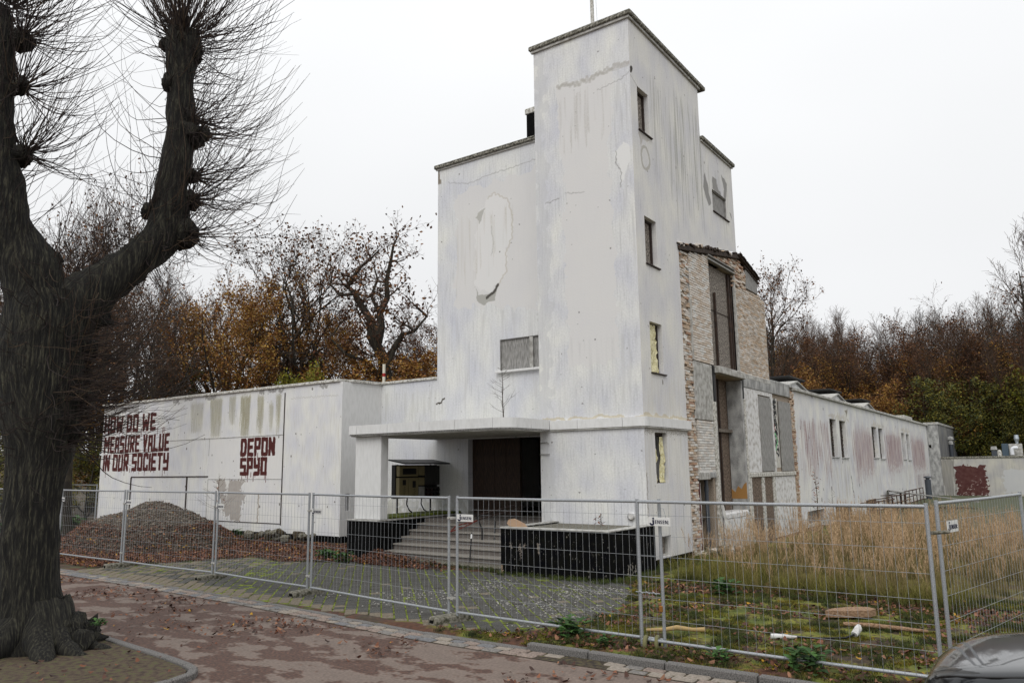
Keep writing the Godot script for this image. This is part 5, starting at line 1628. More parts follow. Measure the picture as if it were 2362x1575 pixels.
func paving() -> void:
	var pv := thing("forecourt_paving", "forecourt of grey concrete paving stones laid diagonally with moss in the joints", "paving")
	# moss and dirt standing in the joints: a bed just under the stones
	mottled("joint moss", [Color(0.13, 0.13, 0.07), Color(0.31, 0.345, 0.07), Color(0.42, 0.47, 0.1), Color(0.47, 0.52, 0.13)], 180, 0.5, 1.0, 0.0, Vector3.ONE, 256, 40.0, 0.4)
	var b := Mb.new()
	var poly := PackedVector2Array()
	for q in paved_poly:
		poly.append(Vector2(q.x, -q.y))
	b.prism(Vector3(0, 0.02, 0), Vector3.RIGHT, Vector3.FORWARD, poly, 0.03)
	build("joint_moss", b, mats["joint moss"], pv)
	mottled("grit", [Color(0.13, 0.13, 0.125), Color(0.2, 0.2, 0.19), Color(0.27, 0.265, 0.25), Color(0.5, 0.49, 0.47)], 181, 1.0, 0.95, 0.0, Vector3.ONE, 512, 9.0, 0.9)
	mottled("clean paver", [Color(0.36, 0.33, 0.28), Color(0.47, 0.43, 0.37)], 182, 1.2, 0.95, 0.0, Vector3.ONE, 256, 20.0, 0.6)
	mottled("grey paver", [Color(0.2, 0.195, 0.185), Color(0.3, 0.29, 0.27)], 183, 1.2, 0.95, 0.0, Vector3.ONE, 256, 20.0, 0.6)
	var tones: Array[Material] = [mats["grit"], mats["clean paver"], mats["grey paver"]]
	var shape := Mb.new()
	shape.box(Transform3D(), Vector3(0.199, 0.06, 0.186), 0.006)
	var pm := shape.mesh()
	var u := Vector2(1, 1).normalized()
	var w := Vector2(1, -1).normalized()
	var spots := []
	for i in range(-90, 90):
		for j in range(-90, 90):
			var p := u * (i * 0.208 + (0.104 if j % 2 else 0.0)) + w * (j * 0.212) + Vector2(-5, 5)
			if p.x > -13 and p.x < 2.4 and p.y > 1.8 and p.y < 7.9 and on_paving(p.x, p.y):
				spots.append(p)
	spots.sort_custom(func(a, c): return a.distance_squared_to(Vector2(8.27, 17.3)) < c.distance_squared_to(Vector2(8.27, 17.3)))
	var rest := [Mb.new(), Mb.new(), Mb.new()]
	for k in spots.size():
		var p: Vector2 = spots[k]
		var near_kerb: float = edge_z(p.x) - p.y
		var tone := 0
		if near_kerb < 0.95 + 0.4 * bumps.get_noise_2d(p.x * 12.0, p.y * 12.0) or (p.x < -8.6 and rng.randf() < 0.4):
			tone = 1
		if rng.randf() < 0.3:
			tone = 2 if tone == 0 else 1
		if rng.randf() < 0.012:
			tone = 1
		var t := Transform3D(spin(-PI / 4, rf(-0.02, 0.02), rf(-0.02, 0.02)), Vector3(p.x, -0.002 + rf(-0.004, 0.004) + 0.012 * bumps.get_noise_2d(p.x * 4.0, p.y * 4.0), p.y))
		if k < 300:
			part("paving_stone", pm, tones[tone], pv, t)
		else:
			rest[tone].box(t, Vector3(0.199, 0.06, 0.186), 0.006)
	for k in 3:
		build("paving_stones", rest[k], tones[k], pv).set_meta("kind", "stuff")
	# loose light grit lying on the worn middle of the court
	var at: Array[Transform3D] = []
	var tint := PackedColorArray()
	for k in 5200:
		var x := rf(-6.0, 1.6)
		var z := rf(3.0, 7.2)
		if on_paving(x, z) and bumps.get_noise_2d(x * 5.0 + 40.0, z * 5.0) + (x + 1.5) * 0.12 > rf(-0.1, 0.5):
			var s := rf(0.005, 0.016)
			at.append(Transform3D(spin(rf(0, TAU), rf(0, TAU), 0).scaled(Vector3(s * rf(0.7, 1.6), s * 0.6, s)), Vector3(x, 0.032, z)))
			tint.append(Color(0.55, 0.54, 0.52).srgb_to_linear() * rf(0.5, 1.5))
	var pb := Mb.new()
	pb.box(Transform3D(), Vector3.ONE * 2.0, 0.6)
	var gm := plain("pebble", Color.WHITE, 0.9)
	gm.vertex_color_use_as_albedo = true
	scatter("loose_grit", pb.mesh(), gm, at, tint)

# ---------- site fence ----------
var wire_v: Mesh
var wire_h: Mesh

func fence_panel(label: String, a: Vector2, c: Vector2, top := 2.0, step := 0.112, lift := 0.0) -> Node3D:
	var l := a.distance_to(c)
	var t := thing("fence_section", label, "fence", Vector3(a.x, 0.03 + lift, a.y), -atan2(c.y - a.y, c.x - a.x), "site fence sections")
	var m: Material = mats["galvanised"]
	var r := 0.021
	for k in 2:
		var x := 0.03 if k == 0 else l - 0.03
		var b := Mb.new()
		b.tube(PackedVector3Array([Vector3(x, -0.02, 0), Vector3(x, top, 0)]), PackedFloat32Array([r + 0.002, r + 0.002]), 12, true)
		build("post", b, m, t)
		b = Mb.new()
		var y := top - 0.035 if k == 0 else 0.14
		b.tube(PackedVector3Array([Vector3(0.03, y, 0.001), Vector3(l * 0.5, y - 0.006, 0.001), Vector3(l - 0.03, y, 0.001)]), PackedFloat32Array([r, r, r]), 12)
		build("top_rail" if k == 0 else "bottom_rail", b, m, t)
	if wire_v == null:
		var b := Mb.new()
		b.tube(PackedVector3Array([Vector3(0, 0, 0), Vector3(0, 1, 0)]), PackedFloat32Array([0.0021, 0.0021]), 5)
		wire_v = b.mesh()
		b = Mb.new()
		b.tube(PackedVector3Array([Vector3(0, 0, 0), Vector3(1, 0, 0)]), PackedFloat32Array([0.0024, 0.0024]), 5)
		wire_h = b.mesh()
	var n := int((l - 0.12) / step)
	for k in range(1, n + 1):
		var x := 0.06 + (l - 0.12) * k / (n + 1)
		part("wire", wire_v, m, t, Transform3D(Basis.from_euler(Vector3(0, 0, rf(-0.004, 0.004))) * Basis.from_scale(Vector3(1, top - 0.14, 1)), Vector3(x, 0.11, 0.022)))
	for k in 6:
		part("wire", wire_h, m, t, Transform3D(Basis.from_euler(Vector3(0, 0, rf(-0.003, 0.003))) * Basis.from_scale(Vector3(l - 0.06, 1, 1)), Vector3(0.03, 0.415 + k * 0.27 - 0.002, 0.018)))
	return t

func coupler(par: Node3D, x: float, y: float) -> void:
	var b := Mb.new()
	b.bx(Vector3(x - 0.07, y - 0.02, -0.035), Vector3(x + 0.07, y + 0.02, -0.025), 0.003)
	b.bx(Vector3(x - 0.07, y - 0.02, 0.026), Vector3(x + 0.07, y + 0.02, 0.036), 0.003)
	b.rod(Vector3(x, y, -0.05), Vector3(x, y, 0.06), 0.009, 8)
	build("coupler", b, mats["concrete"], par)

func fence_foot(x: float, z: float, turn: float, label: String) -> void:
	var t := thing("fence_block", label, "fence foot", Vector3(x, 0.0, z), turn, "concrete fence feet")
	var b := Mb.new()
	b.bx(Vector3(-0.11, -0.02, -0.3), Vector3(0.11, 0.135, 0.42), 0.022)
	build("block", b, mats["mossy concrete"], t)
	b = Mb.new()
	b.bx(Vector3(-0.055, 0.045, 0.4), Vector3(0.055, 0.095, 0.425), 0.006)
	build("grip_slot", b, mats["black paint"], t)

func brand_sign(label: String, p: Vector3, turn: float, w := 0.34, h := 0.115) -> void:
	var t := thing("fence_sign", label, "sign", p, turn, "white signs on the fence")
	var b := Mb.new()
	b.bx(Vector3(-w * 0.5, -h * 0.5, 0.026), Vector3(w * 0.5, h * 0.5, 0.032), 0.002)
	build("plate", b, mats["sign white"], t)
	var ink: Material = mats["sign blue"]
	# the large j: dot, stem and hook
	var jb := Mb.new()
	var x := -w * 0.5 + 0.075
	var disc := PackedVector2Array()
	for k in 14:
		disc.append(Vector2(x + 0.014 * cos(TAU * k / 14), h * 0.36 + 0.014 * sin(TAU * k / 14)))
	jb.prism(Vector3(0, 0, 0.0345), Vector3.RIGHT, Vector3.UP, disc, 0.002)
	jb.prism(Vector3(0, 0, 0.0345), Vector3.RIGHT, Vector3.UP, PackedVector2Array([Vector2(x - 0.013, h * 0.2), Vector2(x + 0.013, h * 0.2), Vector2(x + 0.013, -h * 0.22), Vector2(x - 0.013, -h * 0.12)]), 0.002)
	var hook := PackedVector2Array()
	for k in 13:
		var a := PI + PI * k / 12.0
		hook.append(Vector2(x - 0.021 + 0.036 * cos(a), -h * 0.16 + 0.034 * sin(a)))
	for k in range(12, -1, -1):
		var a := PI + PI * k / 12.0
		hook.append(Vector2(x - 0.021 + 0.014 * cos(a), -h * 0.14 + 0.012 * sin(a)))
	jb.prism(Vector3(0, 0, 0.035), Vector3.RIGHT, Vector3.UP, hook, 0.002)
	build("letter", jb, ink, t)
	var tx := TextMesh.new()
	tx.text = "ENSEN:"
	var f := SystemFont.new()
	f.font_names = PackedStringArray(["Droid Sans"])
	f.font_weight = 700
	tx.font = f
	tx.font_size = 32
	tx.pixel_size = 0.0021
	tx.depth = 0.002
	tx.horizontal_alignment = HORIZONTAL_ALIGNMENT_LEFT
	part("lettering", tx, ink, t, Transform3D(Basis.from_scale(Vector3(w / 0.34 * 0.95, 1, 1)), Vector3(x + 0.02, -0.004, 0.0345)))

func fence() -> void:
	plain("sign white", Color(0.82, 0.82, 0.81), 0.5)
	plain("sign blue", Color(0.05, 0.06, 0.2), 0.5)
	var names_ := ["fence panel at the far left edge, left of the old tree trunk", "fence panel half hidden by the old tree trunk, in front of the hedge", "fence panel in front of the gravel mound, right of the old tree trunk", "fence panel in front of the leaf bed between the mound and the wing's peeled patch", "fence panel in front of the black planter and the canopy pier", "fence panel before the canopy pier and the left half of the entrance steps", "fence panel in front of the right black planter and the tower corner", "wheeled gate panel of the fence in front of the tall dry grass", "fence panel running back from the gate behind the parked car"]
	var pts := [[Vector2(-24.2, 5.75), Vector2(-20.18, 5.98)], [Vector2(-20.1, 5.99), Vector2(-15.86, 6.22)], [Vector2(-15.82, 6.24), Vector2(-12.12, 6.33)], [Vector2(-12.06, 6.33), Vector2(-7.93, 6.42)], [Vector2(-7.87, 6.42), Vector2(-4.23, 6.76)], [Vector2(-4.13, 6.79), Vector2(-0.07, 7.33)], [Vector2(0.05, 7.33), Vector2(3.76, 7.44)], [Vector2(3.41, 7.52), Vector2(7.03, 7.58)], [Vector2(7.06, 7.3), Vector2(7.76, 4.03)]]
	for k in pts.size():
		var t := fence_panel(names_[k], pts[k][0], pts[k][1], 1.98 if k < 8 else 2.0, 0.112)
		var l: float = pts[k][0].distance_to(pts[k][1])
		if k in [2, 3, 4, 5]:
			coupler(t, l + 0.03, 1.62)
			coupler(t, l + 0.03, 0.35)
		if k in [6, 7]:
			var wx := l - 0.12 if k == 6 else 0.1
			var b := Mb.new()
			var prof := PackedVector2Array([Vector2(0.05, -0.025), Vector2(0.1, -0.025), Vector2(0.112, -0.012), Vector2(0.112, 0.012), Vector2(0.1, 0.025), Vector2(0.05, 0.025), Vector2(0.05, -0.025)])
			b.lathe(Vector3.ZERO, prof, 20)
			part("wheel", b.mesh(), mats["old cream rubber"], t, Transform3D(spin(0.25, 0, PI / 2), Vector3(wx, 0.09, 0.03)))
			b = Mb.new()
			b.bx(Vector3(wx - 0.03, 0.06, -0.01), Vector3(wx + 0.03, 0.16, 0.0), 0.004)
			build("wheel_bracket", b, mats["black metal"], t)
		if k == 7:
			var b := Mb.new()
			for j in 7:
				b.rod(Vector3(-0.02 + j * 0.05, 0.75 + 0.012 * (j % 2), 0.03), Vector3(0.04 + j * 0.05, 0.75 - 0.012 * (j % 2), 0.04), 0.007, 6)
			build("chain", b, mats["galvanised"], t)
			b = Mb.new()
			b.bx(Vector3(0.32, 0.52, 0.03), Vector3(0.37, 0.6, 0.055), 0.006)
			build("padlock", b, plain("brass", Color(0.62, 0.42, 0.2), 0.4, 0.6), t)
			b = Mb.new()
			b.rod(Vector3(l + 0.0, 1.66, 0), Vector3(l + 0.14, 1.66, -0.25), 0.02, 8)
			build("coupler", b, mats["mossy concrete"], t)
			b = Mb.new()
			b.tube(PackedVector3Array([Vector3(0.36, 1.82, 0.03), Vector3(0.39, 1.87, 0.04), Vector3(0.44, 1.86, 0.04), Vector3(0.47, 1.74, 0.04)]), PackedFloat32Array([0.004, 0.004, 0.004, 0.004]), 5)
			build("bent_wire", b, mats["galvanised"], t)
	var feet := ["concrete fence foot at the left, in front of the mound", "concrete fence foot before the left wing, second from the tree", "concrete fence foot near the canopy pier, third from the tree", "concrete fence foot in front of the entrance steps"]
	for k in 4:
		var p: Vector2 = [Vector2(-12.09, 6.33), Vector2(-7.9, 6.42), Vector2(-4.18, 6.77), Vector2(-0.01, 7.33)][k]
		fence_foot(p.x, p.y, [-0.1, -0.06, -0.08, -0.25][k], feet[k])
	brand_sign("white sign with dark blue letters on the panel before the right planter", Vector3(0.27, 1.66, 7.336), 0.0)
	brand_sign("white sign with dark blue letters on the gate in front of the tower base", Vector3(3.78, 1.715, 7.535), 0.0, 0.32)
	brand_sign("white sign on the panel running back behind the car", Vector3(7.14, 1.72, 6.88), 1.36, 0.36, 0.13)
	brand_sign("white sign on the panel left of the canopy pier", Vector3(-3.92, 1.645, 6.82), -0.1)
	brand_sign("white sign on the panel before the peeled wall patch", Vector3(-7.7, 1.66, 6.44), -0.06)
	brand_sign("white sign on the panel before the gravel mound's top", Vector3(-11.9, 1.69, 6.335), 0.0)
	brand_sign("white sign beside the old tree trunk", Vector3(-15.7, 1.71, 6.245), 0.0, 0.26)
	for k in 3:
		var xa := -38.0 + k * 4.0
		fence_panel(["far back fence panel, leftmost behind the old tree", "far back fence panel beside the hedge, behind the old tree", "far back fence panel meeting the left end of the wing"][k], Vector2(xa, -1.4 + k * 0.5), Vector2(xa + 3.95, -0.9 + k * 0.5), 1.95, 0.2)

# ---------- entrance steps, planters and what stands on them ----------
func entrance_things() -> void:
	var st := thing("entrance_steps", "broad flight of worn brownish entrance steps between the black planters", "steps", Vector3(-4.95, 0, 0))
	mottled("worn tread", [Color(0.4, 0.375, 0.35), Color(0.56, 0.54, 0.51), Color(0.64, 0.625, 0.6)], 199, 1.6, 0.9, 0.0, Vector3.ONE, 256, 10.0, 0.6)
	for k in 6:
		var top := 0.1 + 0.163 * k if k < 6 else 1.03
		var zf := 1.92 - 0.325 * k
		var b := Mb.new()
		b.bx(Vector3(-2.24 - (0.25 if k == 0 else 0.0), top - 0.163, zf - 0.36), Vector3(2.24, top - 0.062, zf - 0.012))
		build("riser", b, mats["aggregate step"] if k > 0 else mats["mossy concrete"], st)
		b = Mb.new()
		b.bx(Vector3(-2.242 - (0.25 if k == 0 else 0.0), top - 0.048, zf - 0.36), Vector3(2.242, top, zf + 0.025), 0.008)
		build("tread", b, mats["worn tread"] if k > 0 else mats["mossy concrete"], st)
	var pb := Mb.new()
	pb.bx(Vector3(-2.24, 0.5, -1.79), Vector3(1.88, 1.028, -0.05))
	build("landing", pb, mats["aggregate step"], st)
	# right planter
	var pr := thing("black_planter", "large black painted planter with white scrapes, right of the entrance steps", "planter", Vector3(-1.26, 0, 1.16))
	var sh := Sheet.new(-1.46, 1.46, -0.05, 1.1, 110.0)
	var nz := noise_bytes(sh.w, sh.h, 200, 10, 10)
	var grain := noise_bytes(sh.w, sh.h, 201, 3, 3, 2)
	var run := noise_bytes(sh.w, sh.h, 202, 5, 60, 3)
	sh.base(Color(0.045, 0.046, 0.048), grain, noise_bytes(sh.w, sh.h, 203, 30, 30), run, 0.25, 0.3, 0.2)
	var pale := Color(0.62, 0.6, 0.57)
	for k in 46:
		var u := rf(-1.4, 1.4)
		var v := rf(0.03, 1.0)
		var l := rf(0.02, 0.1)
		sh.poly([[u, v], [u + rf(0.01, 0.05), v + 0.01], [u + rf(0.0, 0.02), v - l]], pale, rf(0.3, 0.9), nz, 0.02, 30, 0.5)
	for q in [[-0.88, 0.7, 0.38], [-0.95, 0.66, 0.12], [-0.78, 0.72, 0.1], [-0.38, 0.76, 0.28], [-1.16, 0.72, 0.14]]:
		sh.poly([[q[0] - 0.03, q[1]], [q[0] + 0.03, q[1] + 0.02], [q[0] + 0.02, q[1] - q[2]], [q[0] - 0.01, q[1] - q[2] * 0.8]], Color(0.6, 0.56, 0.52), 0.9, nz, 0.025, 30, 0.3)
	sh.poly([[-1.45, 0.25], [-1.4, 0.22], [-1.38, 0.0], [-1.46, 0.0]], Color(0.6, 0.53, 0.46), 0.9, nz, 0.02, 20)
	sh.flecks(rng, 150, pale, 0.004, 0.014, 0.7, 1.8)
	sh.box(-1.46, 1.46, -0.05, 0.06, Color(0.25, 0.27, 0.1), 0.6, nz, 0.04, 0, 0.6)
	var b := Mb.new()
	wall(b, Vector3(0, 0, 1.16), AU, Vector2(-1.44, 1.44), Vector2(-0.05, 1.05), [], 0.15, sh.rect())
	build("front_wall", b, dull(sh.material("black planter front", 0.9, 0.2)), pr)
	sh = Sheet.new(-1.2, 1.2, -0.05, 1.1, 110.0)
	nz = noise_bytes(sh.w, sh.h, 205, 10, 10)
	grain = noise_bytes(sh.w, sh.h, 206, 3, 3, 2)
	sh.base(Color(0.045, 0.046, 0.048), grain, noise_bytes(sh.w, sh.h, 207, 30, 30), noise_bytes(sh.w, sh.h, 208, 5, 60, 3), 0.25, 0.3, 0.2)
	for k in 60:
		var u := rf(-1.1, 1.1)
		var v := rf(0.03, 1.0)
		sh.poly([[u, v], [u + rf(0.01, 0.04), v + 0.01], [u + rf(0.0, 0.02), v - rf(0.03, 0.12)]], pale, rf(0.3, 0.9), nz, 0.02, 30, 0.5)
	for q in [[-0.3, 0.3], [-0.1, 0.28], [-0.2, 0.32], [0.05, 0.26]]:
		sh.poly([[q[0] - 0.03, q[1]], [q[0] + 0.03, q[1]], [q[0] + 0.01, 0.03], [q[0] - 0.02, 0.05]], Color(0.72, 0.7, 0.66), 0.9, nz, 0.03, 30, 0.3)
	b = Mb.new()
	wall(b, Vector3(1.44, 0, 0), BU, Vector2(-1.159, 1.15), Vector2(-0.05, 1.05), [], 0.15, sh.rect())
	build("side_wall", b, dull(sh.material("black planter side", 0.9, 0.2)), pr)
	b = Mb.new()
	b.bx(Vector3(-1.44, -0.05, -1.15), Vector3(-1.29, 1.05, 1.0))
	build("side_wall", b, mats["black paint"], pr)
	b = Mb.new()
	b.bx(Vector3(-1.46, 1.052, 0.9), Vector3(1.46, 1.085, 1.18), 0.008)
	b.bx(Vector3(1.2, 1.053, -1.15), Vector3(1.458, 1.084, 0.899), 0.008)
	b.bx(Vector3(-1.458, 1.053, -1.15), Vector3(-1.25, 1.084, 0.899), 0.008)
	build("rim", b, mats["concrete"], pr)
	b = Mb.new()
	b.bx(Vector3(-1.25, 0.9, -1.15), Vector3(1.2, 1.03, 0.9))
	build("soil", b, mats["mossy concrete"], pr)
	# left planter under the pier
	var plt := thing("black_planter", "black painted planter under the white canopy pier, left of the steps", "planter", Vector3(-7.8, 0, 0.05))
	b = Mb.new()
	b.bx(Vector3(-0.6, -0.05, -1.83), Vector3(0.6, 1.04, 1.85), 0.01)
	build("wall", b, mats["black paint"], plt)
	b = Mb.new()
	b.bx(Vector3(-0.61, 1.042, -1.84), Vector3(0.61, 1.085, 1.865), 0.008)
	build("rim", b, mats["concrete"], plt)
	b = Mb.new()
	b.bx(Vector3(-0.5, 1.087, -1.83), Vector3(0.58, 1.15, 1.3), 0.02)
	build("moss_bed", b, mats["joint moss"], plt)
	# meter cabinet on legs behind the pier
	var c := thing("meter_cabinet", "cream electrical cabinet with sockets under a small black roof, behind the pier", "electrical cabinet", Vector3(-8.2, 1.1, -0.8))
	for q in [-0.72, 0.8]:
		b = Mb.new()
		b.bx(Vector3(-0.1, 0, q - 0.02), Vector3(-0.06, 1.5, q + 0.02))
		build("leg", b, mats["black metal"], c)
	b = Mb.new()
	b.bx(Vector3(-0.16, 0.48, -0.96), Vector3(0.0, 1.49, 0.98), 0.01)
	build("back_board", b, mats["black metal"], c)
	var cream := plain("cabinet cream", Color(0.48, 0.44, 0.31), 0.6)
	var dim := plain("cabinet dark", Color(0.13, 0.125, 0.11), 0.6)
	for q in [[0.53, 0.95, 0.5, 1.1, 0], [0.09, 0.5, 0.5, 1.1, 0], [0.1, 0.94, 1.14, 1.46, 0], [-0.2, 0.06, 0.86, 1.1, 0], [-0.2, 0.06, 1.16, 1.46, 0], [-0.2, 0.06, 0.5, 0.82, 1]]:
		b = Mb.new()
		b.bx(Vector3(0.0, q[2], q[0]), Vector3(0.14, q[3], q[1]), 0.012)
		build("meter_box", b, cream if q[4] == 0 else mats["grey board"], c)
	for q in [[0.2, 0.8, 1.2, 1.38], [0.22, 0.36, 0.8, 1.0], [0.66, 0.8, 0.88, 1.04]]:
		b = Mb.new()
		b.bx(Vector3(0.14, q[2], q[0]), Vector3(0.148, q[3], q[1]))
		build("display_pane", b, mats["black metal"], c)
	for q in [[0.72, 0.84], [0.28, 0.78]]:
		b = Mb.new()
		var z0: float = q[0]
		var y0: float = q[1]
		for k in 5:
			b.tube(PackedVector3Array([Vector3(0.144, y0 - k * 0.06, z0 + rf(0.0, 0.08)), Vector3(0.144, y0 - 0.03 - k * 0.06, z0 - rf(0.02, 0.08)), Vector3(0.144, y0 - 0.05 - k * 0.06, z0 + rf(0, 0.05))]), PackedFloat32Array([0.005, 0.005, 0.005]), 4)
		build("scribble", b, mats["black metal"], c)
	for q in [[-0.56, -0.22, 0.5, 0.8], [-0.94, -0.58, 0.5, 0.8], [-0.5, -0.24, 0.86, 1.46], [-0.72, -0.52, 0.86, 1.46], [-0.94, -0.74, 0.86, 1.46]]:
		b = Mb.new()
		b.bx(Vector3(0.0, q[2], q[0]), Vector3(0.12, q[3], q[1]), 0.01)
		build("meter_box", b, dim, c)
	for i in 2:
		for j in 4:
			b = Mb.new()
			b.rod(Vector3(0.11, 0.58 + i * 0.14, -0.3 - j * 0.17), Vector3(0.2, 0.57 + i * 0.14, -0.3 - j * 0.17), 0.05, 10)
			build("socket", b, plain("socket red", Color(0.14, 0.06, 0.05), 0.5) if j < 2 else mats["black metal"], c)
	b = Mb.new()
	b.prism(Vector3(0, 0, 1.08), Vector3.RIGHT, Vector3.UP, PackedVector2Array([Vector2(-0.2, 1.66), Vector2(-0.2, 1.62), Vector2(0.5, 1.5), Vector2(0.5, 1.54)]), 2.15)
	build("roof", b, mats["black metal"], c)
	for q in [0.5, -0.15]:
		b = Mb.new()
		b.tube(PackedVector3Array([Vector3(0.06, 0.5, q), Vector3(0.08, 0.3, q + 0.05), Vector3(0.1, 0.12, q - 0.05), Vector3(0.14, 0.02, q - 0.2)]), PackedFloat32Array([0.02, 0.02, 0.02, 0.02]), 8)
		build("cable", b, mats["black metal"], c)
	# broken handrails on the steps
	var h := thing("bent_handrail", "broken dark metal handrail leaning on the upper steps", "handrail", Vector3(-4.7, 0.6, 0.4))
	b = Mb.new()
	b.tube(PackedVector3Array([Vector3(0.35, -0.35, 0.5), Vector3(0.2, 0.25, 0.3), Vector3(-0.15, 0.62, 0.1), Vector3(-1.0, 0.45, -0.1)]), PackedFloat32Array([0.022, 0.022, 0.02, 0.02]), 8)
	build("rail", b, mats["black metal"], h)
	b = Mb.new()
	b.rod(Vector3(0.62, -0.25, 0.35), Vector3(0.42, 0.45, 0.0), 0.02, 8)
	build("post", b, mats["black metal"], h)
	b = Mb.new()
	b.rod(Vector3(-0.2, 0.58, 0.12), Vector3(0.5, 0.85, -0.9), 0.022, 8)
	b.rod(Vector3(-0.1, 0.48, 0.12), Vector3(0.6, 0.75, -0.9), 0.018, 8)
	build("rail", b, mats["brown frame"], h)
	var s := thing("leaning_pole", "thin dark pole with a white band leaning on the steps", "pole", Vector3(-4.05, 0.2, 1.7))
	b = Mb.new()
	b.rod(Vector3(0, -0.05, 0.1), Vector3(-0.25, 0.62, -0.3), 0.017, 8)
	build("shaft", b, mats["black metal"], s)
	b = Mb.new()
	b.rod(Vector3(-0.2, 0.48, -0.22), Vector3(-0.235, 0.58, -0.276), 0.024, 8)
	build("white_band", b, mats["white paint"], s)
	var rr := thing("red_barrier_scrap", "bent piece of a red barrier lying on the upper steps", "barrier scrap", Vector3(-5.1, 0.85, 0.5))
	b = Mb.new()
	var rp := PackedVector3Array([Vector3(-0.5, -0.1, 0.2), Vector3(-0.1, 0.02, 0.15), Vector3(0.35, 0.26, -0.1), Vector3(0.0, 0.16, -0.15), Vector3(-0.45, 0.05, 0.0), Vector3(-0.5, -0.1, 0.2)])
	b.tube(rp, PackedFloat32Array([0.018, 0.018, 0.018, 0.018, 0.018, 0.018]), 6)
	build("frame", b, plain("faded red", Color(0.4, 0.13, 0.08), 0.7), rr)
	var pk := thing("broken_timber", "splintered piece of timber lying on the right planter's rim", "timber", Vector3(-2.35, 1.12, 2.1), 0.5)
	b = Mb.new()
	b.prism(Vector3(0, 0, 0.06), Vector3.RIGHT, Vector3.UP, PackedVector2Array([Vector2(-0.2, -0.02), Vector2(0.22, -0.06), Vector2(0.16, 0.03), Vector2(-0.08, 0.15), Vector2(-0.22, 0.13), Vector2(-0.26, 0.05)]), 0.12)
	build("plank", b, plain("fresh wood", Color(0.66, 0.55, 0.45), 0.85), pk)
	b = Mb.new()
	b.prism(Vector3(0, 0.0, 0.09), Vector3.RIGHT, Vector3.UP, PackedVector2Array([Vector2(0.0, -0.03), Vector2(0.3, -0.09), Vector2(0.12, 0.06)]), 0.03)
	build("splinter", b, mats["fresh wood"], pk)
	var rl := thing("wall_lamp_base", "small round broken fitting on the tower wall above the planter", "wall fitting", Vector3(-0.42, 1.25, 0.0))
	b = Mb.new()
	b.tube(PackedVector3Array([Vector3(0, 0, 0.0), Vector3(0, 0, 0.05), Vector3(0, 0, 0.06)]), PackedFloat32Array([0.1, 0.1, 0.07]), 14, true)
	build("fitting", b, mats["rough white render"], rl)
	var br := thing("wall_bracket", "rusty hook bracket high beside the open doorway", "bracket", Vector3(-2.9, 3.1, 0.0))
	b = Mb.new()
	b.tube(PackedVector3Array([Vector3(-0.12, 0.0, 0.02), Vector3(0.1, 0.02, 0.05), Vector3(0.14, -0.03, 0.05)]), PackedFloat32Array([0.015, 0.015, 0.015]), 6)
	b.rod(Vector3(-0.15, -0.3, 0.02), Vector3(0.16, -0.3, 0.05), 0.014, 6)
	build("hook", b, mats["grey board"], br)

# ---------- loose things on the ground ----------
func dull(m: StandardMaterial3D) -> StandardMaterial3D:
	m.metallic_specular = 0.2
	return m

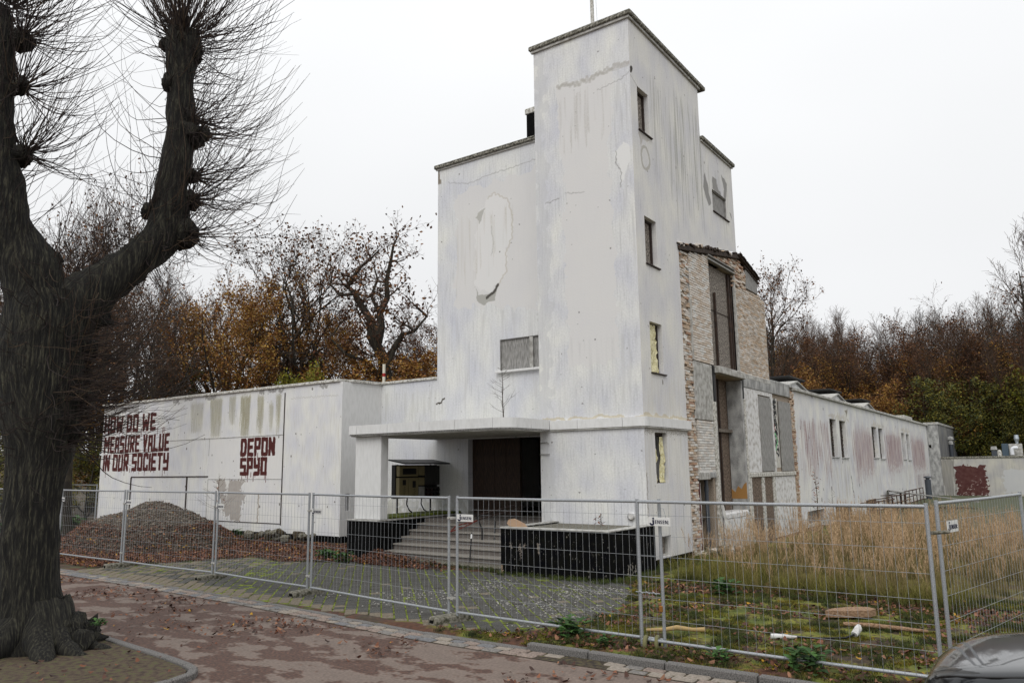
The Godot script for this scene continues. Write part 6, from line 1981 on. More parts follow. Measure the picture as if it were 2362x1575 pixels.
func yard_things() -> void:
	mottled("bark", [Color(0.02, 0.018, 0.016), Color(0.07, 0.063, 0.053), Color(0.165, 0.157, 0.13), Color(0.31, 0.305, 0.25)], 210, 0.8, 1.0, 6.0, Vector3(1.9, 0.17, 1.9), 256, 15.0, 0.5)
	mottled("cut wood", [Color(0.4, 0.3, 0.22), Color(0.56, 0.45, 0.35), Color(0.62, 0.52, 0.42)], 211, 2.0, 0.9, 0.5)
	var lg := thing("split_log", "flat slab of sawn wood lying on the moss behind the gate", "log", Vector3(5.3, 0.12, 4.0), 0.75)
	var b := Mb.new()
	var pl := PackedVector2Array([Vector2(-0.42, -0.06), Vector2(-0.1, -0.17), Vector2(0.25, -0.19), Vector2(0.42, -0.08), Vector2(0.4, 0.1), Vector2(0.12, 0.17), Vector2(-0.2, 0.1)])
	b.prism(Vector3(0, 0.08, 0), Vector3.RIGHT, Vector3.FORWARD, pl, 0.1)
	build("wood", b, mats["cut wood"], lg)
	var st := thing("fallen_branch", "long thin brown branch on the moss right of the sawn slab", "branch", Vector3(5.95, 0.09, 4.75), 0.15)
	b = Mb.new()
	b.tube(PackedVector3Array([Vector3(-0.55, 0.03, 0.0), Vector3(-0.2, 0.04, 0.02), Vector3(0.2, 0.02, -0.02), Vector3(0.55, 0.0, -0.06)]), PackedFloat32Array([0.03, 0.035, 0.032, 0.02]), 8, true)
	build("wood", b, mats["cut wood"], st)
	st = thing("pale_stick", "pale peeled stick lying on the ground by the gate post", "stick", Vector3(3.45, 0.1, 6.45), 0.5)
	b = Mb.new()
	b.tube(PackedVector3Array([Vector3(-0.42, 0.0, 0.0), Vector3(-0.15, 0.01, 0.02), Vector3(0.02, 0.035, -0.01), Vector3(0.25, 0.01, 0.0), Vector3(0.42, 0.02, 0.04)]), PackedFloat32Array([0.02, 0.03, 0.036, 0.028, 0.034]), 8, true)
	build("wood", b, plain("pale wood", Color(0.66, 0.56, 0.38), 0.85), st)
	var hs := thing("hose_end", "black hose with white fittings lying on the moss behind the gate", "hose", Vector3(5.1, 0.08, 5.9), 0.6)
	b = Mb.new()
	b.tube(PackedVector3Array([Vector3(-0.1, 0.02, 0.05), Vector3(0.2, 0.015, 0.12), Vector3(0.55, 0.015, 0.1), Vector3(0.8, 0.04, -0.08)]), PackedFloat32Array([0.013, 0.013, 0.013, 0.013]), 8)
	build("hose", b, mats["black metal"], hs)
	b = Mb.new()
	b.tube(PackedVector3Array([Vector3(-0.45, 0.03, 0.03), Vector3(-0.28, 0.03, 0.04), Vector3(-0.1, 0.02, 0.05)]), PackedFloat32Array([0.036, 0.034, 0.016]), 10, true)
	build("fitting", b, mats["rough white render"], hs)
	b = Mb.new()
	b.tube(PackedVector3Array([Vector3(0.72, 0.03, -0.02), Vector3(0.82, 0.1, -0.1), Vector3(0.84, 0.14, -0.12)]), PackedFloat32Array([0.045, 0.05, 0.025]), 10, true)
	build("fitting", b, mats["rough white render"], hs)
	# rubble at the foot of the stripped side
	for k in 26:
		var q := rf(0.0, 1.0)
		var p := Vector3(rf(0.0, 0.7), 0.03, -2.9 - q * 2.0)
		b = Mb.new()
		b.box(Transform3D(spin(rf(0, TAU), rf(-0.4, 0.4), rf(-0.4, 0.4))), Vector3(rf(0.08, 0.26), rf(0.06, 0.14), rf(0.08, 0.2)), 0.015)
		var o := build("rubble_piece", b, brick_mats[rng.randi() % 5] if rng.randf() < 0.5 else mats["mossy concrete"])
		o.position = p + Vector3(0, rf(0.02, 0.14), 0)
		tag(o, "lump of broken brick or concrete in the heap at the foot of the stripped wall", "rubble", "rubble below the stripped wall")
	for k in 22:
		b = Mb.new()
		b.box(Transform3D(spin(rf(0, TAU), rf(-0.4, 0.4), rf(-0.4, 0.4))), Vector3(rf(0.12, 0.4), rf(0.08, 0.2), rf(0.1, 0.3)), 0.03)
		var o := build("rubble_piece", b, mats["mossy concrete"] if k % 3 else mats["soil"])
		o.position = Vector3(rf(-14.6, -11.2), 0.34 + rf(-0.05, 0.12), rf(0.35, 0.9))
		tag(o, "lump of earthy rubble in front of the left wing's plinth", "rubble", "rubble below the left wing")
	# gravel mound
	mottled("gravel", [Color(0.17, 0.145, 0.12), Color(0.3, 0.26, 0.225), Color(0.42, 0.375, 0.33)], 212, 1.2, 1.0, 0.0, Vector3.ONE, 256, 9.0, 0.9)
	b = Mb.new()
	var n := 56
	for j in n + 1:
		for i in n + 1:
			var x := -22.0 + 9.2 * i / n
			var z := -0.2 + 5.6 * j / n
			var h := mound_h(x, z) + bumps.get_noise_2d(x * 30.0, z * 30.0) * 0.06
			var e := 0.1
			var nn := Vector3(mound_h(x - e, z) - mound_h(x + e, z), 2 * e, mound_h(x, z - e) - mound_h(x, z + e)).normalized()
			b.vert(Vector3(x, h - 0.03, z), nn, Vector2(x, z))
	for j in n:
		for i in n:
			var a := j * (n + 1) + i
			b.i.append_array(PackedInt32Array([a, a + 1, a + n + 1, a + 1, a + n + 2, a + n + 1]))
	var md := build("gravel_mound", b, mats["gravel"])
	tag(md, "heap of grey gravel with fallen leaves in front of the left wing", "mound")
	var at: Array[Transform3D] = []
	var tint := PackedColorArray()
	for k in 9000:
		var x := rf(-21.5, -13.2)
		var z := rf(0.2, 5.0)
		var h := mound_h(x, z)
		if h > 0.15:
			var s := rf(0.008, 0.03)
			at.append(Transform3D(spin(rf(0, TAU), rf(0, TAU), 0).scaled(Vector3(s * rf(0.7, 1.5), s * 0.7, s)), Vector3(x, h, z)))
			tint.append(Color(0.42, 0.39, 0.35).srgb_to_linear() * rf(0.3, 1.6))
	var pb := Mb.new()
	pb.box(Transform3D(), Vector3.ONE * 2.0, 0.6)
	scatter("gravel_stones", pb.mesh(), mats["pebble"], at, tint)
	# at the foot of the long wing
	var rust: Material = plain("rusty steel", Color(0.3, 0.22, 0.18), 0.8, 0.2)
	for k in 3:
		var z: float = [-16.0, -22.5, -31.0][k]
		var r := thing("steel_railing", ["rusty steel railing section nearest along the foot of the long wing", "rusty steel railing section in the middle along the long wing's foot", "rusty steel railing section at the far end of the long wing's foot"][k], "railing", Vector3([1.9, 1.5, 1.0][k], 0, z), 0.0, "railings at the wing's foot")
		var l: float = [5.5, 6.5, 7.0][k]
		for y in [0.2, 0.55, 0.9]:
			b = Mb.new()
			b.rod(Vector3(0, y, 0), Vector3(rf(-0.1, 0.1), y + rf(-0.06, 0.06), -l), 0.025, 6)
			build("rail", b, rust, r)
		for j in 6:
			b = Mb.new()
			b.rod(Vector3(0, 0, -l * j / 5.0), Vector3(0, 0.93, -l * j / 5.0 + rf(-0.1, 0.1)), 0.025, 6)
			build("post", b, rust, r)
		for j in 2:
			b = Mb.new()
			b.rod(Vector3(0, 0.88, -l * j * 0.5 - 0.4), Vector3(-1.0, 0.75 + rf(-0.1, 0.1), -l * j * 0.5 - 0.9), 0.022, 6)
			build("brace", b, rust, r)
	var rp := thing("plank_ramp", "sagging ramp of weathered planks by the grey block", "ramp", Vector3(2.6, 0.0, -31.0), 0.32)
	for k in 5:
		b = Mb.new()
		b.bar(Vector3(-2.3, 0.92 + rf(-0.03, 0.03), -1.6 + k * 0.34), Vector3(2.0, 0.34, -1.6 + k * 0.34 + rf(-0.1, 0.1)), 0.3, 0.05, Vector3.UP, 0.006)
		build("plank", b, mats["dark wood"] if k % 2 else mats["grey board"], rp)
	for k in 2:
		b = Mb.new()
		b.bar(Vector3(-1.6, 0.0, -1.4 + k * 1.2), Vector3(-1.6, 0.78, -1.4 + k * 1.2), 0.1, 0.1, Vector3.FORWARD, 0.006)
		build("post", b, mats["dark wood"], rp)

# ---------- the parked car ----------
func parked_car() -> void:
	var t := thing("parked_car", "dark grey car parked at the road edge, only its front corner in view", "car", Vector3(7.17, 0, 9.5))
	# local x runs from the nose back (negative world x is forward), z across
	var paint := plain("grey metallic paint", Color(0.115, 0.125, 0.14), 0.3, 0.6)
	paint.clearcoat_enabled = true
	paint.clearcoat = 1.0
	paint.clearcoat_roughness = 0.04
	plain("car trim", Color(0.04, 0.04, 0.043), 0.5)
	var lens := plain("headlamp glass", Color(0.5, 0.52, 0.54), 0.08, 0.3)
	lens.clearcoat_enabled = true
	plain("tyre", Color(0.035, 0.035, 0.035), 0.9)
	plain("alloy", Color(0.5, 0.51, 0.53), 0.35, 0.9)
	var half := func(s: float) -> float: return 0.93 - 0.46 * pow(clampf(1.0 - s / 0.62, 0.0, 1.0), 2.3) - 0.1 * pow(clampf((s - 3.7) / 0.7, 0.0, 1.0), 2.0)
	var top := func(s: float) -> float:
		if s < 0.16:
			return 0.66 + 0.16 * sqrt(s / 0.16)
		return 0.82 + 0.2 * pow(clampf((s - 0.16) / 1.15, 0.0, 1.0), 0.62)
	var b := Mb.new()
	var stations := [0.0, 0.03, 0.08, 0.16, 0.28, 0.45, 0.65, 0.9, 1.15, 1.4, 2.2, 3.2, 3.9, 4.3, 4.4]
	var rows := []
	for s in stations:
		var w: float = half.call(s)
		var h: float = top.call(minf(s, 1.35))
		var r := []
		for side in [-1.0, 1.0]:
			var q := [[w * 0.94, 0.22], [w * 0.995, 0.42], [w, 0.6], [w * 0.985, h * 0.86], [w * 0.95, h * 0.945], [w * 0.86, h * 0.985], [w * 0.7, h * 1.0], [w * 0.45, h * 1.012]]
			if side > 0:
				q.reverse()
				r.append([0.0, h * 1.02])
			for z in q:
				r.append([z[0] * side, z[1]])
		rows.append(r)
	for k in stations.size():
		for j in rows[k].size():
			var p := Vector3(stations[k], rows[k][j][1], rows[k][j][0])
			var a := Vector3(stations[mini(k + 1, stations.size() - 1)], rows[mini(k + 1, stations.size() - 1)][j][1], rows[mini(k + 1, stations.size() - 1)][j][0])
			var d := Vector3(stations[maxi(k - 1, 0)], rows[maxi(k - 1, 0)][j][1], rows[maxi(k - 1, 0)][j][0])
			var j1 := mini(j + 1, rows[k].size() - 1)
			var j0 := maxi(j - 1, 0)
			var e := Vector3(0, rows[k][j1][1] - rows[k][j0][1], rows[k][j1][0] - rows[k][j0][0])
			b.vert(p, (e.cross(a - d)).normalized(), Vector2(0, 0))
	var m: int = rows[0].size()
	for k in stations.size() - 1:
		for j in m - 1:
			var a := k * m + j
			b.i.append_array(PackedInt32Array([a, a + m, a + 1, a + 1, a + m, a + m + 1]))
	build("body", b, paint, t)
	# nose panel, grille, lamps
	b = Mb.new()
	var nose := PackedVector2Array()
	for j in m:
		nose.append(Vector2(rows[0][j][0], rows[0][j][1]))
	b.prism(Vector3(0.0, 0, 0), Vector3.BACK, Vector3.UP, nose, 0.02)
	build("bumper_face", b, mats["car trim"], t)
	b = Mb.new()
	for k in 6:
		b.bx(Vector3(-0.03, 0.36 + k * 0.05, -0.4), Vector3(-0.005, 0.375 + k * 0.05, 0.4), 0.004)
	build("grille", b, mats["car trim"], t)
	for side in [-1.0, 1.0]:
		b = Mb.new()
		var pts: Array[Vector3] = []
		for k in 9:
			var s := 0.03 + 0.5 * k / 8.0
			var w: float = half.call(s)
			pts.append(Vector3(s, top.call(s) * 0.83 + 0.005 * k, side * (w + 0.006)))
		for k in 8:
			var lo := Vector3(0, -0.13 + 0.006 * k, 0)
			if side > 0:
				b.quad(pts[k] + lo, pts[k + 1] + lo, pts[k + 1], pts[k])
			else:
				b.quad(pts[k + 1] + lo, pts[k] + lo, pts[k], pts[k + 1])
		build("headlamp", b, lens, t)
		# shut line round the bonnet
		var line := PackedVector3Array()
		var rad := PackedFloat32Array()
		for k in 22:
			var s := 0.11 + 1.2 * k / 21.0
			var w: float = half.call(s)
			line.append(Vector3(s, top.call(s) * 0.952, side * w * 0.938))
			rad.append(0.009)
		b = Mb.new()
		b.tube(line, rad, 6)
		build("bonnet_gap", b, mats["car trim"], t)
		for s in [0.82, 3.5]:
			b = Mb.new()
			b.lathe(Vector3.ZERO, PackedVector2Array([Vector2(0.2, -0.11), Vector2(0.3, -0.11), Vector2(0.325, -0.08), Vector2(0.325, 0.08), Vector2(0.3, 0.11), Vector2(0.2, 0.11)]), 28)
			part("tyre", b.mesh(), mats["tyre"], t, Transform3D(spin(0, PI / 2), Vector3(s, 0.325, side * 0.83)))
			b = Mb.new()
			b.lathe(Vector3.ZERO, PackedVector2Array([Vector2(0.0, -0.09), Vector2(0.2, -0.1), Vector2(0.2, 0.1), Vector2(0.0, 0.09)]), 28)
			part("rim", b.mesh(), mats["alloy"], t, Transform3D(spin(0, PI / 2), Vector3(s, 0.325, side * 0.84)))
	b = Mb.new()
	var fr := PackedVector3Array()
	var frr := PackedFloat32Array()
	for k in 17:
		var z: float = lerpf(-1.0, 1.0, k / 16.0) * half.call(0.11) * 0.938
		fr.append(Vector3(0.11 - 0.03 * (1.0 - pow(absf(k - 8.0) / 8.0, 2.0)), top.call(0.1) * 0.97, z))
		frr.append(0.008)
	b.tube(fr, frr, 6)
	build("bonnet_gap", b, mats["car trim"], t)
	# cabin
	b = Mb.new()
	var cab := [[1.25, 1.0, 0.8], [1.95, 1.43, 0.62], [2.5, 1.5, 0.6], [3.3, 1.46, 0.6], [4.15, 1.05, 0.72]]
	for k in 4:
		var p: Array = cab[k]
		var q: Array = cab[k + 1]
		b.quad(Vector3(p[0], p[1], -p[2]), Vector3(p[0], p[1], p[2]), Vector3(q[0], q[1], q[2]), Vector3(q[0], q[1], -q[2]))
		for side in [-1.0, 1.0]:
			var a0 := Vector3(p[0], p[1], p[2] * side)
			var a1 := Vector3(q[0], q[1], q[2] * side)
			var c0 := Vector3(p[0], 0.95, 0.84 * side)
			var c1 := Vector3(q[0], 0.95, 0.84 * side)
			if side > 0:
				b.quad(c0, c1, a1, a0)
			else:
				b.quad(c1, c0, a0, a1)
	build("cabin", b, mats["car glass"] if mats.has("car glass") else plain("car glass", Color(0.03, 0.035, 0.04), 0.06), t)
	b = Mb.new()
	b.bx(Vector3(1.95, 1.44, -0.6), Vector3(3.3, 1.52, 0.6), 0.03)
	build("roof", b, paint, t)

# ---------- trees ----------
class TreeKit:
	var trunk: ArrayMesh
	var crown: ArrayMesh
	var leaves: ArrayMesh
	var ivy: ArrayMesh

class Grower:
	var r: RandomNumberGenerator
	var wood := Mb.new()
	var twig := Mb.new()
	var leaf := Mb.new()
	var kids := [9, 7, 6, 5]
	var ratio := [0.55, 0.5, 0.45, 0.4]
	var spread := [0.75, 0.7, 0.7, 0.7]
	var first := [0.3, 0.25, 0.2, 0.15]
	var wander := [0.08, 0.2, 0.28, 0.3]
	var lift := [0.0, 0.12, 0.08, 0.05]
	var depth := 3
	var leaf_n := 0.0
	var leaf_size := 0.12
	var leaf_low := -1.0     # leaves only below this height share of the tree
	var tall := 10.0
	var tints: Array = []
	var thin := 0.007
	func rnd(a: float, b: float) -> float:
		return r.randf_range(a, b)
	func any() -> Vector3:
		return Vector3(rnd(-1, 1), rnd(-1, 1), rnd(-1, 1))
	func put_leaves(p: Vector3, count: float) -> void:
		var n := int(count) + (1 if r.randf() < count - int(count) else 0)
		for k in n:
			var s := leaf_size * rnd(0.6, 1.3)
			var a := any().normalized() * s
			var c := any()
			c = (c - a.normalized() * c.dot(a.normalized())).normalized() * s * 0.6
			var o := p + any() * 0.35
			leaf.col = tints[r.randi() % tints.size()] * rnd(0.65, 1.25)
			leaf.quad(o - a, o - c * 0.9 + a * 0.1, o + a, o + c)
	func branch(p0: Vector3, dir: Vector3, l: float, rad: float, level: int) -> void:
		var m: int = [7, 6, 4, 3, 3][level]
		var pts := PackedVector3Array([p0])
		var rr := PackedFloat32Array([rad])
		var d := dir.normalized()
		var p := p0
		for k in m:
			d = (d + any() * wander[mini(level, 3)] + Vector3.UP * lift[mini(level, 3)]).normalized()
			p += d * l / m
			pts.append(p)
			rr.append(maxf(thin * 0.6, rad * (1.0 - 0.85 * float(k + 1) / m)))
		var into := wood if level <= 1 else twig
		into.tube(pts, rr, [9, 6, 4, 3, 3][level], false, 1.0)
		if level >= depth:
			if leaf_n > 0.0 and (leaf_low < 0.0 or p.y < tall * leaf_low * rnd(0.7, 1.2)):
				put_leaves(p, leaf_n)
				put_leaves(pts[1], leaf_n * 0.7)
			return
		var n: int = kids[level]
		for k in n:
			var t := lerpf(first[level], 1.0, (k + rnd(0.1, 0.9)) / n)
			var x := t * m
			var j := mini(int(x), m - 1)
			var q := pts[j].lerp(pts[j + 1], x - j)
			var axis := (pts[j + 1] - pts[j]).normalized()
			var side := axis.cross(any()).normalized()
			var nd := (axis * cos(spread[level] * rnd(0.7, 1.3)) + side * sin(spread[level] * rnd(0.7, 1.3))).normalized()
			var nl: float = l * ratio[level] * rnd(0.65, 1.2) * (1.15 - 0.55 * t)
			branch(q, nd, nl, maxf(thin, lerpf(rr[j], rr[j + 1], x - j) * 0.7), level + 1)
	func kit() -> TreeKit:
		var k := TreeKit.new()
		k.trunk = wood.mesh()
		k.crown = twig.mesh()
		if leaf.v.size() > 0:
			k.leaves = leaf.mesh()
		return k

func grower(sd: int) -> Grower:
	var g := Grower.new()
	g.r = RandomNumberGenerator.new()
	g.r.seed = sd
	g.leaf.colored = true
	return g

func lin(cs: Array) -> Array:
	return cs.map(func(c): return c.srgb_to_linear())

var kits := {}

func make_kits() -> void:
	var orange := lin([Color(0.53, 0.36, 0.15), Color(0.58, 0.43, 0.18), Color(0.46, 0.3, 0.13), Color(0.62, 0.49, 0.21), Color(0.4, 0.25, 0.12)])
	var rust := lin([Color(0.36, 0.22, 0.13), Color(0.42, 0.27, 0.14), Color(0.3, 0.19, 0.125), Color(0.46, 0.31, 0.15), Color(0.27, 0.18, 0.13)])
	var olive := lin([Color(0.33, 0.34, 0.1), Color(0.4, 0.38, 0.11), Color(0.25, 0.28, 0.1), Color(0.46, 0.42, 0.13), Color(0.19, 0.22, 0.09)])
	var lime := lin([Color(0.46, 0.46, 0.1), Color(0.52, 0.48, 0.12), Color(0.38, 0.41, 0.1)])
	# broad leafy trees turning orange
	for k in 2:
		var g := grower(300 + k)
		g.tall = 15.0
		g.kids = [11, 8, 6, 4]
		g.ratio = [0.62, 0.52, 0.5, 0.45]
		g.first = [0.25, 0.2, 0.15, 0.1]
		g.spread = [0.9, 0.75, 0.8, 0.8]
		g.leaf_n = 15.0
		g.leaf_size = 0.095
		g.tints = orange if k == 0 else rust
		g.branch(Vector3.ZERO, Vector3(0.05, 1, 0), 14.0, 0.32, 0)
		kits["orange" if k == 0 else "rust"] = g.kit()
	# big bare crowns with crooked limbs
	for k in 3:
		var g := grower(320 + k)
		g.tall = 18.0
		g.kids = [14, 12, 10, 5]
		g.ratio = [0.66, 0.55, 0.46, 0.5]
		g.first = [0.28, 0.2, 0.15, 0.1]
		g.spread = [0.75, 0.7, 0.7, 0.7]
		g.wander = [0.12, 0.34, 0.42, 0.45]
		g.lift = [0.0, 0.2, 0.1, 0.06]
		g.thin = 0.012
		g.leaf_n = [0.8, 0.3, 0.3][k]
		g.tints = rust
		g.depth = 3
		g.branch(Vector3.ZERO, Vector3(0.06 * (k - 1), 1, 0.04), 15.5, 0.34, 0)
		kits["bare%d" % k] = g.kit()
	# slender wood trees, many upright shoots and brown twigs
	for k in 4:
		var g := grower(340 + k)
		g.tall = 18.0
		g.kids = [17, 11, 8, 4]
		g.ratio = [0.42, 0.5, 0.5, 0.5]
		g.first = [0.22, 0.15, 0.1, 0.1]
		g.spread = [0.55, 0.55, 0.6, 0.6]
		g.lift = [0.0, 0.25, 0.18, 0.1]
		g.wander = [0.06, 0.14, 0.2, 0.3]
		g.thin = 0.013
		g.leaf_n = [2.6, 1.2, 4.5, 3.2][k]
		g.leaf_low = [0.95, 0.8, 0.85, 0.85][k]
		g.leaf_size = 0.1
		g.tints = [rust, rust, orange, rust][k]
		g.branch(Vector3.ZERO, Vector3(0.03, 1, 0.02), 17.0, 0.2, 0)
		kits["slim%d" % k] = g.kit()
	# leafy understorey
	for k in 3:
		var g := grower(360 + k)
		g.tall = 9.0
		g.kids = [14, 8, 6, 3]
		g.ratio = [0.6, 0.5, 0.5, 0.5]
		g.first = [0.08, 0.1, 0.1, 0.1]
		g.spread = [1.0, 0.8, 0.8, 0.7]
		g.leaf_n = [10.0, 9.0, 9.0][k]
		g.leaf_size = [0.09, 0.1, 0.1][k]
		g.tints = [orange, olive, lime][k]
		g.branch(Vector3.ZERO, Vector3(0.02, 1, 0.05), 8.0, 0.13, 0)
		kits["under_" + ["orange", "olive", "lime"][k]] = g.kit()
	# the crooked oak, trunk laid out by hand
	var g := grower(380)
	g.tall = 17.0
	g.kids = [7, 7, 6, 4]
	g.ratio = [0.3, 0.5, 0.5, 0.5]
	g.wander = [0.2, 0.32, 0.38, 0.4]
	g.spread = [0.9, 0.8, 0.8, 0.8]
	g.thin = 0.009
	g.leaf_n = 1.0
	g.tints = rust
	var limbs := [[[0, 0, 0.6], [0.05, 5, 0.54], [0, 8, 0.47], [-0.25, 9.3, 0.44], [-0.9, 10.6, 0.4], [-1.0, 11.5, 0.34], [-1.6, 12.6, 0.27], [-2.0, 13.3, 0.23], [-2.55, 13.8, 0.18], [-2.1, 14.3, 0.15], [-1.75, 15.0, 0.12], [-1.1, 15.5, 0.09], [-0.6, 16.1, 0.04]], [[-0.5, 10.2, 0.36], [-0.4, 11.2, 0.33], [-0.4, 12.1, 0.27], [-0.05, 13.0, 0.22], [-0.15, 14.1, 0.18], [0.15, 15.4, 0.13], [0.35, 16.4, 0.09], [0.6, 17.0, 0.04]], [[0, 8.9, 0.26], [0.4, 9.9, 0.22], [0.9, 10.7, 0.17], [1.6, 10.9, 0.12], [2.4, 11.8, 0.07]], [[-2.0, 13.3, 0.15], [-2.9, 13.2, 0.12], [-3.5, 13.9, 0.09], [-3.3, 14.9, 0.04]], [[-0.4, 12.0, 0.16], [-0.9, 13.1, 0.13], [-0.6, 14.2, 0.09], [-0.9, 15.0, 0.04]], [[0.1, 7.6, 0.22], [-1.2, 9.0, 0.17], [-2.6, 9.6, 0.12], [-3.6, 10.6, 0.07]]]
	for q in limbs:
		var pts := PackedVector3Array()
		var rr := PackedFloat32Array()
		for z in q:
			pts.append(Vector3(z[0] * 0.816, z[1], z[0] * -0.578 + g.rnd(-0.12, 0.12)))
			rr.append(z[2] * 0.8)
		g.wood.tube(pts, rr, 10)
		for k in range(2, pts.size()):
			for j in 5:
				g.branch(pts[k], (g.any() + Vector3.UP * 0.3), g.rnd(0.9, 2.4), minf(0.07, rr[k] * 0.6) * g.rnd(0.5, 1.0), 2)
			if pts[k].y < 12.0:
				g.branch(pts[k], (g.any() + Vector3.UP * 0.2), g.rnd(2.0, 3.6), 0.08, 1)
	kits["oak"] = g.kit()

func tree(called: String, kind: String, label: String, x: float, z: float, h: float, turn: float, wide := 1.0, group := "", crown_m := "twigs brown") -> Node3D:
	var k: TreeKit = kits[kind]
	var t := thing(called, label, "tree", Vector3(x, -0.1, z), turn, group)
	var top := k.crown.get_aabb().end.y
	var s := h / top if h > 0.0 else 1.0
	t.scale = Vector3(s * wide, s, s * wide)
	part("trunk", k.trunk, mats["tree bark"], t)
	var c := part("crown", k.crown, mats[crown_m], t)
	c.set_meta("kind", "stuff")
	if k.leaves:
		part("leaves", k.leaves, mats["leaf"], t).set_meta("kind", "stuff")
	return t

func where_in_wood(x: float) -> String:
	var marks := [[-30.0, "hidden behind the brick side"], [-24.0, "just right of the brick side"], [-20.0, "above the first roof light"], [-16.0, "between first and second roof light"], [-12.0, "above the second roof light"], [-9.0, "above the third roof light"], [-6.0, "right of the third roof light"], [-3.0, "above the white roof box"], [0.0, "above the grey block"], [3.0, "above the grey block's far end"], [6.0, "above the roof ducts"], [10.0, "right of the roof ducts"]]
	for q in marks:
		if x < q[0]:
			return q[1]
	return "at the right edge"

func woods() -> void:
	mottled("tree bark", [Color(0.12, 0.105, 0.09), Color(0.2, 0.18, 0.15), Color(0.28, 0.26, 0.21)], 390, 0.6, 1.0, 0.0, Vector3(2, 0.5, 2), 128, 20.0, 0.4)
	plain("twigs brown", Color(0.3, 0.225, 0.17), 0.9)
	plain("twigs grey", Color(0.24, 0.2, 0.165), 0.9)
	make_kits()
	# behind the left wing
	var g := "trees behind the left wing"
	tree("autumn_tree", "orange", "leafy orange tree behind the left wing, left of the big bare crown", -33.2, -10.6, 16.2, 0.4, 0.95, g)
	tree("bare_tree", "bare0", "tallest bare spreading tree behind the wing, right of the orange tree", -32.0, -17.0, 20.5, 1.1, 1.0, g, "twigs grey")
	tree("crooked_oak", "oak", "dark crooked oak with a bent double trunk right of the big bare tree", -24.6, -16.0, -1.0, 0.0, 1.0, g)
	tree("yellow_maple", "under_lime", "small yellow-green tree behind the wing roof, under the bare crown", -27.9, -11.5, 8.8, 2.0, 0.8, g)
	var spots := [["bare1", -45.0, -9.0, 21.0, "bare brown tree behind the fork of the old tree"], ["bare2", -39.0, -14.0, 18.5, "bare tree left of the orange tree, half hidden by old tree twigs"], ["slim1", -27.0, -21.0, 14.2, "slender bare tree between the crooked oak and the main block"], ["slim3", -24.6, -21.5, 13.4, "slender bare tree right of the crooked oak"], ["slim1", -22.8, -20.5, 12.8, "slender bare tree close to the main block's left edge"], ["bare2", -38.5, -2.0, 16.0, "bare tree left of the wing's left end"], ["slim0", -36.0, -8.5, 15.0, "brown twiggy tree above the painted question"], ["bare1", -52.0, -3.0, 20.0, "bare tree far left behind the old trunk"], ["slim3", -42.0, -5.5, 17.0, "dense bare tree behind the old tree's right limb"], ["rust", -38.0, -20.0, 14.0, "rust brown tree far behind the orange tree"], ["slim2", -31.0, -24.0, 13.0, "thin rust-leaved tree behind the big bare crown"], ["slim0", -47.0, -16.0, 17.0, "brown tree at the back left of the orange tree"], ["bare0", -60.0, -8.0, 19.0, "bare tree at the far left edge"], ["slim1", -55.0, -14.0, 18.0, "slender tree in the back left wood"], ["bare1", -46.0, -6.0, 21.5, "brown twiggy tree seen through the fork of the old tree"], ["bare2", -43.0, -9.5, 19.5, "brown twiggy tree right of the old tree's fork"], ["slim1", -48.0, -2.0, 20.0, "brown twiggy tree behind the old tree's left limb"], ["slim1", -44.0, -12.5, 18.0, "brown twiggy tree under the old tree's right limb"], ["bare1", -34.0, -6.5, 14.5, "brown twiggy tree behind the wing's painted question"]]
	for q in spots:
		tree("bare_tree", q[0], q[4], q[1], q[2], q[3], rf(0, TAU), 1.0, g, "twigs grey" if rng.randf() < 0.5 else "twigs brown")
	for q in [["orange", -30.2, -13.6, 13.6, "golden leafy tree in front of the big bare crown"], ["orange", -28.3, -18.5, 13.2, "golden leafy tree between the big bare crown and the crooked oak"], ["orange", -36.5, -13.5, 14.6, "golden leafy tree left of the tallest orange tree"], ["rust", -26.2, -20.5, 12.4, "rust leafy tree behind the crooked oak"], ["orange", -22.6, -18.4, 11.6, "golden leafy tree by the main block's left edge"], ["rust", -35.0, -19.0, 15.0, "rust leafy tree behind the tallest orange tree"]]:
		tree("autumn_tree", q[0], q[4], q[1], q[2], q[3], rf(0, TAU), 0.9, g)
	spots = [[-30.5, -13.0, 9.0, "orange"], [-27.3, -14.2, 9.4, "orange"], [-24.0, -17.6, 9.8, "orange"], [-22.0, -14.2, 9.6, "orange"], [-20.2, -15.6, 9.2, "orange"], [-34.0, -13.0, 8.8, "orange"], [-37.5, -11.5, 9.0, "olive"], [-29.0, -20.0, 9.5, "orange"], [-41.0, -8.0, 9.5, "orange"], [-33.5, 0.6, 4.6, "olive"], [-36.0, 2.6, 4.4, "lime"], [-31.5, -2.2, 5.0, "olive"], [-40.0, 1.0, 6.0, "olive"], [-45.0, 3.0, 6.5, "olive"], [-30.2, 0.2, 3.2, "lime"], [-50.0, 1.0, 7.0, "orange"], [-28.6, 1.6, 1.9, "olive"], [-31.0, 4.0, 2.2, "olive"]]
	for k in spots.size():
		var q: Array = spots[k]
		var where := "behind the left wing roof" if q[1] < -10 else "left of the wing behind the fence"
		tree("bush", "under_" + q[3], "%s leafy bush %s%s" % [{"orange": "orange", "olive": "olive green", "lime": "yellow-green"}[q[3]], where, ["", ", a taller one", ", a low one", ", half hidden"][k % 4]], q[0], q[1], q[2], rf(0, TAU), 1.25, "bushes round the left wing").set_meta("category", "bush")
	# single trunks close behind the old tree
	tree("bare_tree", "bare1", "dark bare tree with a thick trunk just right of the old trunk", -20.0, 4.0, 14.0, 0.3, 0.8, g)
	tree("bare_tree", "slim0", "dark upright tree in front of the wing's left end", -27.6, 0.9, 15.0, 2.2, 1.0, g)
	# wood beyond the long wing: rows
	var wood_g := "trees of the wood behind the long wing"
	var n := 0
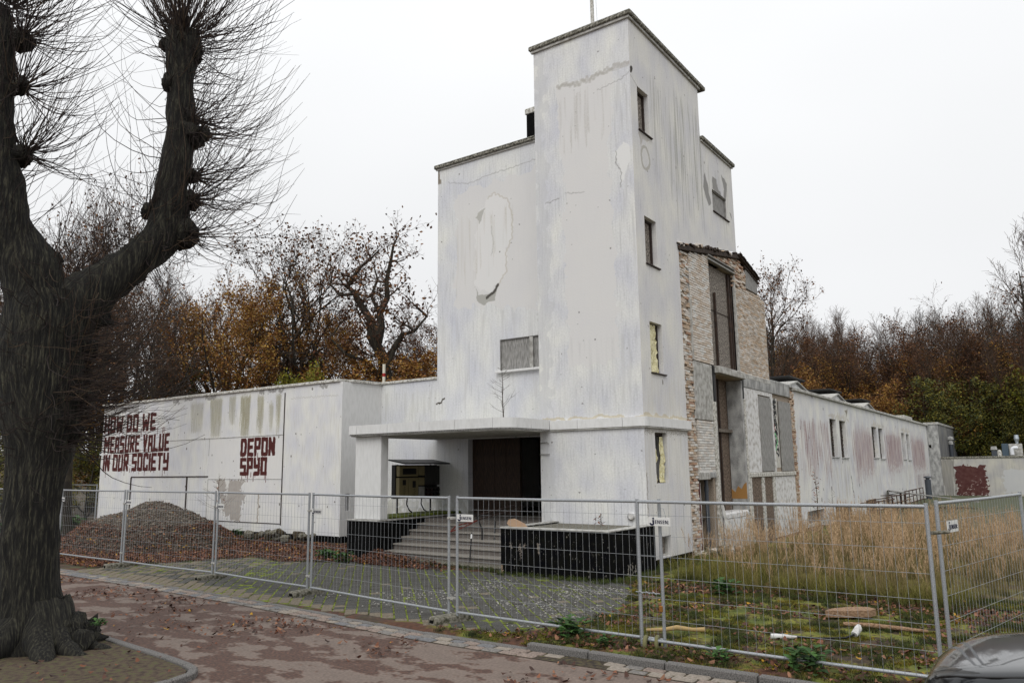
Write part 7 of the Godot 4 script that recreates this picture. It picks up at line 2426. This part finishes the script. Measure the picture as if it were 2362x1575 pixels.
	var kinds := ["slim0", "slim1", "slim3", "slim2", "bare1", "bare2"]
	for row in 5:
		var z: float = [-66.0, -76.0, -88.0, -101.0, -71.0][row]
		var x: float = -38.0 + row * 1.5
		while x < 24.0:
			var h: float = [16.0, 19.5, 22.0, 24.5, 17.2][row] * rf(0.9, 1.06)
			if x > 2.0 and (row < 2 or row == 4):
				h *= 0.9
			n += 1
			var kd: String = kinds[(n * 5 + row) % (4 if row != 3 else 6)] if row < 4 else ["slim2", "slim3", "rust"][n % 3]
			tree("wood_tree", kd, "%s tree of the wood %s" % [["slender brown front", "bare twiggy second-row", "tall bare third-row", "hindmost bare", "leafy russet"][row], where_in_wood(x)], x + rf(-1.2, 1.2), z + rf(-3, 3), h, rf(0, TAU), 1.15, wood_g, "twigs brown" if rng.randf() < 0.7 else "twigs grey")
			x += [2.5, 2.6, 3.0, 3.6, 3.4][row]
	var low := [[-34, -60, 9.5, "orange"], [-29, -61, 10, "orange"], [-24, -60, 10.5, "orange"], [-19.5, -60, 10, "orange"], [-15.5, -59, 10.5, "orange"], [-12, -59, 10, "orange"], [-8.5, -60, 11, "orange"], [-5.5, -61, 10, "orange"], [-2.5, -62, 10.5, "olive"], [0.5, -64, 10.5, "olive"], [-13.5, -65, 12.5, "orange"], [-7.0, -66, 13, "orange"], [-1.0, -69, 12, "orange"], [3.0, -84, 9, "olive"], [5.5, -62, 7.5, "olive"], [7.5, -60, 8.5, "olive"], [9.8, -59, 9.0, "olive"], [3.4, -64, 8.0, "olive"], [6.5, -66, 10.5, "olive"], [9.0, -66, 11.0, "lime"], [12.0, -62, 10.0, "lime"], [14.5, -64, 12.0, "olive"], [-4.0, -84, 12, "orange"], [1.5, -72, 11.5, "olive"], [5.0, -73, 12.0, "orange"], [9.0, -75, 12.5, "orange"]]
	for k in low.size():
		var q: Array = low[k]
		tree("bush", "under_" + q[3], "%s leafy understorey tree %s" % [{"orange": "orange", "olive": "dull green", "lime": "yellow-green"}[q[3]], where_in_wood(q[0] - 0.3 * (q[1] + 60.0))], q[0], q[1], q[2], rf(0, TAU), 1.15, "understorey of the wood").set_meta("category", "bush")
	tree("bare_tree", "bare0", "round bare tree just right of the brick side", -12.6, -55.2, 23.2, 0.9, 0.8, wood_g)
	tree("bare_tree", "slim1", "tall bare tree at the right edge of the picture", 6.8, -56.5, 22.5, 0.2, 1.2, wood_g)
	tree("bare_tree", "bare2", "bare tree left of the tall right edge tree", 3.2, -72.0, 21.5, 1.9, 1.0, wood_g)
	# far hillside closing the view
	var b := Mb.new()
	var pts := []
	for k in 41:
		var x := -160.0 + 8.0 * k
		pts.append([x, 7.0 + 3.0 * bumps.get_noise_1d(x * 2.0)])
	for k in 40:
		var p: Array = pts[k]
		var q: Array = pts[k + 1]
		b.quad(Vector3(p[0], -1, -112), Vector3(q[0], -1, -112), Vector3(q[0], q[1], -150), Vector3(p[0], p[1], -150))
	for k in 30:
		var z := 40.0 - 6.4 * k
		b.quad(Vector3(-85, -1, z), Vector3(-85, -1, z - 6.4), Vector3(-125, 5.0 + 2.0 * bumps.get_noise_1d(z * 2.0 - 13.0), z - 6.4), Vector3(-125, 5.0 + 2.0 * bumps.get_noise_1d(z * 2.0), z))
	struct("hillside", b, mats["wood floor"])

# the pollarded tree in front
func old_tree() -> void:
	var t := thing("pollarded_tree", "huge dark pollarded tree with two thick limbs and long thin shoots, left foreground", "tree", Vector3(0, 0, 0))
	var f := FastNoiseLite.new()
	f.seed = 77
	f.frequency = 0.55
	f.fractal_octaves = 4
	var bark: Material = mats["bark"]
	var limb := func(called: String, pts: Array, sides: int, rough: float) -> Mb:
		# finer rings along a smooth curve, pushed in and out by noise
		var cv := Curve3D.new()
		for k in pts.size():
			var a := Vector3(pts[maxi(k - 1, 0)][0], pts[maxi(k - 1, 0)][1], pts[maxi(k - 1, 0)][2])
			var c := Vector3(pts[mini(k + 1, pts.size() - 1)][0], pts[mini(k + 1, pts.size() - 1)][1], pts[mini(k + 1, pts.size() - 1)][2])
			cv.add_point(Vector3(pts[k][0], pts[k][1], pts[k][2]), (a - c) * 0.17, (c - a) * 0.17)
		var b := Mb.new()
		var p := PackedVector3Array()
		var r := PackedFloat32Array()
		for k in pts.size() - 1:
			for j in 6:
				p.append(cv.sample(k, j / 6.0))
				r.append(lerpf(pts[k][3], pts[k + 1][3], smoothstep(0.0, 1.0, j / 6.0)))
		p.append(cv.sample(pts.size() - 2, 1.0))
		r.append(pts[pts.size() - 1][3])
		p.append(p[p.size() - 1] + (p[p.size() - 1] - p[p.size() - 2]).normalized() * 0.05)
		r.append(r[r.size() - 1] * 0.4)
		b.tube(p, r, sides, true)
		for k in b.v.size():
			var q := b.v[k]
			var s := f.get_noise_3d(q.x * 2.2, q.y * 1.1, q.z * 2.2) * 0.2 + f.get_noise_3d(q.x * 9.0, q.y * 1.6, q.z * 9.0) * 0.075
			b.v[k] = q + b.n[k] * s * rough
		return b
	var base := [[-3.64, -0.12, 11.9, 0.68], [-3.67, 0.1, 11.98, 0.53], [-3.7, 0.34, 12.05, 0.41], [-3.76, 0.87, 12.15, 0.355], [-3.77, 1.29, 12.17, 0.345], [-3.77, 1.77, 12.16, 0.35], [-3.77, 2.26, 12.16, 0.345], [-3.77, 2.75, 12.15, 0.385], [-3.77, 3.25, 12.15, 0.47], [-3.77, 3.76, 12.17, 0.52], [-3.79, 4.27, 12.2, 0.55], [-3.79, 4.7, 12.21, 0.56], [-3.8, 5.1, 12.22, 0.45]]
	build("trunk", limb.call("trunk", base, 84, 0.55), bark, t)
	var right := [[-3.740, 4.60, 12.100, 0.423], [-3.600, 5.05, 11.800, 0.381], [-3.450, 5.42, 11.470, 0.339], [-3.300, 5.80, 11.120, 0.313], [-3.190, 6.16, 10.880, 0.292], [-3.130, 6.53, 10.770, 0.262], [-3.120, 7.05, 10.740, 0.230], [-3.120, 7.73, 10.730, 0.207], [-3.110, 8.43, 10.720, 0.199], [-3.110, 9.05, 10.710, 0.203], [-3.110, 9.50, 10.720, 0.233], [-3.120, 9.80, 10.730, 0.212]]
	build("limb", limb.call("limb", right, 44, 0.6), bark, t)
	var left := [[-3.810, 4.70, 12.250, 0.425], [-3.890, 5.40, 12.430, 0.368], [-4.040, 5.88, 12.635, 0.302], [-4.100, 6.39, 12.775, 0.257], [-4.150, 6.98, 12.885, 0.241], [-4.190, 7.58, 12.955, 0.237], [-4.210, 8.19, 13.015, 0.233], [-4.230, 8.82, 13.045, 0.229], [-4.240, 9.24, 13.065, 0.208], [-4.250, 9.50, 13.085, 0.163]]
	build("limb", limb.call("limb", left, 44, 0.6), bark, t)
	# roots running out into the soil
	for k in 6:
		var a: float = [0.25, -0.55, -1.15, 0.95, 1.9, 2.9][k]
		var d := Vector3(sin(a), 0, -cos(a)) if k > 2 else Vector3(cos(a) * 0.8, 0, -sin(a) * 0.5 - 0.35)
		d = Vector3(d.x, 0, d.z).normalized()
		var o := Vector3(-3.68, 0, 12.0)
		var rl: float = [1.15, 1.0, 1.05, 0.9, 0.9, 0.9][k]
		var rb: Mb = limb.call("root", [[o.x + d.x * 0.15, 0.62, o.z + d.z * 0.15, 0.24], [o.x + d.x * 0.42, 0.26, o.z + d.z * 0.42, 0.19], [o.x + d.x * 0.7, 0.1, o.z + d.z * 0.7, 0.13], [o.x + d.x * rl, -0.02, o.z + d.z * rl, 0.07]], 24, 0.45)
		build("root", rb, bark, t)
	# knobs where it was cut year after year
	var knobs := [[-2.98, 6.25, 10.6, 0.2], [-2.93, 6.85, 10.55, 0.15], [-2.95, 7.25, 10.55, 0.11], [-2.92, 8.0, 10.52, 0.2], [-3.0, 8.25, 10.6, 0.15], [-3.24, 8.85, 10.88, 0.12], [-3.02, 9.5, 10.62, 0.19], [-3.2, 9.55, 10.83, 0.17], [-3.32, 6.6, 11.03, 0.11], [-3.58, 4.8, 11.6, 0.2], [-3.45, 4.3, 11.8, 0.2], [-3.42, 3.5, 11.85, 0.19], [-3.5, 3.05, 11.9, 0.16], [-4.0, 2.75, 12.28, 0.17], [-4.05, 3.2, 12.35, 0.2], [-3.6, 3.9, 11.75, 0.2], [-3.75, 3.05, 11.83, 0.18], [-3.97, 7.2, 12.65, 0.14], [-4.0, 8.2, 12.78, 0.14], [-4.02, 9.0, 12.82, 0.16], [-3.85, 5.6, 12.2, 0.16], [-3.5, 0.1, 11.52, 0.3], [-3.2, 0.06, 11.68, 0.27], [-3.9, 0.08, 11.6, 0.28], [-3.3, 0.3, 11.75, 0.2]]
	var kb := Mb.new()
	for q in knobs:
		var o := Vector3(q[0], q[1], q[2])
		var s := Mb.new()
		var prof := PackedVector2Array()
		for k in 19:
			var a := -PI / 2 + PI * k / 18.0
			prof.append(Vector2(maxf(0.001, cos(a)) * q[3], sin(a) * q[3]))
		s.lathe(o, prof, 26)
		for k in s.v.size():
			var p := s.v[k]
			var nn := (p - o).normalized()
			s.v[k] = p + nn * q[3] * (f.get_noise_3d(p.x * 6.0, p.y * 6.0, p.z * 6.0) * 0.8 + f.get_noise_3d(p.x * 22.0, p.y * 22.0, p.z * 22.0) * 0.3)
		build("knob", s, bark, t)
	# shoots
	var r := RandomNumberGenerator.new()
	r.seed = 4242
	var dark := Mb.new()
	var pale := Mb.new()
	var shoot := func(o: Vector3, d: Vector3, l: float, up: float, droop: float, rad: float) -> void:
		var p := PackedVector3Array()
		var rr := PackedFloat32Array()
		var w := Vector3(r.randf_range(-1, 1), r.randf_range(-1, 1), r.randf_range(-1, 1)) * 0.1 * l
		var w2 := Vector3(r.randf_range(-1, 1), r.randf_range(-1, 1), r.randf_range(-1, 1)) * 0.045 * l
		for k in 8:
			var x := k / 7.0
			p.append(o + d * l * (x - 0.12 * x * x) + Vector3.UP * l * (up * x * x - droop * x * (1.0 - x)) + w * sin(x * PI) + w2 * sin(x * TAU * 1.3))
			rr.append(rad * (1.0 - 0.72 * x))
		var into: Mb = pale if r.randf() < 0.2 else dark
		into.tube(p, rr, 4)
		if r.randf() < 0.35:
			var j := r.randi_range(2, 4)
			var d2 := (d + Vector3(r.randf_range(-1, 1), r.randf_range(-0.3, 1), r.randf_range(-1, 1)) * 0.6).normalized()
			var ll := l * r.randf_range(0.2, 0.4)
			into.tube(PackedVector3Array([p[j], p[j] + d2 * ll * 0.5, p[j] + d2 * ll + Vector3.UP * ll * 0.3]), PackedFloat32Array([rad * 0.5, rad * 0.4, rad * 0.2]), 3)
	var along := func(pts: Array, k0: int, k1: int) -> Array:
		var x := r.randf_range(k0, k1)
		var k := mini(int(x), pts.size() - 2)
		var a := Vector3(pts[k][0], pts[k][1], pts[k][2])
		var c := Vector3(pts[k + 1][0], pts[k + 1][1], pts[k + 1][2])
		return [a.lerp(c, x - k), (c - a).normalized(), lerpf(pts[k][3], pts[k + 1][3], x - k)]
	var out_dir := func(ax: Vector3) -> Vector3:
		var d := ax.cross(Vector3(r.randf_range(-1, 1), r.randf_range(-1, 1), r.randf_range(-1, 1)))
		return d.normalized() if d.length() > 0.01 else Vector3.RIGHT
	var cam_right := Vector3(0.816, 0, -0.578)
	var from_knob := func(q: Array, n: int, lo: float, hi: float, bias: Vector3) -> void:
		var o := Vector3(q[0], q[1], q[2])
		for k in n:
			var d := (Vector3(r.randf_range(-1, 1), r.randf_range(-0.75, 1.0), r.randf_range(-1, 1)) + bias).normalized()
			shoot.call(o + d * q[3] * 0.8, d, lerpf(lo, hi, pow(r.randf(), 0.7)), r.randf_range(0.1, 0.6), r.randf_range(0.0, 0.35), r.randf_range(0.0045, 0.0095))
	for k in [0, 1, 2, 3, 4, 5, 8]:
		from_knob.call(knobs[k], 54, 0.4, 2.05, cam_right * 0.7)
	for k in [6, 7]:
		from_knob.call(knobs[k], 60, 0.7, 2.1, Vector3.UP * 0.5)
	for k in [17, 18, 19]:
		from_knob.call(knobs[k], 70, 0.5, 1.9, cam_right * 0.6 + Vector3.UP * 0.3)
	for k in [9, 10, 11, 12, 13, 14, 15, 16, 20]:
		from_knob.call(knobs[k], 26, 0.4, 1.7, Vector3.DOWN * 0.1)
	for k in 100:      # along the right limb
		var q: Array = along.call(right, 3, 11)
		var d: Vector3 = out_dir.call(q[1])
		shoot.call(q[0] + d * q[2] * 0.9, (d + Vector3.UP * r.randf_range(-0.1, 0.5)).normalized(), r.randf_range(0.4, 1.8), r.randf_range(0.15, 0.6), r.randf_range(0.0, 0.3), r.randf_range(0.004, 0.009))
	for k in 170:      # the brush on the cut top of the right limb
		var d := Vector3(r.randf_range(-1, 1), r.randf_range(0.25, 1.5), r.randf_range(-1, 1)).normalized()
		shoot.call(Vector3(-3.12, 9.65, 10.73) + d * 0.2, d, r.randf_range(0.9, 2.3), r.randf_range(0.1, 0.5), 0.1, r.randf_range(0.006, 0.012))
	for k in 110:
		var q: Array = along.call(left, 2, 9)
		var d: Vector3 = out_dir.call(q[1])
		if d.dot(cam_right) < 0.0 and r.randf() < 0.5:
			d = -d
		shoot.call(q[0] + d * q[2] * 0.9, (d + Vector3.UP * r.randf_range(0.0, 0.8)).normalized(), r.randf_range(0.4, 1.8), r.randf_range(0.2, 0.8), r.randf_range(0.0, 0.25), r.randf_range(0.004, 0.009))
	for k in 90:
		var d := Vector3(r.randf_range(-1, 1), r.randf_range(0.25, 1.3), r.randf_range(-1, 1)).normalized()
		shoot.call(Vector3(-4.2, 9.4, 13.05) + d * 0.2, d, r.randf_range(1.0, 2.0), r.randf_range(0.1, 0.5), 0.1, r.randf_range(0.006, 0.011))
	for k in 230:      # from the burrs on the trunk, nearly level
		var y := r.randf_range(2.75, 5.0)
		var a := r.randf_range(0, TAU)
		var d := Vector3(cos(a), r.randf_range(-0.45, 0.25), sin(a)).normalized()
		shoot.call(Vector3(-3.78, y, 12.17) + Vector3(d.x, 0, d.z) * 0.45, d, r.randf_range(0.3, 2.0) * (1.0 if y < 3.8 else 0.75), r.randf_range(-0.05, 0.35), r.randf_range(0.0, 0.35), r.randf_range(0.004, 0.009))
	for k in 170:      # long level shoots on the side towards the wing
		var y := r.randf_range(2.9, 4.6)
		var d := (cam_right + Vector3(r.randf_range(-0.7, 0.7), r.randf_range(-0.25, 0.3), r.randf_range(-0.7, 0.7))).normalized()
		shoot.call(Vector3(-3.78, y, 12.17) + Vector3(d.x, 0, d.z) * 0.45, d, r.randf_range(0.5, 2.2), r.randf_range(-0.05, 0.25), r.randf_range(0.0, 0.3), r.randf_range(0.004, 0.0085))
	for k in 110:      # upright brush in the fork
		var x := r.randf()
		var o := Vector3(-3.78, 5.0, 12.15).lerp(Vector3(-3.3, 5.95, 11.1), x)
		var d := Vector3(r.randf_range(-0.5, 0.5), 1.0, r.randf_range(-0.5, 0.5)).normalized()
		shoot.call(o + Vector3(r.randf_range(-0.2, 0.2), 0.2, r.randf_range(-0.2, 0.2)), d, r.randf_range(0.4, 1.5), 0.1, 0.05, r.randf_range(0.004, 0.007))
	for k in 110:      # hanging under the right limb
		var q: Array = along.call(right, 1, 5)
		var d: Vector3 = (out_dir.call(q[1]) + Vector3.DOWN * 0.6).normalized()
		shoot.call(q[0] + d * q[2] * 0.9, d, r.randf_range(0.4, 1.4), r.randf_range(0.05, 0.45), 0.1, r.randf_range(0.004, 0.007))
	build("shoots", dark, plain("dark shoots", Color(0.14, 0.095, 0.08), 0.8), t).set_meta("kind", "stuff")
	build("pale_shoots", pale, plain("pale shoots", Color(0.3, 0.24, 0.18), 0.8), t).set_meta("kind", "stuff")

# ---------- grass and weeds ----------
func blade(b: Mb, o: Vector3, d: Vector3, l: float, w: float, bend: float, c0: Color, c1: Color, segs := 4) -> void:
	var side := Vector3(-d.z, 0, d.x).normalized() if Vector2(d.x, d.z).length() > 0.001 else Vector3.RIGHT
	var k0 := b.v.size()
	for k in segs + 1:
		var x := float(k) / segs
		var p := o + Vector3.UP * l * (x - bend * 0.35 * x * x) + Vector3(d.x, 0, d.z) * l * bend * x * x
		var hw := w * 0.5 * (1.0 - x * 0.9)
		var nn := (side.cross(Vector3.UP) + Vector3.UP * 0.4).normalized()
		b.col = c0.lerp(c1, x)
		b.vert(p - side * hw, nn, Vector2(0, x))
		b.vert(p + side * hw, nn, Vector2(1, x))
	for k in segs:
		var a := k0 + k * 2
		b.i.append_array(PackedInt32Array([a, a + 2, a + 1, a + 1, a + 2, a + 3]))

func tuft(n: int, l: float, w: float, spread: float, bend: float, c0: Color, c1: Color) -> ArrayMesh:
	var b := Mb.new()
	b.colored = true
	for k in n:
		var a := rf(0, TAU)
		var d := Vector3(cos(a), 0, sin(a))
		blade(b, Vector3(rf(-1, 1), 0, rf(-1, 1)) * spread, d, l * rf(0.55, 1.15), w, bend * rf(0.4, 1.5), c0.srgb_to_linear(), c1.srgb_to_linear())
	return b.mesh()

# a dry reed-grass stalk with its narrow plume
func dry_clump(n: int) -> ArrayMesh:
	var b := Mb.new()
	b.colored = true
	for k in n:
		var a := rf(0, TAU)
		var d := Vector3(cos(a), 0, sin(a))
		var l := rf(0.95, 1.45)
		var bend := rf(0.04, 0.2)
		var o := Vector3(rf(-0.16, 0.16), 0, rf(-0.16, 0.16))
		var stalk := Color(0.4, 0.37, 0.2).srgb_to_linear()
		var straw := Color(0.68, 0.58, 0.43).srgb_to_linear()
		blade(b, o, d, l, 0.007, bend, stalk, straw, 5)
		# plume: several short slivers along the top quarter
		for j in 12:
			var x := 0.74 + 0.26 * j / 11.0
			var p := o + Vector3.UP * l * (x - bend * 0.35 * x * x) + d * l * bend * x * x
			var e := rf(0, TAU)
			blade(b, p, Vector3(cos(e), 0, sin(e)), rf(0.05, 0.1), 0.012, 0.35, Color(0.66, 0.54, 0.41).srgb_to_linear() * rf(0.75, 1.1), Color(0.78, 0.68, 0.55).srgb_to_linear(), 1)
		for j in 4:
			var e := rf(0, TAU)
			blade(b, o, Vector3(cos(e), 0, sin(e)), rf(0.35, 0.8), 0.009, rf(0.3, 0.9), Color(0.24, 0.26, 0.09).srgb_to_linear(), Color(0.52, 0.45, 0.26).srgb_to_linear(), 4)
	return b.mesh()

func weed_clump(leaves: int, size: float, high: float) -> ArrayMesh:
	var b := Mb.new()
	b.colored = true
	for k in leaves:
		var a := rf(0, TAU)
		var d := Vector3(cos(a), rf(0.1, 0.9), sin(a)).normalized()
		var o := Vector3(rf(-1, 1) * high * 0.8, rf(0.1, 1.0) * high, rf(-1, 1) * high * 0.8)
		var s := size * rf(0.6, 1.2)
		var side := d.cross(Vector3.UP).normalized() * s * 0.32
		b.col = Color(0.13, 0.24, 0.09).srgb_to_linear().lerp(Color(0.26, 0.4, 0.16).srgb_to_linear(), rng.randf()) * rf(0.7, 1.2)
		var tip := o + d * s - Vector3.UP * s * 0.25
		var mid := o + d * s * 0.5
		b.tri(o, mid + side, tip)
		b.tri(o, tip, mid - side)
	return b.mesh()

func foliage_material(called: String, back: float) -> StandardMaterial3D:
	var m := plain(called, Color.WHITE, 0.8)
	m.vertex_color_use_as_albedo = true
	m.cull_mode = BaseMaterial3D.CULL_DISABLED
	m.backlight_enabled = true
	m.backlight = Color(back, back, back * 0.7)
	return m

func plants() -> void:
	var gm := foliage_material("grass blades", 0.25)
	# tall dry grass
	for v in 3:
		var mesh := dry_clump(9)
		var at: Array[Transform3D] = []
		var k := 0
		while k < 620:
			var x := rf(0.9, 11.5)
			var z := rf(-12.0, 2.9)
			var front := 0.6 + 1.9 * sin(clampf((x - 1.2) / 6.5, 0.0, 1.0) * PI) + 0.35 * sin(x * 2.3)
			if z > front or x < 1.0 + maxf(0.0, -z - 3.0) * 0.12:
				k += 1 if rng.randf() < 0.2 else 0
				continue
			if bumps.get_noise_2d(x * 11.0 + 100.0, z * 11.0) < rf(-0.3, 0.12):
				k += 1
				continue
			var tip := 0.12 if rng.randf() < 0.8 else 0.55
			var s := (rf(0.5, 0.95) + 0.15 * bumps.get_noise_2d(x * 7.0, z * 7.0 + 50.0)) * (0.92 if x > 6.0 else 1.0) * (0.8 if z > front - 0.7 else 1.0)
			at.append(Transform3D(spin(rf(0, TAU), rf(-1, 1) * tip, rf(-1, 1) * tip).scaled(Vector3(s, s, s)), Vector3(x, height(x, z) - 0.02, z)))
			k += 1
		scatter("dry_grass", mesh, gm, at, PackedColorArray())
	# green lower grass at its edge
	var spots := [[1.3, -0.6, 2.6, 1.4], [2.2, 0.6, 1.4, 0.9], [3.5, 1.9, 2.0, 0.7], [5.6, 2.0, 2.2, 0.6]]
	var mesh := tuft(16, 0.5, 0.011, 0.14, 0.7, Color(0.19, 0.23, 0.07), Color(0.5, 0.47, 0.2))
	var at: Array[Transform3D] = []
	for q in spots:
		for k in 120:
			var x: float = q[0] + rf(-1, 1) * q[2] * 0.6
			var z: float = q[1] + rf(-1, 1) * q[3]
			if x < 0.35:
				continue
			var s := rf(0.5, 1.1)
			at.append(Transform3D(spin(rf(0, TAU)).scaled(Vector3(s, s, s)), Vector3(x, height(x, z) - 0.02, z)))
	scatter("green_grass", mesh, gm, at, PackedColorArray())
	# short turf and moss cushions
	var short := tuft(12, 0.09, 0.008, 0.06, 0.8, Color(0.15, 0.19, 0.05), Color(0.3, 0.35, 0.1))
	var cushion := tuft(26, 0.035, 0.012, 0.06, 0.6, Color(0.27, 0.28, 0.05), Color(0.5, 0.49, 0.13))
	for v in 2:
		at = []
		for k in 22000:
			var x := rf(0.3, 10.0)
			var z := rf(1.0, 8.2)
			if z > edge_z(x) - 0.48 or on_paving(x, z):
				continue
			var nv := bumps.get_noise_2d(x * 14.0 + v * 70.0, z * 14.0)
			if nv < rf(-0.05, 0.35):
				continue
			var s := rf(0.6, 1.3)
			at.append(Transform3D(spin(rf(0, TAU)).scaled(Vector3(s, s, s)), Vector3(x, height(x, z) - 0.005, z)))
		var tint := PackedColorArray()
		for k in at.size():
			var w := rng.randf()
			tint.append(Color(1, 1, 1) * rf(0.35, 1.25) if w < 0.8 else Color(1.5, 1.0, 0.6) * rf(0.4, 1.0))
		scatter("turf" if v == 0 else "moss", short if v == 0 else cushion, gm, at, tint)
	# moss and grass along joints, kerb and walls
	at = []
	for k in 4200:
		var i := rng.randi_range(-60, 60)
		var u := Vector2(1, 1).normalized()
		var w := Vector2(1, -1).normalized()
		var p := u * rf(-8, 8) + w * (i * 0.212 + 0.106) + Vector2(-5, 5)
		if on_paving(p.x, p.y) and bumps.get_noise_2d(p.x * 6.0, p.y * 6.0) > rf(-0.3, 0.3):
			var s := rf(0.25, 0.65)
			at.append(Transform3D(spin(rf(0, TAU)).scaled(Vector3(s, s, s)), Vector3(p.x, 0.015, p.y)))
	scatter("joint_grass", cushion, gm, at, PackedColorArray())
	at = []
	for k in 420:
		var q := rng.randi() % 4
		var p := Vector3.ZERO
		if q == 0:
			p = Vector3(rf(-2.7, 0.3), 0.02, 2.36 + rf(0, 0.25))
		elif q == 1:
			p = Vector3(0.25 + rf(0, 0.3), 0.03, rf(0.0, 2.4))
		elif q == 2:
			p = Vector3(rf(0.05, 0.5), 0.03, rf(-2.6, 0.1))
		else:
			p = Vector3(rf(-7.0, -2.8), 0.02, 2.05 + rf(0, 0.2))
		var s := rf(0.6, 1.6)
		at.append(Transform3D(spin(rf(0, TAU)).scaled(Vector3(s, s, s)), p))
	scatter("wall_foot_grass", short, gm, at, PackedColorArray())
	# weeds: each clump a plant of its own
	var wm := [weed_clump(70, 0.14, 0.16), weed_clump(46, 0.1, 0.12), weed_clump(90, 0.15, 0.22)]
	var list := [[2.35, 7.55, 2, 1.15, "dark green leafy weed clump at the kerb corner of the paving"], [2.95, 7.65, 1, 1.0, "small leafy weeds on the verge right of the kerb corner clump"], [2.9, 2.9, 2, 1.2, "blue-green leafy weed in front of the tall dry grass"], [-7.6, 2.75, 2, 1.1, "nettle clump against the black planter, nearest the steps"], [-8.3, 2.6, 0, 1.3, "nettle clump left of the black planter's corner"], [-8.9, 2.3, 0, 1.1, "nettle clump at the foot of the wing corner"], [5.6, 7.6, 2, 1.1, "green weed clump on the verge under the gate's right half"], [4.6, 7.75, 1, 1.2, "low weeds on the verge under the gate middle"], [-15.2, 0.8, 2, 1.3, "leafy weeds with yellow leaves below the peeled wall patch"], [-14.4, 0.75, 0, 1.2, "leafy weeds by the rubble at the wing's foot"], [-19.2, 1.3, 0, 1.2, "weeds at the back of the gravel mound"], [-24.3, 2.4, 2, 2.0, "large green weeds left of the mound by the wing's end"], [-25.6, 1.4, 2, 2.3, "green bramble by the left end of the wing"], [-26.8, 3.4, 2, 2.0, "green bramble behind the fence left of the mound"], [1.0, -0.9, 1, 1.4, "weeds at the tower foot in front of the plinth"], [0.6, -2.2, 1, 1.2, "weeds by the rubble of the stripped side"], [-3.05, 0.5, 1, 0.8, "low weeds at the tree island"]]
	for k in list.size():
		var q: Array = list[k]
		if k == list.size() - 1:
			q[0] = -3.0
			q[1] = 11.5
		var o := part("weed_clump", wm[q[2]], gm, self, Transform3D(spin(rf(0, TAU)).scaled(Vector3.ONE * q[3]), Vector3(q[0], maxf(0.03, height(q[0], q[1])) + (0.3 if k == list.size() - 1 else 0.0), q[1])))
		tag(o, q[4], "weed", "leafy weeds")
	# saplings
	var sap := func(called: String, label: String, o: Vector3, h: float, spread: float, sd: int, leafy: int, m: Material) -> void:
		var r := RandomNumberGenerator.new()
		r.seed = sd
		var t := thing(called, label, "sapling", o)
		var b := Mb.new()
		var p := PackedVector3Array()
		var rr := PackedFloat32Array()
		for k in 7:
			p.append(Vector3(r.randf_range(-0.03, 0.03) * h * k / 6.0 - 0.03 * h * k / 6.0, h * k / 6.0, 0))
			rr.append(0.011 * h * (1.0 - 0.8 * k / 6.0))
		b.tube(p, rr, 6)
		for k in 20:
			var x := 0.12 + 0.85 * k / 20.0
			var q := p[0].lerp(p[6], x)
			var a := r.randf_range(0, TAU)
			var l := spread * (1.05 - x) * r.randf_range(0.7, 1.2)
			var d := Vector3(cos(a), 0.45, sin(a))
			b.tube(PackedVector3Array([q, q + d * l * 0.5, q + d * l + Vector3.UP * l * 0.15]), PackedFloat32Array([0.005, 0.0035, 0.0018]), 3)
			for j in 3:
				var e := Vector3(cos(a + r.randf_range(-1, 1)), r.randf_range(0.1, 0.9), sin(a + r.randf_range(-1, 1)))
				var s := q + d * l * r.randf_range(0.4, 0.9)
				b.tube(PackedVector3Array([s, s + e * l * 0.3]), PackedFloat32Array([0.003, 0.0015]), 3)
		build("stem", b, m, t)
		if leafy > 0:
			var lf := Mb.new()
			lf.colored = true
			for k in leafy:
				var q := p[0].lerp(p[6], r.randf_range(0.2, 1.0)) + Vector3(r.randf_range(-1, 1), r.randf_range(-0.3, 0.3), r.randf_range(-1, 1)) * 0.16
				var s := 0.07
				var a := r.randf_range(0, TAU)
				lf.col = Color(0.5, 0.29, 0.1).srgb_to_linear() * r.randf_range(0.6, 1.3)
				lf.quad(q, q + Vector3(cos(a), -0.4, sin(a)) * s, q + Vector3(cos(a), -0.6, sin(a)) * s * 1.6, q + Vector3(cos(a + 0.6), -0.5, sin(a + 0.6)) * s)
			build("leaves", lf, mats["leaf"], t)
	sap.call("canopy_sapling", "thin bare birch sapling growing on top of the canopy", Vector3(-3.65, 3.66, 0.85), 1.55, 0.75, 71, 0, mats["twigs grey"])
	sap.call("grass_sapling", "young sapling with a few orange leaves in front of the long wing", Vector3(1.2, 0.0, -11.2), 2.3, 0.3, 72, 40, mats["twigs brown"])
	sap.call("mound_sapling", "bare twigs sticking up behind the gravel mound", Vector3(-15.4, 0.9, 1.3), 1.5, 0.8, 73, 6, mats["twigs brown"])
	sap.call("planter_weed", "small seedling in the soil of the right planter", Vector3(-0.95, 1.03, 0.6), 0.3, 0.12, 74, 10, mats["twigs brown"])
	sap.call("wing_weed", "dry bare weed against the long wing beside the first window pair", Vector3(0.25, 0.1, -17.6), 1.4, 0.5, 75, 0, mats["twigs brown"])

func _ready() -> void:
	rng.seed = 20241
	var cam := Camera3D.new()
	cam.transform = Transform3D(Basis(Vector3(0.81612006, -0.01211506, -0.57775537), Vector3(0.10403745, 0.98652481, 0.12627358), Vector3(0.56844019, -0.16316259, 0.80638311)).orthonormalized(), Vector3(8.2724, 2.45, 17.3259))
	cam.fov = 48.04
	cam.near = 0.1
	cam.far = 900.0
	add_child(cam)
	make_sky()
	make_materials()
	ground()
	white_building()
	rear_buildings()
	plain("old cream rubber", Color(0.42, 0.41, 0.27), 0.85)
	fence()
	entrance_things()
	yard_things()
	parked_car()
	woods()
	old_tree()
	plants()
